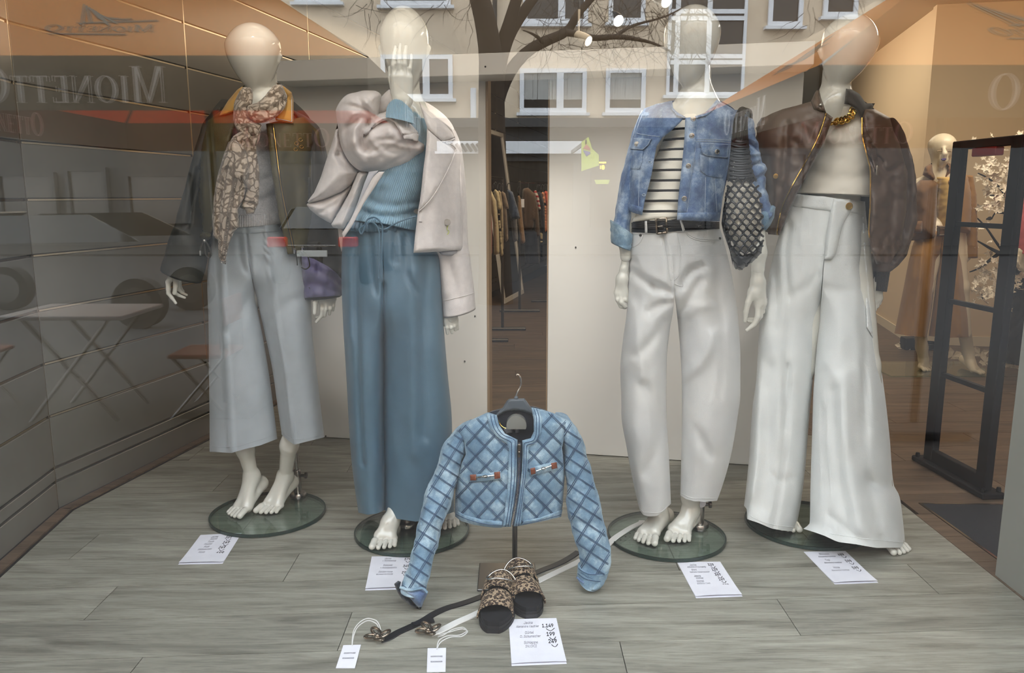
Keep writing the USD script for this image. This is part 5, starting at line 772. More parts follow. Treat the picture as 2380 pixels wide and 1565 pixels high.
for pts in (((208, 362), (250, 345), (285, 305), (298, 262)), ((608, 240), (650, 280), (720, 300), (862, 303)), ((600, 242), (645, 290), (720, 312), (864, 315)), ((545, 260), (572, 420), (556, 560), (520, 600)), ((505, 610), (585, 645), (590, 610))): part(t, 'seam', cord(sf, J3(*pts), .0013, .001), M['white_denim'])
for q in ((276, 272), (854, 295)): button(t, sf, J3(q)[0], .0045, M['steel_dark'], 'rivet', .002)
part(t, 'hem_seam', cord(sf, FR((272, 310), (310, 352), (400, 358), (500, 275)), .0012, .0005), M['white_denim']); part(t, 'hem_seam', cord(sf, FR((582, 212), (680, 250), (850, 248)), .0012, .0005), M['white_denim'])
sh = thing('striped_shirt', 'cream long-sleeved top with black stripes under the denim jacket', 'shirt', at(1570, 490, Y3))
sm = loft(CC((590, 205), (500, 330), (400, 620), (300, 860), (250, 965)), CC((760, 205), (760, 400), (720, 620), (680, 800), (640, 912)), Y3 + .02, (.06, .115, .125, .125, .128), nr=90, nc=72, creases=[(CC((330, 860), (470, 830), (590, 860)), 8, .01), (CC((420, 560), (600, 640)), 14, -.008)], wob=.01, wsc=(14, 14)); part(sh, 'body', sm, M['breton'], True)
part(sh, 'rolled_hem', tube(on(sm.surf, CC((246, 968), (290, 942), (360, 922), (470, 912), (600, 905)), .002, 40), np.linspace(.012, .006, 40), 10), M['cream_cloth'])
bt = thing('belt', 'black corded belt with a square metal buckle in the white jeans', 'belt', at(1560, 530, Y3 - .13))
bm = patch(CC((258, 952), (430, 934), (600, 940), (878, 950), (876, 1000), (620, 1012), (430, 1030), (260, 1022)), sf, .006, 4, .004); part(bt, 'strap', bm, M['leather_black'], True)
for k in range(6): part(bt, 'cord', cord(bm.surf, CC((262, 962 + 11 * k), (430, 945 + 14 * k), (600, 949 + 12 * k), (876, 956 + 8 * k)), .0024, .000), M['leather_black'])
bk = CC((436, 930), (505, 926), (514, 1024), (444, 1034)); part(bt, 'buckle', join([tube(AT(np.vstack([resample(np.vstack([bk, bk[:1]]), 41, False)]), bm.surf(resample(np.vstack([bk, bk[:1]]), 41, False)) - .008), .0042, 8)]), M['antique'])
part(bt, 'buckle_tongue', cord(bm.surf, CC((440, 985), (510, 975)), .0025, .008), M['antique'])
for q in ((356, 945, 372, 944, 376, 1028, 358, 1030), (600, 940, 616, 938, 640, 1014, 622, 1020)): part(t, 'belt_loop', patch(CC(*[(q[i], q[i + 1]) for i in range(0, 8, 2)]), bm.surf, .004, 2, .005, 3), M['white_denim'], True)
dj = thing('denim_jacket', 'cropped mid-blue denim jacket worn open over the striped shirt', 'jacket', at(1600, 500, Y3))
G3 = loft(CC((545, 105), (330, 200), (250, 430), (215, 700), (200, 1000)), CC((870, 90), (1010, 200), (1000, 430), (930, 700), (885, 1000)), Y3 + .02, (.075, .135, .15, .15, .15), nr=50); g3 = G3.surf
part(dj, 'back', loft(CC((560, 100), (360, 190), (280, 430), (240, 700), (230, 880)), CC((850, 90), (1000, 200), (990, 430), (920, 700), (875, 930)), Y3 + .05, .004, (.06, .11, .115, .11, .11), nr=40), M['denim_dark'], True)
lf = patch(CC((352, 158), (440, 125), (548, 104), (552, 150), (580, 180), (640, 216), (600, 260), (540, 315), (480, 362), (440, 420), (425, 500), (405, 620), (385, 700), (362, 780), (336, 904), (270, 885), (214, 852), (228, 740), (245, 600), (250, 440), (280, 330), (320, 240)), g3, .012, 5, wob=.01, wsc=(.05, .03), creases=[(CC((250, 590), (262, 800)), 4, .006), (CC((320, 590), (310, 870)), 4, .006)]); part(dj, 'front_panel', lf, M['denim_mid'], True)
rf = patch(CC((640, 222), (692, 216), (780, 188), (860, 95), (940, 140), (1012, 186), (1000, 350), (965, 480), (930, 620), (905, 760), (880, 948), (730, 946), (582, 935), (588, 820), (600, 700), (612, 600), (628, 440), (636, 330)), g3, .012, 5, wob=.01, wsc=(.05, .03), creases=[(CC((780, 650), (775, 880)), 4, .006), (CC((850, 650), (865, 880)), 4, .006), (CC((700, 560), (660, 860)), 7, .006)], seed=6); part(dj, 'front_panel', rf, M['denim_mid'], True)
for sfc, q in ((lf.surf, ((548, 104), (556, 156), (590, 188), (642, 216), (634, 228), (580, 206), (540, 160), (536, 112))), (rf.surf, ((690, 216), (780, 188), (836, 140), (862, 94), (876, 104), (846, 156), (790, 206), (692, 232)))): part(dj, 'collar_band', patch(CC(*q), sfc, .007, 3, .003, 4), M['denim_mid'], True)
ls, rs_ = lf.surf, rf.surf
part(dj, 'waist_band', patch(CC((222, 818), (348, 850), (338, 905), (216, 856)), ls, .006, 3, .002, wob=.012, wsc=(.2, .02)), M['denim_mid'], True); part(dj, 'waist_band', patch(CC((586, 886), (882, 884), (880, 948), (582, 936)), rs_, .006, 3, .002), M['denim_mid'], True)
part(dj, 'placket', patch(CC((640, 222), (720, 222), (716, 380), (690, 600), (650, 884), (586, 884), (610, 610), (632, 400)), rs_, .004, 3, .002), M['denim_mid'], True)
def pocket(th_, sfc, flap, body, conv, m, tl, btn):
    b_ = part(th_, 'pocket', patch(conv(*body), sfc, .003, 3, .002, 4), m, True); fpt = patch(conv(*flap), sfc, .006, 3, .005, 4); f_ = part(th_, 'pocket_flap', fpt, m, True)
    fo = np.array(flap); part(f_, 'flap_stitching', cord(fpt.surf, conv(*[tuple(x) for x in (fo.mean(0) + (fo - fo.mean(0)) * .88)]), .0007, .0006, smooth=False), M['thread_light'])
    if btn: button(th_, fpt.surf, conv(btn)[0], .0082, M['silver'], 'snap_button', .003)
pocket(dj, ls, ((272, 360), (404, 370), (385, 410), (345, 448), (254, 440)), ((255, 450), (345, 452), (335, 540), (318, 580), (262, 580), (244, 555)), CC, M['denim_mid'], None, (300, 406))
pocket(dj, rs_, ((742, 392), (955, 404), (944, 506), (880, 500), (780, 488), (756, 470)), ((742, 480), (940, 512), (915, 625), (890, 645), (790, 628), (745, 590)), CC, M['denim_mid'], None, (862, 460))
for q in ((694, 230), (684, 348), (660, 560), (632, 788)): button(dj, rs_, CC(q)[0], .0088, M['silver'], 'snap_button', .005)
for q in ((392, 533), (350, 762), (600, 1000)): 
    if q[1] < 900: part(dj, 'buttonhole', tube(np.array([on(ls, CC((q[0] + 12 * math.cos(a), q[1] + 7 * math.sin(a)), (q[0] + 12.1 * math.cos(a), q[1] + 7 * math.sin(a))), .002, 2)[0] for a in np.linspace(0, 6.28, 14)]), .0011, 5), M['thread_light'])
for sfc, pts in ((ls, ((300, 330), (380, 345), (460, 352))), (rs_, ((645, 385), (700, 372), (960, 382))), (rs_, ((645, 400), (700, 386), (960, 398))), (rs_, ((782, 640), (778, 884))), (rs_, ((846, 648), (862, 884))), (ls, ((256, 590), (246, 830))), (ls, ((318, 590), (312, 846))), (rs_, ((718, 235), (714, 380), (688, 600), (652, 880)))): part(dj, 'seam_stitching', cord(sfc, CC(*pts), .0009, .001), M['thread_light'])
ds = loft(CC((372, 150), (300, 240), (250, 420), (200, 620), (168, 800), (128, 990)), CC((420, 200), (360, 330), (300, 480), (262, 700), (258, 900), (256, 1080)), (Y3 + .03, Y3 + .02, Y3 + .01, Y3), (.045, .06, .062, .055, .05), nr=60, creases=[(CC((260, 560), (220, 800), (170, 980)), 8, .01)], wob=.01, wsc=(16, 14)); part(dj, 'sleeve', ds, M['denim_mid'], True)
for pts in (((338, 170), (300, 260), (275, 350)), ((352, 170), (316, 260), (288, 356))): part(dj, 'armhole_seam', cord(ds.surf, CC(*pts), .0014, .0015), M['thread_light'])
dc = loft(CC((118, 938), (120, 1020), (124, 1098)), CC((272, 1040), (268, 1100), (254, 1150)), Y3, (.058, .058, .055), nr=16, wob=.006, hem=CC((124, 1098), (180, 1128), (254, 1150))); part(dj, 'turned_cuff', dc, M['denim_light'], True, label='turned-back cuff, pale inside')
rs2 = loft(CC((960, 175), (1000, 330), (1040, 520), (1060, 680), (1120, 850), (1170, 960)), CC((1012, 182), (1095, 236), (1138, 380), (1186, 520), (1190, 690), (1245, 860)), (Y3 + .03, Y3 + .03, Y3 + .01), (.05, .065, .065, .06), nr=80, creases=[(CC((1080, 400), (1150, 430), (1190, 520)), 5, .02), (CC((1090, 560), (1180, 540)), 5, .02), (CC((1100, 680), (1190, 620)), 5, .016), (CC((1090, 480), (1170, 470)), 5, -.012)], wob=.014, wsc=(18, 18)); part(dj, 'sleeve', rs2, M['denim_mid'], True)
part(dj, 'turned_cuff', pillow(CC((1150, 880), (1210, 840), (1262, 832), (1272, 850), (1262, 920), (1235, 975), (1205, 1010), (1170, 1000)), Y3 - .01, .035, 16, wob=.006), M['denim_light'], True, label='turned-back cuff, pale inside')
bg = thing('net_bag', 'black knotted leather net bag with white pouch, over the denim shoulder', 'bag', at(1715, 620, Y3 - .16))
YBg = Y3 - .20
po = pillow(CC((985, 680), (1040, 655), (1110, 680), (1150, 760), (1172, 900), (1170, 1040), (1140, 1110), (1090, 1160), (1020, 1160), (960, 1060), (930, 900), (945, 760)), YBg, .06, 30, smooth_outline=True, wob=.012, wsc=(.06, .05)); part(bg, 'pouch', po, M['cream_cloth'], True)
shape = CC((985, 370), (965, 480), (948, 600), (930, 700), (915, 820), (918, 940), (925, 1020), (950, 1130), (975, 1230), (985, 1272), (1022, 1290), (1075, 1258), (1120, 1220), (1172, 1168), (1190, 1070), (1186, 950), (1180, 850), (1165, 730), (1120, 620), (1085, 520), (1070, 400))
nb_ = pillow(shape, YBg, .072, 34, smooth_outline=True); ns_ = nb_.surf; inner = Polygon(resample(np.vstack([shape, shape[:1]]), 120)).buffer(-1.5)
cords = []; hw, hh = 58 * 460 / 1384, 76 * 460 / 1384                                             # one mesh cell of the net
def clipcord(pts, r):
    g = LineString(pts).intersection(inner)
    for l in (g.geoms if hasattr(g, 'geoms') else [g]):
        if l.geom_type == 'LineString' and l.length > 4: cords.append(tube(on(ns_, np.array(l.coords), .002, max(4, int(l.length / 3)), False), r, 6))
x0, y0 = CC((905, 640))[0]
for i in range(-2, 10):
    for sgn in (1, -1):
        pts = []
        for k in range(0, 34):
            y = y0 + k * hh / 2; ph = (k % 2); pts.append((x0 + i * hw + (0 if sgn > 0 else hw / 2) + sgn * (hw / 4 if ph else -hw / 4) + (y - y0) * .10, y))
        pts2 = []
        for a, b in zip(pts[:-1], pts[1:]): pts2 += [a, (a[0] + hh * .02, a[1] + hh * .2)]
        clipcord(np.array(pts2), .0036)
for k, c_ in enumerate(cords): part(bg, 'net_cord', c_, M['leather_black'])
knots = []
for k in range(0, 33):
    for i in range(-1, 9):
        p = (x0 + i * hw + (hw / 4 if k % 2 else -hw / 4) + k * hh / 2 * .10, y0 + k * hh / 2 + hh * .09)
        if inner.contains(Point(p)): knots.append(xf(trimesh.creation.icosphere(1, .0048), None, on(ns_, np.array([p, p]) + [[0, 0], [.1, 0]], .002, 2)[0]))
for m in knots: part(bg, 'knot', m, M['leather_black'])
# woven base and gathered neck
bw = pillow(CC((926, 985), (960, 1110), (1040, 1185), (1110, 1165), (1186, 1085), (1172, 1168), (1120, 1222), (1076, 1258), (1022, 1290), (985, 1272), (972, 1225), (950, 1130)), lambda p: ns_(p) + .01, .02, 10, fold=lambda p: .006 * np.sin(p[:, 1] * 1.1 + .35 * p[:, 0]) * np.sin(p[:, 0] * .9)); part(bg, 'woven_base', bw, M['leather_black'], True)
side = pillow(CC((935, 700), (905, 860), (893, 960), (905, 1020), (950, 1150), (975, 1270), (960, 1100), (930, 940), (925, 820), (945, 720)), YBg + .03, .05, 16, fold=lambda p: .004 * np.sin(p[:, 1] * 1.1)); part(bg, 'woven_side', side, M['leather_black'], True)
for k in range(9):
    u = k / 8; xs = lambda y, a, b: a + (b - a) * u
    pts = [(1000 + 70 * u, 215), (985 + 80 * u, 300), (975 + 95 * u, 380), (968 + 100 * u + 10 * math.sin(k), 460), (955 + 130 * u - 12 * math.sin(2 * k), 560), (940 + 190 * u, 660)]
    part(bg, 'neck_cord', tube(AT(resample(CC(*pts), 24), YBg - .03 - .02 * math.sin(math.pi * u)), .0058, 7), M['leather_black'])
for k in range(16):
    y = 380 + 17 * k; a = 968 - .09 * (y - 380); b = 1074 + .16 * (y - 380); part(bg, 'neck_wrap', tube(AT(resample(CC((a, y + (8 if k % 2 else -4)), ((a + b) / 2, y + 12), (b, y + (-6 if k % 2 else 8))), 10), np.full(10, YBg - .045) - .012 * np.sin(np.linspace(0, np.pi, 10))), .0048, 6), M['leather_black'])
for k in range(6):
    o = k * 9; part(bg, 'handle_strand', tube(curve3(np.vstack([AT(CC((985 + o * .9, 385)), YBg - .05), AT(CC((990 + o, 260)), YBg - .06 + .008 * k), AT(CC((1010 + o * .8, 190 - k)), YBg - .03 + .01 * k), AT(CC((1035 + o * .9, 158 + 2 * k)), YBg + .06), AT(CC((1060 + o * .8, 165 + 4 * k)), YBg + .16), AT(CC((1075 + o * .5, 260)), YBg + .22)]), 40), .0062, 7), M['leather_black'])
part(bg, 'knot_wrap', pillow(CC((1050, 160), (1100, 175), (1112, 205), (1095, 225), (1065, 200)), YBg + .06, .02, 8), M['leather_black'], True)
# ---------------------------------------------------------------- mannequin 4
t, sf = trousers('flared_trousers', 'white high-waisted wide flared trousers with a gold button flap', cat(T4((420, 30), (370, 120), (300, 330), (235, 600), (180, 900), (160, 1250)), T4b((165, 300), (128, 800), (97, 1086))), cat(T4((660, 55), (640, 250), (602, 450), (582, 700), (555, 1000)), T4b((612, 300), (560, 900), (496, 1286))),
    cat(T4((660, 55), (640, 250), (605, 450), (585, 700), (556, 1000)), T4b((632, 250), (625, 500), (610, 1000), (606, 1216), (556, 1264))), cat(T4((868, 80), (885, 260), (908, 400), (912, 650), (940, 1000)), T4b((1170, 100), (1225, 560), (1256, 920), (1300, 1010), (1322, 1150), (1345, 1410))),
    T4b((97, 1086), (118, 1110), (122, 1190), (200, 1215), (310, 1262), (400, 1278), (496, 1286)), T4b((556, 1264), (640, 1290), (720, 1318), (820, 1366), (950, 1382), (1120, 1412), (1345, 1410)), Y4 + .02, (.11, .13, .14, .14, .13), (.1, .12, .135, .15, .16), .29, M['white_linen'],
    creases=[(T4((375, 230), (352, 500), (375, 750), (360, 1100), (350, 1560)), 9, .012), (T4b((435, 0), (425, 350), (400, 760), (370, 980), (320, 1260)), 7, .015), (T4b((200, 0), (190, 500), (150, 1000)), 12, -.02), (T4b((300, 0), (290, 500), (240, 1100)), 16, .018), (T4((858, 150), (860, 500), (866, 900), (870, 1560)), 10, .013), (T4b((1030, 0), (1045, 560), (1110, 1100), (1190, 1380)), 4, .014), (T4b((700, 300), (735, 900), (770, 1300)), 5, .01), (T4b((860, 100), (900, 700), (1000, 1250)), 20, -.02), (T4b((800, 200), (830, 800), (900, 1300)), 14, .016), (T4((560, 560), (480, 640), (380, 700)), 9, .010), (T4((620, 640), (720, 660), (830, 650)), 9, .008), (T4((250, 420), (290, 600), (280, 900)), 12, .016), (T4b((1090, 900), (1200, 960), (1300, 1010)), 18, .025), (T4b((320, 850), (400, 890), (470, 860)), 5, .010), (T4b((770, 1170), (900, 1280), (1050, 1370)), 8, .012)], wob=.014, seed=31, YR=-.14)
wb4 = part(t, 'waistband', patch(T4((428, 38), (600, 46), (790, 78), (866, 100), (868, 168), (780, 150), (640, 140), (400, 110)), sf, .006, 3), M['white_linen'], True)
fl4 = patch(T4((664, 62), (770, 64), (800, 108), (770, 150), (725, 230), (700, 330), (680, 420), (655, 456), (606, 460), (612, 320), (640, 160)), sf, .012, 4, .004); part(t, 'button_flap', fl4, M['white_linen'], True)
button(t, fl4.surf, T4((764, 110))[0], .0125, M['gold'], 'gold_button', .004)
for pts in (((664, 62), (645, 150), (615, 320), (606, 456)),): part(t, 'fly_seam', cord(sf, T4(*pts), .0014, .001), M['white_linen'])
part(t, 'pocket_pleat', patch(T4((852, 180), (866, 180), (905, 380), (912, 640), (930, 980), (880, 900), (862, 500)), sf, .010, 5, .006), M['white_linen'], True)
for pts, cvv in (((( 122, 1150), (310, 1230), (500, 1250)), T4b), (((760, 1300), (950, 1330), (1340, 1370)), T4b)): part(t, 'hem_seam', cord(sf, cvv(*pts), .0012, .0005), M['white_linen'])
tp = thing('sleeveless_top', 'cream cropped sleeveless top under the brown bomber jacket', 'top', at(1930, 455, Y4))
tm_ = loft(DD((560, 585), (520, 720), (450, 880), (345, 1085)), DD((700, 590), (740, 720), (770, 900), (790, 1106)), Y4 + .02, (.09, .115, .125, .13), nr=60, creases=[(DD((480, 720), (600, 780), (720, 720)), 12, -.01), (DD((430, 960), (600, 1000), (760, 980)), 14, .008), (DD((598, 720), (600, 1090)), 2.5, .006)], wob=.008, wsc=(14, 12)); part(tp, 'body', tm_, M['cream_cloth'], True)
nl = thing('chain_necklace', 'chunky gold chain necklace at the bomber jacket neckline', 'necklace', at(1945, 280, Y4 - .1))
cp = resample(DD((470, 640), (520, 660), (560, 664), (600, 658), (640, 640), (662, 610), (664, 580)), 17); cw = AT(cp, tm_.surf(cp) - .022)
for k in range(len(cw) - 1):
    c_ = (cw[k] + cw[k + 1]) / 2; d = cw[k + 1] - cw[k]; L = np.linalg.norm(d) * .82; d /= np.linalg.norm(d); n_ = np.array([0, -1., 0]); n_ -= d * (n_ @ d); n_ /= np.linalg.norm(n_); u_ = np.cross(d, n_) if k % 2 == 0 else n_ * .6 + np.cross(d, n_) * .6
    part(nl, 'link', tube(np.array([c_ + d * L * math.cos(a) + u_ * .011 * math.sin(a) for a in np.linspace(0, 2 * math.pi, 22)]), .0034, 7, False), M['gold'])
bj = thing('bomber_jacket', 'brown satin bomber jacket hung open on the rightmost window mannequin', 'jacket', at(1900, 520, Y4))
G4 = loft(DD((450, 460), (200, 600), (100, 760), (120, 1000), (160, 1330)), DD((700, 480), (880, 640), (940, 800), (980, 1000), (980, 1330)), Y4 + .03, (.07, .15, .18, .185, .18), nr=50); g4 = G4.surf
part(bj, 'back', loft(DD((470, 520), (330, 605), (190, 760), (190, 1100), (230, 1320)), DD((690, 520), (850, 660), (920, 850), (960, 1100), (930, 1350)), Y4 + .06, .004, (.06, .13, .14, .14, .14), nr=40), M['brown_dark'], True)
l4 = patch(DD((415, 545), (330, 570), (250, 590), (185, 616), (140, 640), (114, 664), (98, 700), (97, 760), (108, 850), (130, 1000), (142, 1100), (165, 1325), (230, 1331), (262, 1245), (330, 1090), (400, 962), (450, 860), (500, 760), (545, 640), (500, 606)), g4, .014, 9, wob=.014, wsc=(.03, .03), creases=[(DD((280, 680), (265, 850), (240, 1200)), 9, .016), (DD((150, 900), (180, 1250)), 9, .014), (DD((330, 780), (360, 940)), 14, .012)], seed=41); part(bj, 'front_panel', l4, M['brown_satin'], True)
r4 = patch(DD((718, 640), (735, 590), (790, 590), (880, 640), (902, 720), (936, 790), (960, 880), (985, 960), (975, 1200), (940, 1400), (880, 1500), (800, 1500), (770, 1420), (755, 1340), (766, 1150), (768, 960), (745, 850), (716, 720)), g4, .014, 9, wob=.02, wsc=(.03, .03), creases=[(DD((820, 900), (860, 960), (940, 920)), 8, .018), (DD((760, 800), (820, 900)), 7, .014), (DD((900, 1000), (880, 1300)), 12, .016)], seed=43); part(bj, 'front_panel', r4, M['brown_satin'], True)
ruf = lambda p: .0035 * np.sin(p[:, 1] * 1.15 + p[:, 0] * .5)
for sfc, q, off in ((l4.surf, ((500, 612), (545, 640), (500, 765), (400, 965), (330, 1095), (265, 1245), (232, 1330), (205, 1328), (240, 1180), (300, 1050), (400, 870), (470, 725)), .004), (r4.surf, ((716, 640), (735, 700), (790, 800), (812, 900), (815, 960), (790, 940), (770, 880), (745, 840), (720, 720)), .004)): part(bj, 'ruched_placket', patch(DD(*q), sfc, .009, 5, off, 3, fold=ruf), M['brown_satin'], True)
for sfc, q in ((l4.surf, ((505, 615), (472, 722), (400, 872), (300, 1052), (242, 1182), (218, 1326))), (r4.surf, ((716, 640), (716, 720), (742, 850), (766, 960), (764, 1150), (756, 1300), (760, 1345)))): part(bj, 'zip', cord(sfc, DD(*q), .0022, .012), M['gold'])
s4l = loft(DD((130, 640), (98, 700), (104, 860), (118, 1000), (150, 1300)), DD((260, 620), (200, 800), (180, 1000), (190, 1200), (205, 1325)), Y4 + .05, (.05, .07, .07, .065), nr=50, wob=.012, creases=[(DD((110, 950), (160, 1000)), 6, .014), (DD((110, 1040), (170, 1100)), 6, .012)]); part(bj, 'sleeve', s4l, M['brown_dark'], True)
s4r = loft(cat(DD((880, 640),), GA((300, 240), (270, 420), (230, 620), (180, 780), (162, 885))), cat(DD((925, 760),), GA((384, 330), (398, 480), (388, 680), (320, 830), (262, 880))), (Y4 + .04, Y4 + .06, Y4 + .06), (.06, .085, .09, .085, .06), nr=80, wob=.018, wsc=(16, 12), creases=[(GA((390, 380), (380, 600), (310, 820)), 5, .014), (GA((200, 760), (300, 830)), 7, .016), (GA((240, 560), (360, 640)), 9, .012), (GA((200, 680), (330, 740)), 8, -.012)], seed=47); part(bj, 'sleeve', s4r, M['brown_satin'], True)
part(bj, 'cuff', loft(GA((164, 876), (160, 992)), GA((262, 872), (240, 1000)), Y4 + .06, .05, nr=14, nc=160, disp=ribs(34, .0012)), M['brown_dark'], True)
part(bj, 'collar', pillow(DD((462, 464), (440, 492), (416, 545), (432, 590), (480, 606), (506, 614), (492, 570), (474, 520)), lambda p: g4(p) - .012, .016, 8, creases=[(DD((470, 480), (490, 560), (505, 610)), 4, .01)]), M['brown_satin'], True)
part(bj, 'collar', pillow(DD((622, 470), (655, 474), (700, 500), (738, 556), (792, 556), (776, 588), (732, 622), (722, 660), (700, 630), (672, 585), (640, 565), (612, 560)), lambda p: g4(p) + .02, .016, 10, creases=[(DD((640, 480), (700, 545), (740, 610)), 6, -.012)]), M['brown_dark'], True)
for q in ((474, 566), (480, 560)): pass
button(bj, l4.surf, DD((208, 984))[0], .0085, M['gold'], 'snap_button', .006); part(bj, 'collar_snap', xf(trimesh.creation.icosphere(2, .006), None, AT(DD((472, 566)), g4(DD((472, 566))) - .032)[0]), M['silver'])
part(bj, 'zip_pull', xf(box(-.004, .004, -.002, .002, -.016, .016, .0015), None, on(r4.surf, DD((806, 950), (806.2, 950)), .018, 2)[0]), M['antique'])
# ================================================================ HANGING DENIM JACKET, SHOES, BELTS, PRICE SHEETS
YQ = 2.47
ds_ = thing('display_stand', 'slim dark metal stand carrying the hanging quilted denim jacket', 'stand', fl(1180, 1335))
bp = fl(1182, 1342); pc = AT(Q((835, 320)), YQ + .03)[0]
part(ds_, 'base_plate', box(bp[0] - .10, bp[0] + .09, bp[1] - .10, bp[1] + .09, .0005, .008, .002), M['steel_dark'], False)
part(ds_, 'pole', tube([(pc[0] - .005, YQ + .03, .008), (pc[0] - .003, YQ + .03, pc[2] + .02)], .0085, 12), M['steel_dark'])
g = affinity.scale(Point(0, 0).buffer(.032, 24), 1, 1).intersection(shapely.box(-.05, -.012, .05, .05)); m = extr(g, .05); m.vertices = np.stack([m.vertices[:, 0] + pc[0], YQ - .02 + m.vertices[:, 2], m.vertices[:, 1] + pc[2] - .01], 1); m.fix_normals(); part(ds_, 'hanger_clamp', m, M['pillar'], 30)
hg = thing('clothes_hanger', 'grey plastic hanger with wire hook inside the quilted jacket', 'hanger', AT(Q((833, 250)), YQ)[0])
M['hanger'] = mat('hanger_grey', (86, 94, 102), rough=.4)
part(hg, 'hanger_body', pillow(Q((600, 345), (700, 305), (752, 255), (776, 214), (792, 201), (884, 198), (896, 214), (926, 256), (960, 290), (1050, 330), (1060, 345), (960, 325), (915, 296), (880, 280), (822, 272), (770, 284), (715, 312), (620, 360)), YQ, .012, 5, sp=3), M['hanger'], True)
part(hg, 'hook', tube(AT(resample(Q((834, 200), (834, 186), (840, 164), (856, 134), (864, 108), (862, 80), (852, 58), (842, 53), (835, 60)), 40), YQ), .0024, 8), M['silver']); part(hg, 'hook_socket', xf(trimesh.creation.icosphere(2, .007), None, AT(Q((834, 196)), YQ)[0]), M['hanger'])
qj = thing('quilted_jacket', 'light blue quilted cropped denim jacket on a hanger, front centre', 'jacket', AT(Q((800, 985)), YQ)[0])
GQ = loft(Q((700, 240), (560, 300), (470, 400), (465, 700), (462, 890), (470, 990)), Q((940, 230), (1060, 280), (1155, 340), (1135, 640), (1115, 880), (1105, 960)), YQ, (.03, .075, .10, .11, .11), nr=50); gq = GQ.surf
QS = 118 * 580 / 1513
def puff(p, S=QS, a=.0045): return a * np.sqrt(np.abs(np.sin(np.pi * (p[:, 0] + p[:, 1] * .92) / S) * np.sin(np.pi * (p[:, 0] - p[:, 1] * 1.0) / S)) + 1e-6)
def quilt(th_, surf, poly, m, S=QS, k1=.92, k2=1.0, off=.003, parent=None):
    g = Polygon(poly).buffer(-3); x0, y0, x1, y1 = g.bounds
    for sgn, kk in ((1, k1), (-1, k2)):
        lo, hi = min(x0 + sgn * kk * y0, x0 + sgn * kk * y1), max(x1 + sgn * kk * y0, x1 + sgn * kk * y1)
        for n in range(int(math.floor(lo / S)), int(math.ceil(hi / S)) + 1):
            for o in (-2.1, 2.1):
                c = n * S + o; l = LineString([(c - sgn * kk * (y0 - 5), y0 - 5), (c - sgn * kk * (y1 + 5), y1 + 5)]).intersection(g)
                for q in (l.geoms if hasattr(l, 'geoms') else [l]):
                    if q.geom_type == 'LineString' and q.length > 8: part(parent or th_, 'quilt_seam', tube(on(surf, np.array(q.coords), off, max(4, int(q.length / 4)), False), .00115, 4, False), m)
pL = Q((660, 284), (714, 300), (730, 362), (764, 412), (842, 452), (843, 480), (842, 640), (832, 760), (800, 976), (700, 982), (580, 966), (500, 942), (466, 915), (462, 880), (466, 740), (500, 600), (528, 540), (520, 470), (472, 392), (560, 330))
pR = Q((926, 256), (940, 330), (941, 400), (922, 440), (872, 456), (866, 640), (852, 770), (818, 976), (900, 962), (1010, 938), (1104, 914), (1116, 850), (1130, 650), (1112, 500), (1150, 334), (1060, 288), (990, 266))
part(qj, 'back', loft(Q((715, 272), (600, 320), (500, 420), (480, 700), (470, 900)), Q((932, 250), (1050, 290), (1130, 360), (1120, 640), (1105, 880)), YQ + .01, .002, (.03, .06, .085, .09, .09), nr=40), M['navy_lining'], True, label='dark navy lining inside the back')
fpl = patch(pL, gq, .010, 5, .0, sp=4, fold=puff); fl_l = part(qj, 'front_panel', fpl, M['denim_light'], True); fpr = patch(pR, gq, .010, 5, .0, sp=4, fold=puff); fl_r = part(qj, 'front_panel', fpr, M['denim_light'], True)
quilt(qj, fpl.surf, pL, M['thread_dark'], parent=fl_l); quilt(qj, fpr.surf, pR, M['thread_dark'], parent=fl_r)
nkL = Q((662, 284), (716, 300), (732, 362), (766, 412), (842, 450), (842, 500), (836, 760), (802, 978), (752, 980), (780, 760), (790, 510), (782, 480), (712, 430), (672, 370), (655, 300)); nkR = Q((926, 254), (942, 330), (942, 400), (924, 440), (870, 454), (866, 640), (850, 770), (818, 976), (862, 972), (884, 760), (902, 640), (912, 490), (960, 450), (988, 400), (990, 330), (972, 262))
for sfc, q, lines in ((fpl.surf, nkL, (((700, 300), (716, 366), (752, 418), (828, 460), (826, 640), (815, 770), (786, 976)), ((680, 300), (696, 370), (736, 428), (806, 474), (806, 640), (798, 770), (770, 976)))), (fpr.surf, nkR, (((940, 260), (958, 330), (956, 408), (936, 456), (884, 472), (880, 640), (866, 770), (834, 972)), ((958, 264), (974, 330), (972, 412), (950, 466), (898, 486), (892, 640), (876, 770), (848, 972))))):
    bnd_ = patch(q, sfc, .006, 4, .004, 4); b_ = part(qj, 'front_band', bnd_, M['denim_light'], True)
    for l in lines: part(b_, 'band_seam', cord(bnd_.surf, Q(*l), .0012, .0006), M['thread_dark'])
for sfc, q, l in ((fpl.surf, ((462, 872), (520, 905), (620, 932), (752, 946), (748, 984), (700, 984), (580, 968), (500, 944), (464, 916)), ((470, 902), (560, 940), (680, 966), (748, 970))), (fpr.surf, ((884, 940), (980, 922), (1116, 872), (1106, 918), (1010, 942), (862, 972)), ((872, 962), (1000, 934), (1106, 904)))):
    hb_ = patch(Q(*q), sfc, .006, 3, .004, 4); h_ = part(qj, 'hem_band', hb_, M['denim_light'], True); part(h_, 'band_seam', cord(hb_.surf, Q(*l), .0011, .0006), M['thread_dark'])
zl = Q((854, 470), (852, 600), (842, 760), (826, 870), (806, 968)); zt = part(qj, 'zip', patch(np.array(band(zl, 7).exterior.coords)[:-1], lambda p: gq(p) - .012, .003, 2, 0, 3), M['denim_dark'], True); zz = resample(zl, 70); zw = AT(zz, gq(zz) - .018)
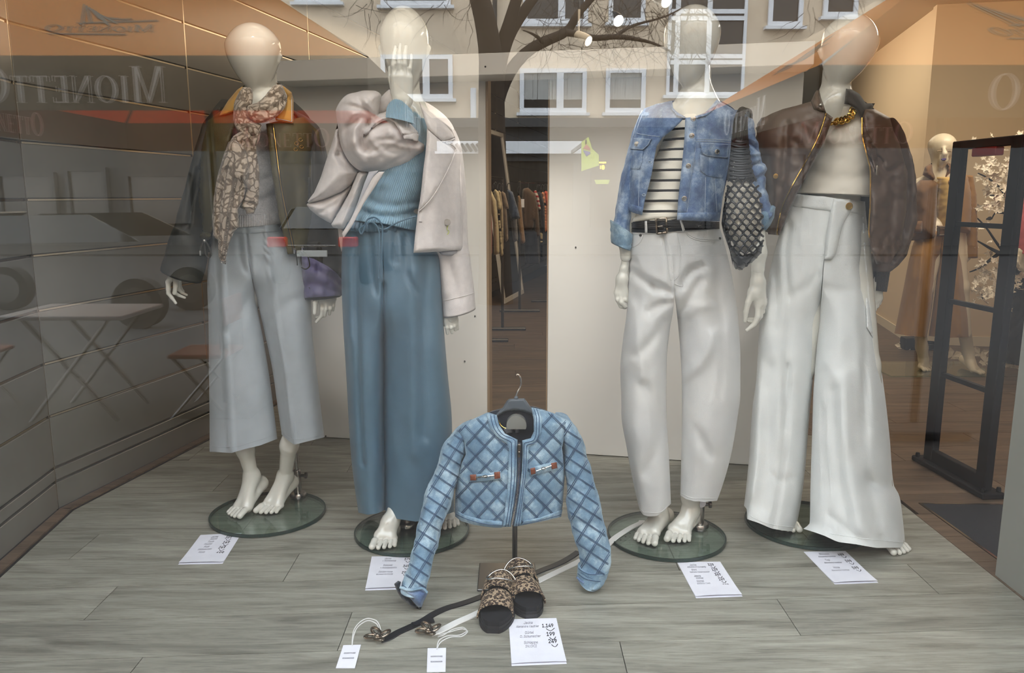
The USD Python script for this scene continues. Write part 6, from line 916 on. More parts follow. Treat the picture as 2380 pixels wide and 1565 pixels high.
part(zt, 'zip_teeth', join([box(p[0] - .0028, p[0] + .0028, p[1] - .0012, p[1] + .0012, p[2] - .0012, p[2] + .0012) for p in zw]), M['silver'], False, kind='stuff')
part(qj, 'zip_pull', xf(box(-.005, .005, -.003, .003, -.020, .012, .002), None, AT(Q((852, 500)), gq(Q((852, 500))) - .024)[0]), M['antique'], False); part(qj, 'zip_pull', xf(box(-.004, .004, -.002, .002, -.010, .010, .002), None, AT(Q((852, 540)), gq(Q((852, 540))) - .024)[0]), M['antique'], False)
for sfc, q, tabs in ((fpl.surf, ((545, 660), (640, 656), (742, 640), (744, 690), (650, 702), (548, 706)), (((553, 662), (590, 660), (592, 696), (555, 698)), ((700, 648), (736, 643), (738, 684), (703, 689)))), (fpr.surf, ((915, 622), (1000, 598), (1084, 582), (1090, 630), (1000, 650), (920, 674)), (((920, 624), (948, 618), (952, 656), (924, 663)), ((1046, 592), (1080, 586), (1084, 622), (1050, 630))))):
    w_ = patch(Q(*q), sfc, .007, 3, .003, 4); wp_ = part(qj, 'pocket_welt', w_, M['denim_light'], True)
    for tb_ in tabs: part(wp_, 'leather_tab', patch(Q(*tb_), w_.surf, .003, 2, .003, 3), M['leather_brown'], True)
    a, b = np.mean(tabs[0], 0), np.mean(tabs[1], 0); part(wp_, 'metal_bar', cord(w_.surf, Q(tuple(a + [18, 0]), tuple(b - [18, 0])), .0022, .006), M['silver']); part(wp_, 'metal_clasp', tube(on(w_.surf, Q(*[tuple((a + b) / 2 + [14 * math.cos(u), 7 * math.sin(u)]) for u in np.linspace(0, 6.28, 16)]), .009), .0013, 5, False), M['silver'])
part(qj, 'collar_back', pillow(Q((712, 300), (760, 275), (830, 262), (900, 256), (928, 258), (936, 300), (900, 285), (830, 292), (760, 312), (722, 336)), YQ + .035, .006, 5, sp=4), M['denim_mid'], True)
for q in (((752, 378), (808, 366), (812, 408), (770, 420)), ((822, 356), (850, 352), (852, 408), (824, 412))): part(qj, 'neck_label', pillow(Q(*q), YQ - .0, .002, 2, sp=4), M['satin_label'], True, label='woven grey label')
part(qj, 'tag_chain', tube(curve3(AT(Q((728, 330), (738, 358), (755, 374), (772, 382)), YQ - .03)), .0015, 5), M['gold'])
def qsleeve(L, R, Yk, D, hem, poly, seed):
    disp = lambda t, th: .004 * np.sqrt(np.abs(np.sin(np.pi * (t * 7.5 + th * 1.1)) * np.sin(np.pi * (t * 7.5 - th * 1.1))) + 1e-6)
    m = loft(L, R, Yk, D, nr=110, nc=64, hem=hem, disp=None, wob=.012, wsc=(22, 18), seed=seed); sp_ = part(qj, 'sleeve', m, M['denim_light'], True); quilt(qj, m.surf, poly, M['thread_dark'], k1=.62, k2=1.5, off=.002, parent=sp_, S=QS * 1.02); return m
LL = Q((560, 325), (475, 385), (402, 480), (350, 620), (290, 780), (236, 960), (200, 1140), (152, 1290), (130, 1350)); RL = Q((560, 420), (520, 560), (482, 700), (436, 830), (388, 960), (345, 1130), (300, 1320), (292, 1372))
m1 = qsleeve(LL, RL, (YQ + .01, YQ - .02, YQ - .08, YQ - .15, YQ - .21), (.05, .07, .068, .06, .05), None, np.vstack([LL, RL[::-1]]), 3)
LR = Q((1080, 300), (1110, 480), (1130, 680), (1142, 850), (1172, 1000), (1205, 1130), (1214, 1230), (1206, 1280)); RR_ = Q((1160, 322), (1232, 440), (1292, 640), (1342, 850), (1388, 1050), (1410, 1140), (1396, 1240), (1350, 1318))
m2 = qsleeve(LR, RR_, (YQ + .01, YQ, YQ - .03, YQ - .06, YQ - .08), (.05, .07, .068, .06, .05), Q((1206, 1280), (1270, 1320), (1350, 1318)), np.vstack([LR, RR_[::-1]]), 4)
ca = part(qj, 'cuff', pillow(Q((126, 1342), (190, 1362), (260, 1352), (292, 1372), (296, 1386), (270, 1440), (256, 1480), (225, 1450), (180, 1400), (140, 1366)), YQ - .235, .03, 12, wob=.008), M['denim_mid'], True); part(ca, 'cuff_edge', tube(AT(resample(Q((128, 1344), (190, 1362), (262, 1352), (294, 1378)), 24), YQ - .262), .004, 7), M['denim_light'])
part(qj, 'cuff_lining', pillow(Q((94, 1325), (118, 1305), (136, 1312), (130, 1345), (145, 1372), (190, 1412), (236, 1462), (254, 1482), (200, 1462), (140, 1415), (112, 1372)), YQ - .215, .02, 8), M['navy_lining'], True)
cb = loft(Q((1208, 1212), (1202, 1284)), Q((1396, 1236), (1338, 1330)), YQ - .08, .05, nr=20, hem=Q((1202, 1284), (1260, 1322), (1338, 1332)), caps=(True, False)); cbp = part(qj, 'cuff', cb, M['denim_light'], True); 
for l in (((1212, 1232), (1290, 1268), (1376, 1262)), ((1208, 1262), (1270, 1300), (1348, 1310))): part(cbp, 'band_seam', cord(cb.surf, Q(*l), .0012, .001), M['thread_dark'])
part(qj, 'cuff_rim', tube(AT(resample(Q((1202, 1284), (1260, 1324), (1338, 1332), (1330, 1308), (1270, 1285), (1202, 1284)), 40), np.interp(np.linspace(0, 1, 40), [0, .5, .6, 1], [YQ - .12, YQ - .12, YQ - .04, YQ - .08])), .0035, 7), M['denim_mid'])
# ---- leopard slides
def leopard():
    n = {'g': ('geometry', {}), 'd': ('noise_texture', {'scale': 90, 'detail': 2}), 'sc': ('vector_math', {'math_type': 'scale', 'scale': .006}), 'ad': ('vector_math', {'math_type': 'add'}), 'v': ('voronoi_texture', {'scale': 125}), 'r': ('rgb_ramp', {'ramp': [(.0, lin(116, 92, 72)), (.2, lin(110, 86, 66)), (.27, lin(40, 32, 28)), (.52, lin(46, 36, 31)), (.58, lin(158, 138, 114)), (1, lin(176, 156, 132))]}), 'p': ('principled_bsdf', {'roughness': .7})}
    return usdkit.material(stage, '/World/Looks/leopard', n, [('g.position', 'd.vector'), ('d.color', 'sc.vector1'), ('g.position', 'ad.vector1'), ('sc.vector', 'ad.vector2'), ('ad.vector', 'v.vector'), ('v.distance', 'r.fac'), ('r.color', 'p.base_color')], surface='p.BSDF')
M['leopard'] = leopard(); M['sole'] = mat('sole_black', (34, 34, 38), rough=.7); M['footbed'] = mat('footbed_black', (24, 25, 30), (19, 20, 24), rough=.85, ns=60)
def slide(label, toe, yaw, mir, group=None):
    t = thing('sandal', label, 'shoe', toe, group); R = rot([0, 0, 1], yaw); to = lambda m: xf(m, R, toe)
    yy = np.linspace(0, 1, 40); wd = lambda y: .049 * np.sqrt(np.clip(1 - ((y - .34) / .36) ** 2, 0, 1)) if y < .34 else (.049 - .012 * np.sin((y - .34) / .4 * np.pi / 2) if y < .74 else .037 * np.sqrt(max(0, 1 - ((y - .74) / .26) ** 2)))
    L = .27; out = [(mir * .004 * np.sin(3 * y) + wd(y), y * L) for y in np.linspace(0.0, 1, 36)] + [(mir * .004 * np.sin(3 * y) - wd(y), y * L) for y in np.linspace(1, 0.0, 36)]
    g = Polygon(out).buffer(.0015); part(t, 'sole', to(join([xf(extr(g, .020), t=(0, 0, .0005)), xf(extr(g.buffer(.003), .012), t=(0, 0, .0005))])), M['sole'], 30); part(t, 'footbed', to(xf(extr(g.buffer(-.002), .010), t=(0, 0, .0205))), M['footbed'], 30)
    rimm = extr(g.buffer(-.002).difference(g.buffer(-.007)), .004); part(t, 'footbed_rim', to(xf(rimm, t=(0, 0, .0305))), M['footbed'], 30)
    def strap(y0, y1, h0, h1, sk, name='strap'):
        n, k = 30, 9; ph = np.linspace(-.12, np.pi + .12, n); v = []
        for s, th_ in ((0, 0.0), (1, .004)):
            for j in range(k):
                u = j / (k - 1); y = y0 + (y1 - y0) * u; w_ = .0545 - .004 * u; hh_ = h0 + (h1 - h0) * u + .003 * math.sin(u * math.pi)
                for p in ph: v.append(((w_ - th_) * math.cos(p), y + sk * .016 * math.cos(p) * mir - .010 * math.sin(p) ** 2 * (1 - u), .020 + (hh_ - th_) * max(math.sin(p), -.3)))
        v = np.array(v); f = grid_faces(k, n); nn = k * n; ff = [f[:, ::-1], f + nn]
        for a in (np.arange(n), (k - 1) * n + np.arange(n)): ff += [np.stack([a[:-1], a[1:], a[1:] + nn], 1), np.stack([a[:-1], a[1:] + nn, a[:-1] + nn], 1)]
        m = TM(v, np.vstack(ff)); m.fix_normals(); return part(t, name, to(m), M['leopard'], 50, label='leopard print strap')
    strap(.058, .122, .046, .057, .5); strap(.152, .214, .058, .072, -.4)
    ov = lathe([(.001, 0), (.03, 0), (.03, .003), (.001, .004)], 20); 
    bkp = np.array([(.040 * math.cos(a) * (1 + .15 * math.cos(2 * a)) + mir * .010, .180 + .030 * math.sin(a) + mir * .25 * .04 * math.cos(a), 0) for a in np.linspace(0, 2 * math.pi, 40)]); bkp[:, 2] = .020 + .070 * np.sqrt(np.clip(1 - (bkp[:, 0] / .062) ** 2, 0, 1)) + .004
    part(t, 'buckle', to(tube(bkp, .0032, 8, False)), M['silver'], 50); part(t, 'buckle_prong', to(tube([(bkp[0] * .5 + bkp[20] * .5) + [-.03, 0, .004], (bkp[0] * .5 + bkp[20] * .5) + [.03, 0, .002]], .0022, 6)), M['silver']); return t
t1_, t2_ = fl(*S((1243, 938))[0]), fl(*S((1528, 826))[0])
slide('leopard print slide sandal with black sole, the front-left one of the pair', t1_, -4, 1); slide('leopard print slide sandal with black sole, the rear-right one of the pair', t2_, 9, -1)
# ---- belts lying on the floor
def ribbon(pts, w, th, z=.0006, lift=None):
    p = np.array([fl(*q) for q in resample(pts, 70)]); p[:, 2] = z; 
    if lift is not None: p[:, 2] += lift(np.linspace(0, 1, 70))
    d = np.gradient(p[:, :2], axis=0); d /= np.linalg.norm(d, axis=1, keepdims=True); nrm = np.stack([-d[:, 1], d[:, 0], 0 * d[:, 0]], 1); k = np.array([[-1, 0], [-.92, 1], [.92, 1], [1, 0]])
    v = (p[:, None] + nrm[:, None] * (k[None, :, :1] * w / 2) + k[None, :, 1:] * np.array([0, 0, th])).reshape(-1, 3); f = grid_faces(70, 4, True); c = np.array([[0, 1, 2], [0, 2, 3]]); return TM(v, np.vstack([f[:, ::-1], c[:, ::-1], c + 69 * 4])), p
def clover(t, c, m, ang=0):
    for k in range(4):
        a0 = ang + k * math.pi / 2; pts = []
        for u in np.linspace(0, 1, 18):
            a = u * 2 * math.pi; r = .0175; q = np.array([.021 + r * .95 * math.cos(a), r * .62 * math.sin(a) + .005 * math.cos(a)]); pts.append(c + np.array([q[0] * math.cos(a0) - q[1] * math.sin(a0), q[0] * math.sin(a0) + q[1] * math.cos(a0), .014 + .004 * math.cos(a)]))
        part(t, 'buckle_petal', tube(np.array(pts), .0034, 7, False), m)
        part(t, 'buckle_petal_inlay', tube(np.array([c + (np.array(p) - np.mean(pts, 0)) * .5 + (np.mean(pts, 0) - c) for p in pts]), .0014, 6, False), m)
    part(t, 'buckle_centre', xf(trimesh.creation.icosphere(2, .0065), None, c + [0, 0, .012]), m)
def belt_tag(t, card, strings):
    q = np.array([fl(*p, .003) for p in card]); ms = trimesh.convex.convex_hull(np.vstack([q, q - [0, 0, .0015]])); cp = part(t, 'hang_tag', ms, M['paper'], False)
    for txt, v0, h in (('DOROTHEE', .40, .055), ('SCHUMACHER', .62, .055)):
        tm = meshkit.text_mesh(txt, 1.0, .01, True); w_ = tm.bounds[1][0]; u = .18 + (tm.vertices[:, 0] / w_) * .64; v = v0 - tm.vertices[:, 1] * h; P_ = ((1 - u) * (1 - v))[:, None] * q[0] + (u * (1 - v))[:, None] * q[1] + (u * v)[:, None] * q[2] + ((1 - u) * v)[:, None] * q[3]; P_[:, 2] += .0004 + tm.vertices[:, 2] * .02; part(cp, 'print', TM(P_, tm.faces), M['pencil'], False)
    for s_ in strings:
        w_ = np.array([fl(x, y, .006) for x, y in resample(s_, 40)]); w_[:, 2] = .004 + .03 * np.sin(np.linspace(0, np.pi, 40)) ** .7; part(t, 'tag_string', tube(w_, .0016, 6), M['white_denim'])
bl1 = thing('leather_belt', 'black leather belt with clover buckle and white tag on the floor', 'belt', fl(*S((380, 985))[0]))
mb, _ = ribbon(S((400, 1000), (450, 985), (530, 940), (640, 890), (720, 850), (800, 800), (900, 755), (1000, 726), (1100, 692), (1250, 630), (1400, 560), (1600, 476), (1750, 415), (1880, 335)), .026, .003); part(bl1, 'strap', mb, M['leather_black'], 30); mb, _ = ribbon(S((640, 888), (720, 870), (800, 856)), .022, .003, .004); part(bl1, 'strap_end', mb, M['leather_black'], 30)
clover(bl1, fl(*S((378, 988))[0]), M['antique'], .35); belt_tag(bl1, S((122, 1030), (254, 1026), (208, 1200), (66, 1200)), (S((188, 1030), (196, 980), (250, 920), (320, 893), (370, 895), (400, 930), (405, 960)), S((188, 1030), (215, 970), (265, 932), (330, 905), (375, 910), (395, 945))))
bl2 = thing('leather_belt', 'white leather belt with clover buckle and white tag on the floor', 'belt', fl(*S((755, 945))[0]))
G_ = lambda u: .0165 / (1 + np.exp(-(u - .835) * 90))
mb, pw_ = ribbon(np.vstack([S((775, 950), (830, 932), (890, 905), (960, 868), (1100, 806), (1250, 730), (1400, 650), (1590, 548), (1750, 472), (1880, 408), (1990, 350), (2110, 285), (2190, 235), (2270, 185), (2360, 135)), FR((290, 448))]), .024, .003, lift=G_); part(bl2, 'strap', mb, M['leather_white'], 30)
clover(bl2, fl(*S((757, 945))[0]), M['antique'], .35); belt_tag(bl2, S((752, 1052), (890, 1050), (886, 1228), (746, 1230)), (S((822, 1055), (835, 1020), (900, 1008), (980, 1022), (1030, 1005), (1046, 990), (1010, 960), (940, 962), (870, 980), (830, 965)), S((822, 1055), (850, 1030), (920, 1020), (1000, 1032), (1052, 995), (1005, 972), (930, 975), (865, 968), (832, 950))))
for q in ((2196, 243), (2231, 218), (2265, 194), (2299, 171), (2334, 152)): c = fl(*S(q)[0], .0205); part(bl2, 'punch_hole', lathe([(.0001, .0204), (.0032, .0204), (.0032, .0212), (.0001, .0212)], 12, (c[0], c[1], 0)), M['steel_dark'])
# ---- price sheets
def sheet(label, corners, lines, prices):
    q = np.array([fl(*p, .0012) for p in corners]); t = thing('price_sheet', label, 'paper', q.mean(0) * [1, 1, 0]); lo = q.copy(); lo[:, 2] = .0004
    def quad(a, sag, th): 
        n = 12; U, V = np.meshgrid(np.linspace(0, 1, n), np.linspace(0, 1, n)); U, V = U.ravel(), V.ravel(); p = ((1 - U) * (1 - V))[:, None] * a[0] + (U * (1 - V))[:, None] * a[1] + (U * V)[:, None] * a[2] + ((1 - U) * V)[:, None] * a[3]; p[:, 2] += sag * V ** 6 * np.sin(np.pi * (U * .5 + .25)); f = grid_faces(n, n)
        v = np.vstack([p, p - [0, 0, th]]); m = TM(v, np.vstack([f, f[:, ::-1] + n * n])); m.fix_normals(); return m
    top = part(t, 'top_leaf', quad(q, .006, .0004), M['paper'], True); d = (lo[3] - lo[0]); d /= np.linalg.norm(d); lo2 = lo.copy(); lo2[2] += d * .004; lo2[3] += d * .004; part(t, 'bottom_leaf', quad(lo2, 0, .0003), M['paper'], True)
    def put(txt, u0, v0, hu, hv, m, bold, name, slant=.25, smile=False):
        tm = meshkit.text_mesh(txt, 1.0, .01, bold); u = u0 + (tm.vertices[:, 0] + slant * tm.vertices[:, 1]) * hu; v = v0 - tm.vertices[:, 1] * hv; P_ = ((1 - u) * (1 - v))[:, None] * q[0] + (u * (1 - v))[:, None] * q[1] + (u * v)[:, None] * q[2] + ((1 - u) * v)[:, None] * q[3]; P_[:, 2] += .0004 + tm.vertices[:, 2] * .02; part(top, name, TM(P_, tm.faces), m, False)
        if smile:
            w_ = tm.bounds[1][0] * hu; s_ = [(u0 + w_ * (.35 + .7 * x), v0 + hv * (.25 + .75 * math.sin(math.pi * (x * .92 + .06)))) for x in np.linspace(0, 1, 14)]; W = np.array([(1 - u) * (1 - v) * q[0] + u * (1 - v) * q[1] + u * v * q[2] + (1 - u) * v * q[3] + [0, 0, .0006] for u, v in s_]); part(top, 'price_stroke', tube(W, .0012, 5, flat=.3), M['ink'])
    for txt, u0, v0, hv in lines: put(txt, u0, v0, hv * .75, hv, M['pencil'], False, 'writing')
    for txt, u0, v0, hv in prices: put(txt, u0, v0, hv * .78, hv, M['ink'], True, 'price', .1, True); put('00', u0 + len(txt) * .6 * hv * .8, v0 - hv * .7, hv * .25, hv * .3, M['pencil'], False, 'writing')
sheet('handwritten price sheet by the glass base of the leftmost mannequin', PX((466, 1244), (562, 1239), (518, 1309), (415, 1311)), [('Jacke', .30, .13, .06), ('isauret', .32, .20, .05), ('Tuch', .30, .30, .06), ('Fissioni', .26, .38, .05), ('Pulli', .30, .48, .06), ('Stefania Carr.', .20, .56, .05), ('Hose', .26, .66, .06), ('samsoe herring', .16, .74, .05)], [('369', .66, .18, .08), ('149', .68, .36, .08), ('249', .66, .53, .08), ('699', .68, .72, .09)])
sheet('handwritten price sheet half hidden by the hanging jacket\'s left sleeve', PX((864, 1294), (965, 1293), (950, 1368), (849, 1371)), [('Jacke', .30, .10, .055), ('+ Kontatessa', .26, .17, .05), ('Pullover', .30, .32, .055), ('+ Aoyappapoiru', .24, .39, .05), ('Seiden hose', .22, .52, .055), ('access to mode', .18, .59, .05)], [('579', .76, .14, .07), ('349', .76, .36, .07), ('299', .76, .56, .07)])
sheet('handwritten price sheet in front of the leopard print sandals', PX((1182, 1440), (1293, 1437), (1317, 1541), (1189, 1546)), [('Jacke', .30, .13, .065), ('Alexandre Vauthier', .14, .21, .05), ('Gürtel', .30, .36, .06), ('D. Schumacher', .20, .44, .055), ('Schlappe', .26, .58, .06), ('INUIKII', .28, .66, .055)], [('1.149', .66, .22, .08), ('199', .72, .42, .085), ('249', .73, .58, .085)])
sheet('handwritten price sheet with five prices under the mannequin with the net bag', PX((1574, 1307), (1674, 1306), (1725, 1385), (1617, 1389)), [('Jacke', .24, .12, .055), ('citizens of humanity', .16, .18, .045), ('Shirt', .22, .27, .055), ('Nathalie Vleeschouwer', .16, .33, .04), ('Jeans', .20, .45, .055), ('mother', .22, .51, .05), ('Gürtel', .20, .60, .055), ('stefania Cash', .18, .66, .045), ('Tasche', .20, .77, .055), ('stefania Cash', .18, .83, .045)], [('329', .66, .13, .07), ('129', .68, .28, .07), ('349', .68, .43, .07), ('149', .70, .57, .07), ('309', .72, .74, .07)])
sheet('handwritten price sheet with three prices by the base under the white flared trousers', PX((1868, 1283), (1965, 1281), (2040, 1353), (1939, 1357)), [('Blouson', .30, .12, .06), ('Alexandre Vauthier', .22, .20, .045), ('Top', .30, .32, .06), ('Alexandre Vauthier', .22, .40, .045), ('Hose', .32, .56, .06), ('Alexandre Vauthier', .22, .64, .045)], [('489', .72, .16, .075), ('399', .74, .38, .075), ('599', .74, .60, .075)])
# ================================================================ SHOP INTERIOR
gt = thing('security_gate', 'black anti-theft security gate frame by the entrance mat', 'gate', (1.95, 3.36, 0))
gA, gB = fl(2158, 1078), fl(2288, 1150); gd = (gB - gA)[:2]; gl = np.linalg.norm(gd); gu = gd / gl; gv = np.array([-gu[1], gu[0]]); zt_ = at(2226, 330, gA[1])[2]
part(gt, 'post', obox(-.02, .045, -.018, .018, .02, zt_, gA[:2], gu, gv, .004), M['black_metal'], False); part(gt, 'post', obox(gl - .045, gl + .02, -.018, .018, .02, zt_, gA[:2], gu, gv, .004), M['black_metal'], False); part(gt, 'top_bar', obox(-.02, gl + .02, -.018, .018, zt_ - .035, zt_ + .002, gA[:2], gu, gv, .004), M['black_metal'], False)
part(gt, 'alarm_light', obox(gl * .3, gl * .68, -.02, .02, zt_ - .07, zt_ - .034, gA[:2], gu, gv, .004), M['red'], False)
for px, py in ((2232, 520), (2206, 697), (2192, 866)): z = at(px, py, gA[1])[2]; part(gt, 'cross_bar', obox(.04, gl - .04, -.010, .010, z - .01, z + .01, gA[:2], gu, gv), M['black_metal'], False)
zb = at(2190, 1040, gA[1])[2]; part(gt, 'base_panel', obox(-.018, gl + .018, -.016, .016, .02, zb, gA[:2], gu, gv, .003), M['black_metal'], False); part(gt, 'foot', obox(-.06, gl + .06, -.05, .05, .0005, .025, gA[:2], gu, gv, .004), M['black_metal'], False)
for s_ in (-.035, gl + .035):
    for o in (-.035, .035): part(gt, 'bolt', lathe([(.0001, .045), (.008, .044), (.010, .036), (.010, .024)], 12, (*(gA[:2] + gu * s_ + gv * o), 0)), M['black_metal'])
# mannequin in tan clothes, with a face
YT = 5.55; R3_ = lambda w: rr(w * 420 / 1060, YT)
t = thing('mannequin', 'cream mannequin with painted lips in a tan jacket, behind the security gate', 'mannequin', fl(2170, 865)); s = 420 / 1060
def GP(*p): return P(GA, *p)
pr = [('e', GP((578, 160, YT))[0], (R3_(64), .095, R3_(80)), rot([0, 0, 1], 18), .20, .01)]
pr += chain(GP((590, 165, YT - .092), (596, 195, YT - .108), (592, 208, YT - .10)), (.010, .013, .012), .02) + chain(GP((515, 170, YT + .02), (512, 190, YT + .02)), (.012, .009), .01)  + chain(GP((588, 232, YT - .075), (582, 250, YT - .06)), (.03, .028), .03)
pr += [('c', GP((570, 220, YT + .02))[0], .055, GP((560, 340, YT + .02))[0], .058, .03), ('c', GP((560, 330, YT + .02))[0], .05, GP((450, 380, YT + .03))[0], .05, .05), ('c', GP((560, 330, YT + .02))[0], .05, GP((710, 370, YT + .03))[0], .05, .05), ('c', GP((570, 400, YT + .06))[0], .075, GP((580, 620, YT + .05))[0], .075, .05)] + chain(GP((540, 640, YT + .02), (470, 980, YT), (450, 1240, YT + .02)), (.09, .06, .04), .03) + chain(GP((620, 640, YT + .02), (680, 980, YT), (712, 1250, YT)), (.09, .06, .042), .03) + chain(GP((710, 370, YT + .03), (730, 600, YT), (722, 800, YT)), (.045, .04, .03), .03)
ft = [chain(GP((448, 1200, YT + .02), (460, 1330, 5.62), (470, 1400, 5.64)), (.042, .04, .034), .02) + foot(fl(*GA((474, 1462))[0], .01), GP((480, 1440, 5.72))[0], GP((470, 1400, 5.64))[0], (.05, -1), -1, 1.1), chain(GP((705, 1200, YT), (730, 1350, 5.62), (745, 1420, 5.60)), (.045, .04, .034), .02) + foot(fl(*GA((772, 1480))[0], .01), GP((705, 1400, 5.75))[0], GP((745, 1420, 5.60))[0], (.5, -1), -1, 1.1)]
part(t, 'figure', sdf_mesh(pr, .006), M['cream_matt'], True)
for f in ft: part(t, 'foot', sdf_mesh(f, .004), M['cream_matt'], True)
M['lips'] = mat('lips_violet', (62, 38, 110), rough=.4); part(t, 'lips', pillow(GA((572, 228), (582, 222), (590, 225), (598, 221), (606, 226), (598, 236), (588, 239), (578, 236)), YT - .112, .012, 4, sp=1.5), M['lips'], True, label='painted violet lips')
M['eye_shade'] = mat('eye_line', (150, 130, 104), rough=.6)
for q in (((550, 182), (566, 178), (582, 184)), ((606, 184), (620, 179), (632, 182))): part(t, 'eye_line', tube(curve3(AT(GA(*q), YT - .084), 10), .0035, 6), M['eye_shade'])
bp_ = fl(*GA((560, 1478))[0]); part(t, 'base_plate', box(bp_[0] - .42, bp_[0] + .38, bp_[1] - .16, bp_[1] + .34, .0005, .010, .002), M['pane_green'], False)
M['tan_suede'] = fabric('tan_suede', (118, 84, 50), (104, 74, 44)); M['tan_wool'] = fabric('tan_wool', (158, 118, 66), (149, 110, 60)); M['mustard'] = fabric('mustard', (214, 178, 102))
tt_, sft = trousers('tan_culottes', 'tan wide cropped trousers on the mannequin behind the gate', GA((545, 640), (420, 700), (390, 800), (350, 1000), (300, 1250)), GA((590, 640), (570, 760), (545, 900), (520, 1100), (490, 1272)), GA((592, 640), (572, 760), (550, 900), (525, 1100), (500, 1265)), GA((690, 640), (705, 800), (725, 1000), (745, 1272)), GA((300, 1250), (400, 1266), (490, 1272)), GA((500, 1265), (620, 1276), (745, 1272)), YT + .02, (.10, .14, .14), (.1, .15, .15), .22, M['tan_wool'], creases=[(GA((470, 720), (440, 1000), (400, 1260)), 6, -.02), (GA((660, 700), (690, 1260)), 6, -.02)], wob=.02)
tj = thing('mustard_top', 'mustard knitted top with a tan belt, behind the security gate', 'top', AT(GA((580, 640)), YT)[0]); part(tj, 'body', loft(GA((520, 335), (535, 450), (540, 625)), GA((615, 335), (645, 450), (645, 625)), YT + .01, (.10, .13, .13), nr=30, wob=.01), M['mustard'], True); part(tj, 'belt', pillow(GA((548, 618), (640, 618), (640, 680), (550, 680)), YT - .115, .02, 6), M['tan_suede'], True); bq = GA((560, 626), (600, 626), (600, 672), (560, 672), (560, 626)); part(tj, 'belt_buckle', tube(AT(resample(bq, 30, False), YT - .145), .006, 6, False), M['antique'])
tk = thing('tan_jacket', 'short tan suede jacket with upturned collar, behind the security gate', 'jacket', AT(GA((580, 700)), YT)[0])
part(tk, 'front_panel', pillow(GA((520, 345), (450, 350), (405, 390), (398, 480), (400, 600), (398, 705), (548, 702), (548, 560), (550, 440), (560, 370)), YT - .03, .14, 50, wob=.012, wsc=(.05, .03)), M['tan_suede'], True); part(tk, 'front_panel', pillow(GA((590, 350), (660, 300), (735, 330), (756, 420), (760, 520), (752, 660), (660, 668), (645, 640), (640, 560), (620, 440)), YT - .03, .13, 45, wob=.02), M['tan_wool'], True)
part(tk, 'sleeve', loft(GA((690, 320), (680, 480), (690, 660), (698, 806)), GA((735, 330), (762, 450), (768, 640), (768, 800)), YT + .02, .09, nr=40, wob=.006), M['tan_wool'], True); part(tk, 'collar', pillow(GA((520, 250), (480, 270), (465, 320), (520, 352), (545, 345), (525, 300)), YT - .03, .05, 14), M['tan_suede'], True); part(tk, 'collar', pillow(GA((602, 240), (632, 256), (640, 300), (600, 345), (590, 330), (605, 290)), YT - .03, .05, 14), M['tan_suede'], True); part(tk, 'pocket', pillow(GA((402, 590), (465, 590), (462, 660), (403, 660)), YT - .15, .015, 6), M['tan_suede'], True)
# white blossom tree
bt_ = thing('blossom_tree', 'artificial tree with white blossoms on dark twigs, right of the security gate', 'plant', fl(2365, 850)); YB = 5.5; M['petal'] = mat('petal', (238, 228, 206), rough=.8); M['twig'] = mat('twig_dark', (38, 34, 32), rough=.9)
def br(pts, r0, r1, dy=0): q = resample(GA(*pts), 20); part(bt_, 'branch', tube(AT(q, YB + dy * np.linspace(0, 1, 20)), np.linspace(r0, r1, 20), 7), M['twig'])
part(bt_, 'trunk', loft(GA((1010, 860), (1000, 1080), (960, 1240), (930, 1380), (945, 1420)), GA((1090, 860), (1100, 1080), (1110, 1240), (1130, 1400), (1120, 1430)), YB, .12, nr=40, wob=.05, wsc=(14, 8)), M['twig'], True)
for b in (((1040, 900), (960, 800), (900, 720), (830, 620), (770, 560)), ((920, 780), (860, 750), (800, 715), (770, 700)), ((1050, 900), (1030, 700), (1040, 500), (1045, 300), (1030, 120)), ((920, 775), (860, 820), (790, 870), (740, 890)), ((1040, 600), (980, 480), (920, 400), (850, 340), (790, 310)), ((980, 480), (940, 440), (860, 440)), ((1045, 420), (1080, 330), (1100, 200)), ((860, 575), (840, 580)), ((810, 1040), (830, 1005)), ((950, 1150), (955, 1070), (990, 960)), ((1040, 640), (1000, 560), (900, 540), (870, 580))): br(b, .014, .004, RNG.uniform(-.2, .2))
def blossom(c, r, sd):
    rg = np.random.default_rng(sd); n = rg.normal(size=3) * .5 + [0, -1, .3]; n /= np.linalg.norm(n); a = np.cross(n, [0, 0, 1.]); a /= np.linalg.norm(a); b = np.cross(n, a); v, f = [], []
    for k in range(5):
        th = 2 * math.pi * k / 5 + rg.uniform(-.3, .3); e = math.cos(th) * a + math.sin(th) * b; p = -math.sin(th) * a + math.cos(th) * b; L = r * rg.uniform(.8, 1.25); i = len(v); v += [c, c + e * L * .5 + p * L * .32 + n * L * .12, c + e * L + n * L * rg.uniform(.0, .4), c + e * L * .5 - p * L * .32 + n * L * .12, c + e * L * .55 + n * L * .02]; f += [[i, i + 1, i + 4], [i + 1, i + 2, i + 4], [i + 2, i + 3, i + 4], [i + 3, i, i + 4]]
    v, f = np.array(v), np.array(f); return TM(np.vstack([v, v - n * .0015]), np.vstack([f, f[:, ::-1] + len(v)]))
for k in range(270):
    while True:
        x, y = RNG.uniform(760, 1090), RNG.uniform(60, 1130); w_ = math.exp(-((y - 400) / 140) ** 2) * (x > 830 - .0 * y) + math.exp(-((y - 900) / 110) ** 2) + .25 * (y < 200) * (x > 980) + .1
        if RNG.uniform() < w_: break
    c = AT(GA((x, y)), YB + RNG.uniform(-.35, .35))[0]; part(bt_, 'blossom', blossom(c, RNG.uniform(.02, .034), k), M['petal'], False)
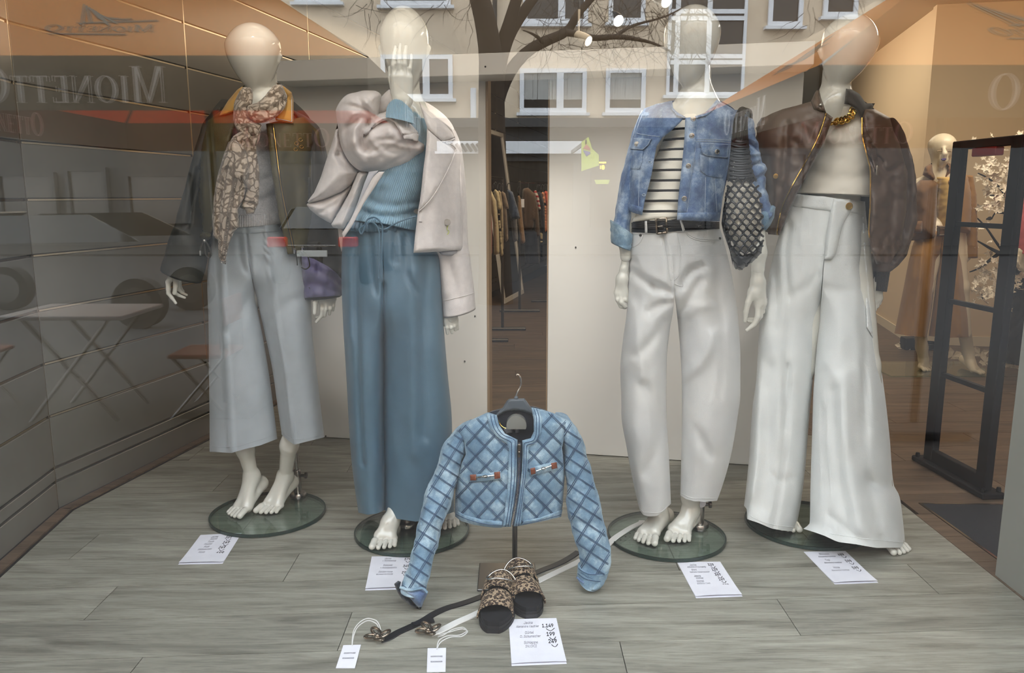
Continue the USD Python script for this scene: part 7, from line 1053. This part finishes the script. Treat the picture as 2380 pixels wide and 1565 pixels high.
FB = ['fallen white blossom on the floor just right of the tan culottes hem', 'fallen white blossom left of the raised heel by the security gate', 'fallen white blossom between the gate posts, lowest of those there', 'fallen white blossom at the foot of the dark tree trunk', 'fallen white blossom in front of the dark tree trunk', 'fallen white blossom beside the small black power box']
for k, q in enumerate(((640, 1385), (800, 1370), (830, 1420), (930, 1420), (990, 1440), (345, 1325))): c = fl(*GA(q)[0], .02); single('fallen_blossom', blossom(c, .07, 900 + k), M['petal'], FB[k], 'blossom', False)
# mannequin in pink at the right edge
t = thing('mannequin', 'cream mannequin hand and body mostly cut off by the right edge', 'mannequin', at(2450, 870, 5.0)); part(t, 'figure', sdf_mesh([('c', at(2470, 330, 5.0), .055, at(2470, 420, 5.0), .06), ('c', at(2470, 430, 5.0), .11, at(2465, 650, 5.0), .10), ('e', at(2475, 270, 5.0), (.085, .1, .12), np.eye(3), .3)] + chain(AT(PX((2440, 640), (2440, 900), (2440, 1010)), 5.0), (.09, .05, .04), .03) + chain(AT(PX((2500, 640), (2510, 900), (2510, 1010)), 5.0), (.09, .05, .04), .03) + chain(AT(PX((2410, 420), (2388, 500), (2382, 585)), 4.95), (.05, .04, .03), .02), .006), M['cream_matt'], True)
part(t, 'hand', hand(GA, s, 4.93, [[(1020, 830, 0, 13), (1030, 860, -.01, 11), (1052, 882, 0, 9)], [(1036, 835, 0, 12), (1046, 865, -.01, 10), (1062, 885, 0, 8)], [(1052, 835, 0, 11), (1060, 860, -.008, 9), (1074, 880, 0, 8)], [(1066, 830, .005, 10), (1074, 850, 0, 8), (1084, 868, .004, 7)], [(1015, 800, -.02, 12), (1018, 830, -.03, 10), (1030, 850, -.03, 8)]], [[(1050, 770, 0, 30), (1028, 826, 0, 18)], [(1055, 770, 0, 30), (1062, 826, 0, 18)]], res=.004), M['cream_matt'], True)
pk = thing('pink_jacket', 'coral pink jacket sleeve entering at the right edge', 'jacket', at(2440, 640, 5.0)); M['pink'] = fabric('coral_pink', (214, 100, 104)); part(pk, 'sleeve', loft(GA((1062, 420), (1040, 540), (1022, 600), (1015, 780)), GA((1130, 420), (1110, 560), (1095, 680), (1090, 785)), 4.95, .09, nr=40, wob=.006), M['pink'], True); part(pk, 'body', loft(PX((2400, 400), (2395, 640)), PX((2540, 400), (2550, 640)), 5.02, .15, nr=30, wob=.01), M['pink'], True)
# box and cables on the floor
bxp = fl(*GA((408, 1342))[0]); cbx = thing('power_box', 'small black power box with coiled cable on the shop floor', 'device', bxp); part(cbx, 'case', box(bxp[0] - .09, bxp[0] + .09, bxp[1] - .05, bxp[1] + .05, .0005, .10, .006), M['black'], False); co_ = fl(*GA((520, 1348))[0])
part(cbx, 'cable', tube(np.array([co_ + [.10 * math.cos(a) * (1 + .1 * math.sin(3.3 * a)), .10 * math.sin(a), .012 + .0016 * a] for a in np.linspace(0, 30, 160)]), .006, 6), M['black']); part(cbx, 'cable', tube(curve3([bxp + [.09, 0, .03], bxp + [.2, -.02, .008], co_ + [-.1, 0, .01]], 20), .005, 6), M['black'])
# wall socket on the left slatwall
sk = np.r_[np.array(lineB(4.16)), 0]; part(thing('wall_socket', 'small grey socket low on the grey slatwall behind the leftmost mannequin', 'socket', (sk[0] + .02, sk[1], .30)), 'plate', box(sk[0] - .01, sk[0] + .035, sk[1] - .03, sk[1] + .05, .29, .39, .004), M['pillar'], False)
# ceiling spots
M['spot_face'] = mat('spot_face', (255, 248, 232), rough=.5, emission_color=(1, .93, .8), emission_strength=14.0); M['spot_body'] = mat('spot_body', (150, 148, 144), rough=.4)
for px, py, Ys, w_, az, label in ((1437, 48, 5.6, 30, 25, 'lit round ceiling spot lamp, middle of the three'), (1367, 95, 6.4, 26, 50, 'lit ceiling spot lamp seen edge-on, leftmost of the three'), (1548, 3, 5.2, 34, 30, 'lit round ceiling spot lamp, nearest the top edge')):
    c = at(px, py, Ys); t = thing('ceiling_spot', label, 'lamp', c); R = rot([0, 0, 1], az) @ rot([1, 0, 0], -62); r = .043
    part(t, 'lens', xf(lathe([(.0001, .0), (r * .86, .0)], 28)[0] if False else lathe([(.0001, -.002), (r * .86, -.002), (r * .88, .004), (.0001, .004)], 28), R @ rot([1, 0, 0], 180) if False else R, c), M['spot_face'], False)
    part(t, 'housing', xf(lathe([(r * .88, -.006), (r, -.006), (r, .05), (r * .8, .12), (.0001, .125)], 28), R, c), M['spot_body']); a_ = c + R @ np.array([0, 0, .1]); part(t, 'stem', tube([a_, (a_[0], a_[1], CEIL - .02)], .008, 8), M['spot_body']); part(t, 'ceiling_mount', box(a_[0] - .05, a_[0] + .05, a_[1] - .05, a_[1] + .05, CEIL - .03, CEIL - .001, .004), M['spot_body'], False)
# leaning mirror
mr = thing('floor_mirror', 'tall white-framed mirror leaning between the clothes rails in the doorway', 'mirror', fl(*DO((160, 1045))[0])); a_, b_ = fl(*DO((118, 1070))[0]), fl(*DO((205, 1022))[0]); u = (b_ - a_) / np.linalg.norm(b_ - a_); a_ = a_ - u * .0; wM = np.linalg.norm(b_ - a_); nn = np.array([-u[1], u[0], 0]); tl_ = AT(DO((110, 297)), b_[1] + .18)[0]; up_ = tl_ - b_; hM = np.linalg.norm(up_); up_ /= hM; n3 = np.cross(u, up_)
def mbox(x0, x1, z0, z1, d0, d1): m = box(x0, x1, z0, z1, d0, d1); v = m.vertices; m.vertices = a_ + v[:, :1] * u + v[:, 1:2] * up_ + v[:, 2:] * n3 + [0, 0, .004]; m.fix_normals(); return m
M['mirror'] = mat('mirror', (150, 148, 144), rough=.03, metallic=1.0)
for q in ((0, .05, 0, hM), (wM - .05, wM, 0, hM), (.05, wM - .05, 0, .05), (.05, wM - .05, hM - .05, hM)): part(mr, 'frame_bar', mbox(*q, -.015, .02), M['panel_white'], False)
part(mr, 'mirror_glass', mbox(.05, wM - .05, .05, hM - .05, -.006, .004), M['mirror'], False)
# clothes rails and hanging clothes in the doorway
def rail(label, x0, x1, y, Ya, Yb, feet):
    t = thing('clothes_rail', label, 'rail', AT(DO((x0, y)), Ya)[0] * [1, 1, 0]); p0, p1 = AT(DO((x0, y)), Ya)[0], AT(DO((x1, y)), Yb)[0]; p1[2] = p0[2]; part(t, 'rail', tube([p0, p1], .014, 10), M['silver'])
    for p in (p0, p1): part(t, 'upright', tube([(p[0], p[1], .02), p], .014, 10), M['steel_dark']); part(t, 'foot', box(p[0] - .22, p[0] + .22, p[1] - .03, p[1] + .03, .0005, .025, .004), M['steel_dark'], False)
    return p0, p1
rail('steel clothes rail with beige and cream garments, left in the doorway', 20, 112, 492, 6.8, 7.4, 0); rail('steel clothes rail with brown and coral garments, right in the doorway', 192, 332, 515, 8.6, 9.4, 0)
GC = {'g_red': (170, 60, 54), 'g_cream': (206, 190, 150), 'g_beige': (180, 162, 128), 'g_olive': (96, 88, 64), 'g_taupe': (122, 104, 84), 'g_blue': (56, 72, 98), 'g_stripe': (108, 108, 112), 'g_tan': (140, 112, 84), 'g_brown': (84, 64, 48), 'g_navy': (34, 38, 52), 'g_coral': (214, 96, 78), 'g_peach': (220, 150, 120), 'g_black': (34, 34, 38)}
for k_, c_ in GC.items(): M[k_] = fabric(k_, c_)
M['redstripe'] = stripes('red_stripe', (226, 214, 206), (150, 44, 48), .05, .022, 0.3)
def hung(label, pts, Yk, m, cat_='garment', T=.035):
    pts = DO(*pts); t = thing('hanging_garment', label, cat_, AT([pts[len(pts) // 2]], Yk)[0]); part(t, 'garment', pillow(pts, Yk, T, 10, sp=4, wob=.03, wsc=(.25, .02), seed=len(label)), M[m], True)
    top = pts[np.argmin(pts[:, 1])]; part(t, 'hanger_hook', tube(AT(resample(np.array([top, top + [1, -8], top + [4, -13], top + [7, -10]]), 10), Yk), .004, 5), M['steel_dark'])
hung('red garment, first on the left doorway rail', ((42, 560), (56, 560), (66, 700), (66, 840), (40, 850)), 6.75, 'g_red'); hung('long cream coat on the left doorway rail', ((46, 545), (62, 552), (84, 600), (96, 720), (100, 840), (74, 848), (70, 700)), 6.85, 'g_cream', 'coat'); hung('olive garment between cream clothes on the left doorway rail', ((66, 548), (80, 560), (92, 640), (90, 700), (78, 660)), 6.95, 'g_olive')
hung('cream sweater with short sleeve on the left doorway rail', ((72, 540), (96, 560), (108, 620), (106, 650), (98, 640), (118, 850), (104, 852), (90, 640)), 7.0, 'g_cream', 'sweater'); hung('beige long-sleeved garment on the left doorway rail', ((90, 545), (106, 560), (116, 640), (118, 820), (106, 822), (102, 660)), 7.15, 'g_beige'); hung('taupe garment at the end of the left doorway rail', ((104, 550), (126, 566), (140, 620), (142, 640), (132, 636), (140, 780), (124, 790), (114, 640)), 7.3, 'g_taupe')
hung('blue denim garment between the two doorway rails', ((134, 545), (160, 560), (184, 640), (194, 680), (150, 690), (140, 640)), 7.9, 'g_blue'); hung('grey striped garment below the blue one in the doorway', ((150, 660), (178, 670), (184, 780), (164, 790), (156, 740)), 8.0, 'g_stripe'); hung('tan garment left of the brown coat in the doorway', ((182, 560), (196, 590), (206, 690), (218, 790), (196, 800), (184, 690)), 8.4, 'g_tan')
hung('brown coat with a white tag on the right doorway rail', ((205, 545), (230, 540), (262, 570), (276, 640), (284, 760), (262, 768), (258, 690), (252, 730), (206, 735), (200, 640)), 8.6, 'g_brown', 'coat'); hung('dark navy skirt under the brown coat in the doorway', ((206, 738), (276, 735), (282, 888), (216, 892)), 8.62, 'g_navy', 'skirt'); hung('red and white striped top on the right doorway rail', ((252, 556), (266, 552), (278, 580), (288, 640), (278, 650), (266, 590)), 8.8, 'redstripe', 'top'); hung('navy jacket on the right doorway rail', ((270, 550), (290, 565), (304, 620), (306, 740), (290, 745), (284, 640)), 8.9, 'g_navy', 'jacket')
hung('peach garment on the right doorway rail', ((288, 552), (304, 565), (314, 640), (316, 740), (300, 742), (304, 640)), 9.0, 'g_peach'); hung('coral garment at the right end of the doorway rail', ((300, 548), (320, 560), (340, 640), (338, 740), (316, 742), (312, 620)), 9.1, 'g_coral'); hung('cream trousers hanging low at the right end of the doorway', ((284, 745), (296, 745), (294, 870), (286, 880)), 8.95, 'g_cream', 'trousers')
tgp = AT(DO((198, 592), (212, 592), (212, 630), (198, 630)), 8.52); part('/World/hanging_garment_009', 'price_tag', trimesh.convex.convex_hull(np.vstack([tgp, tgp + [0, .004, 0]])), M['paper'], False)
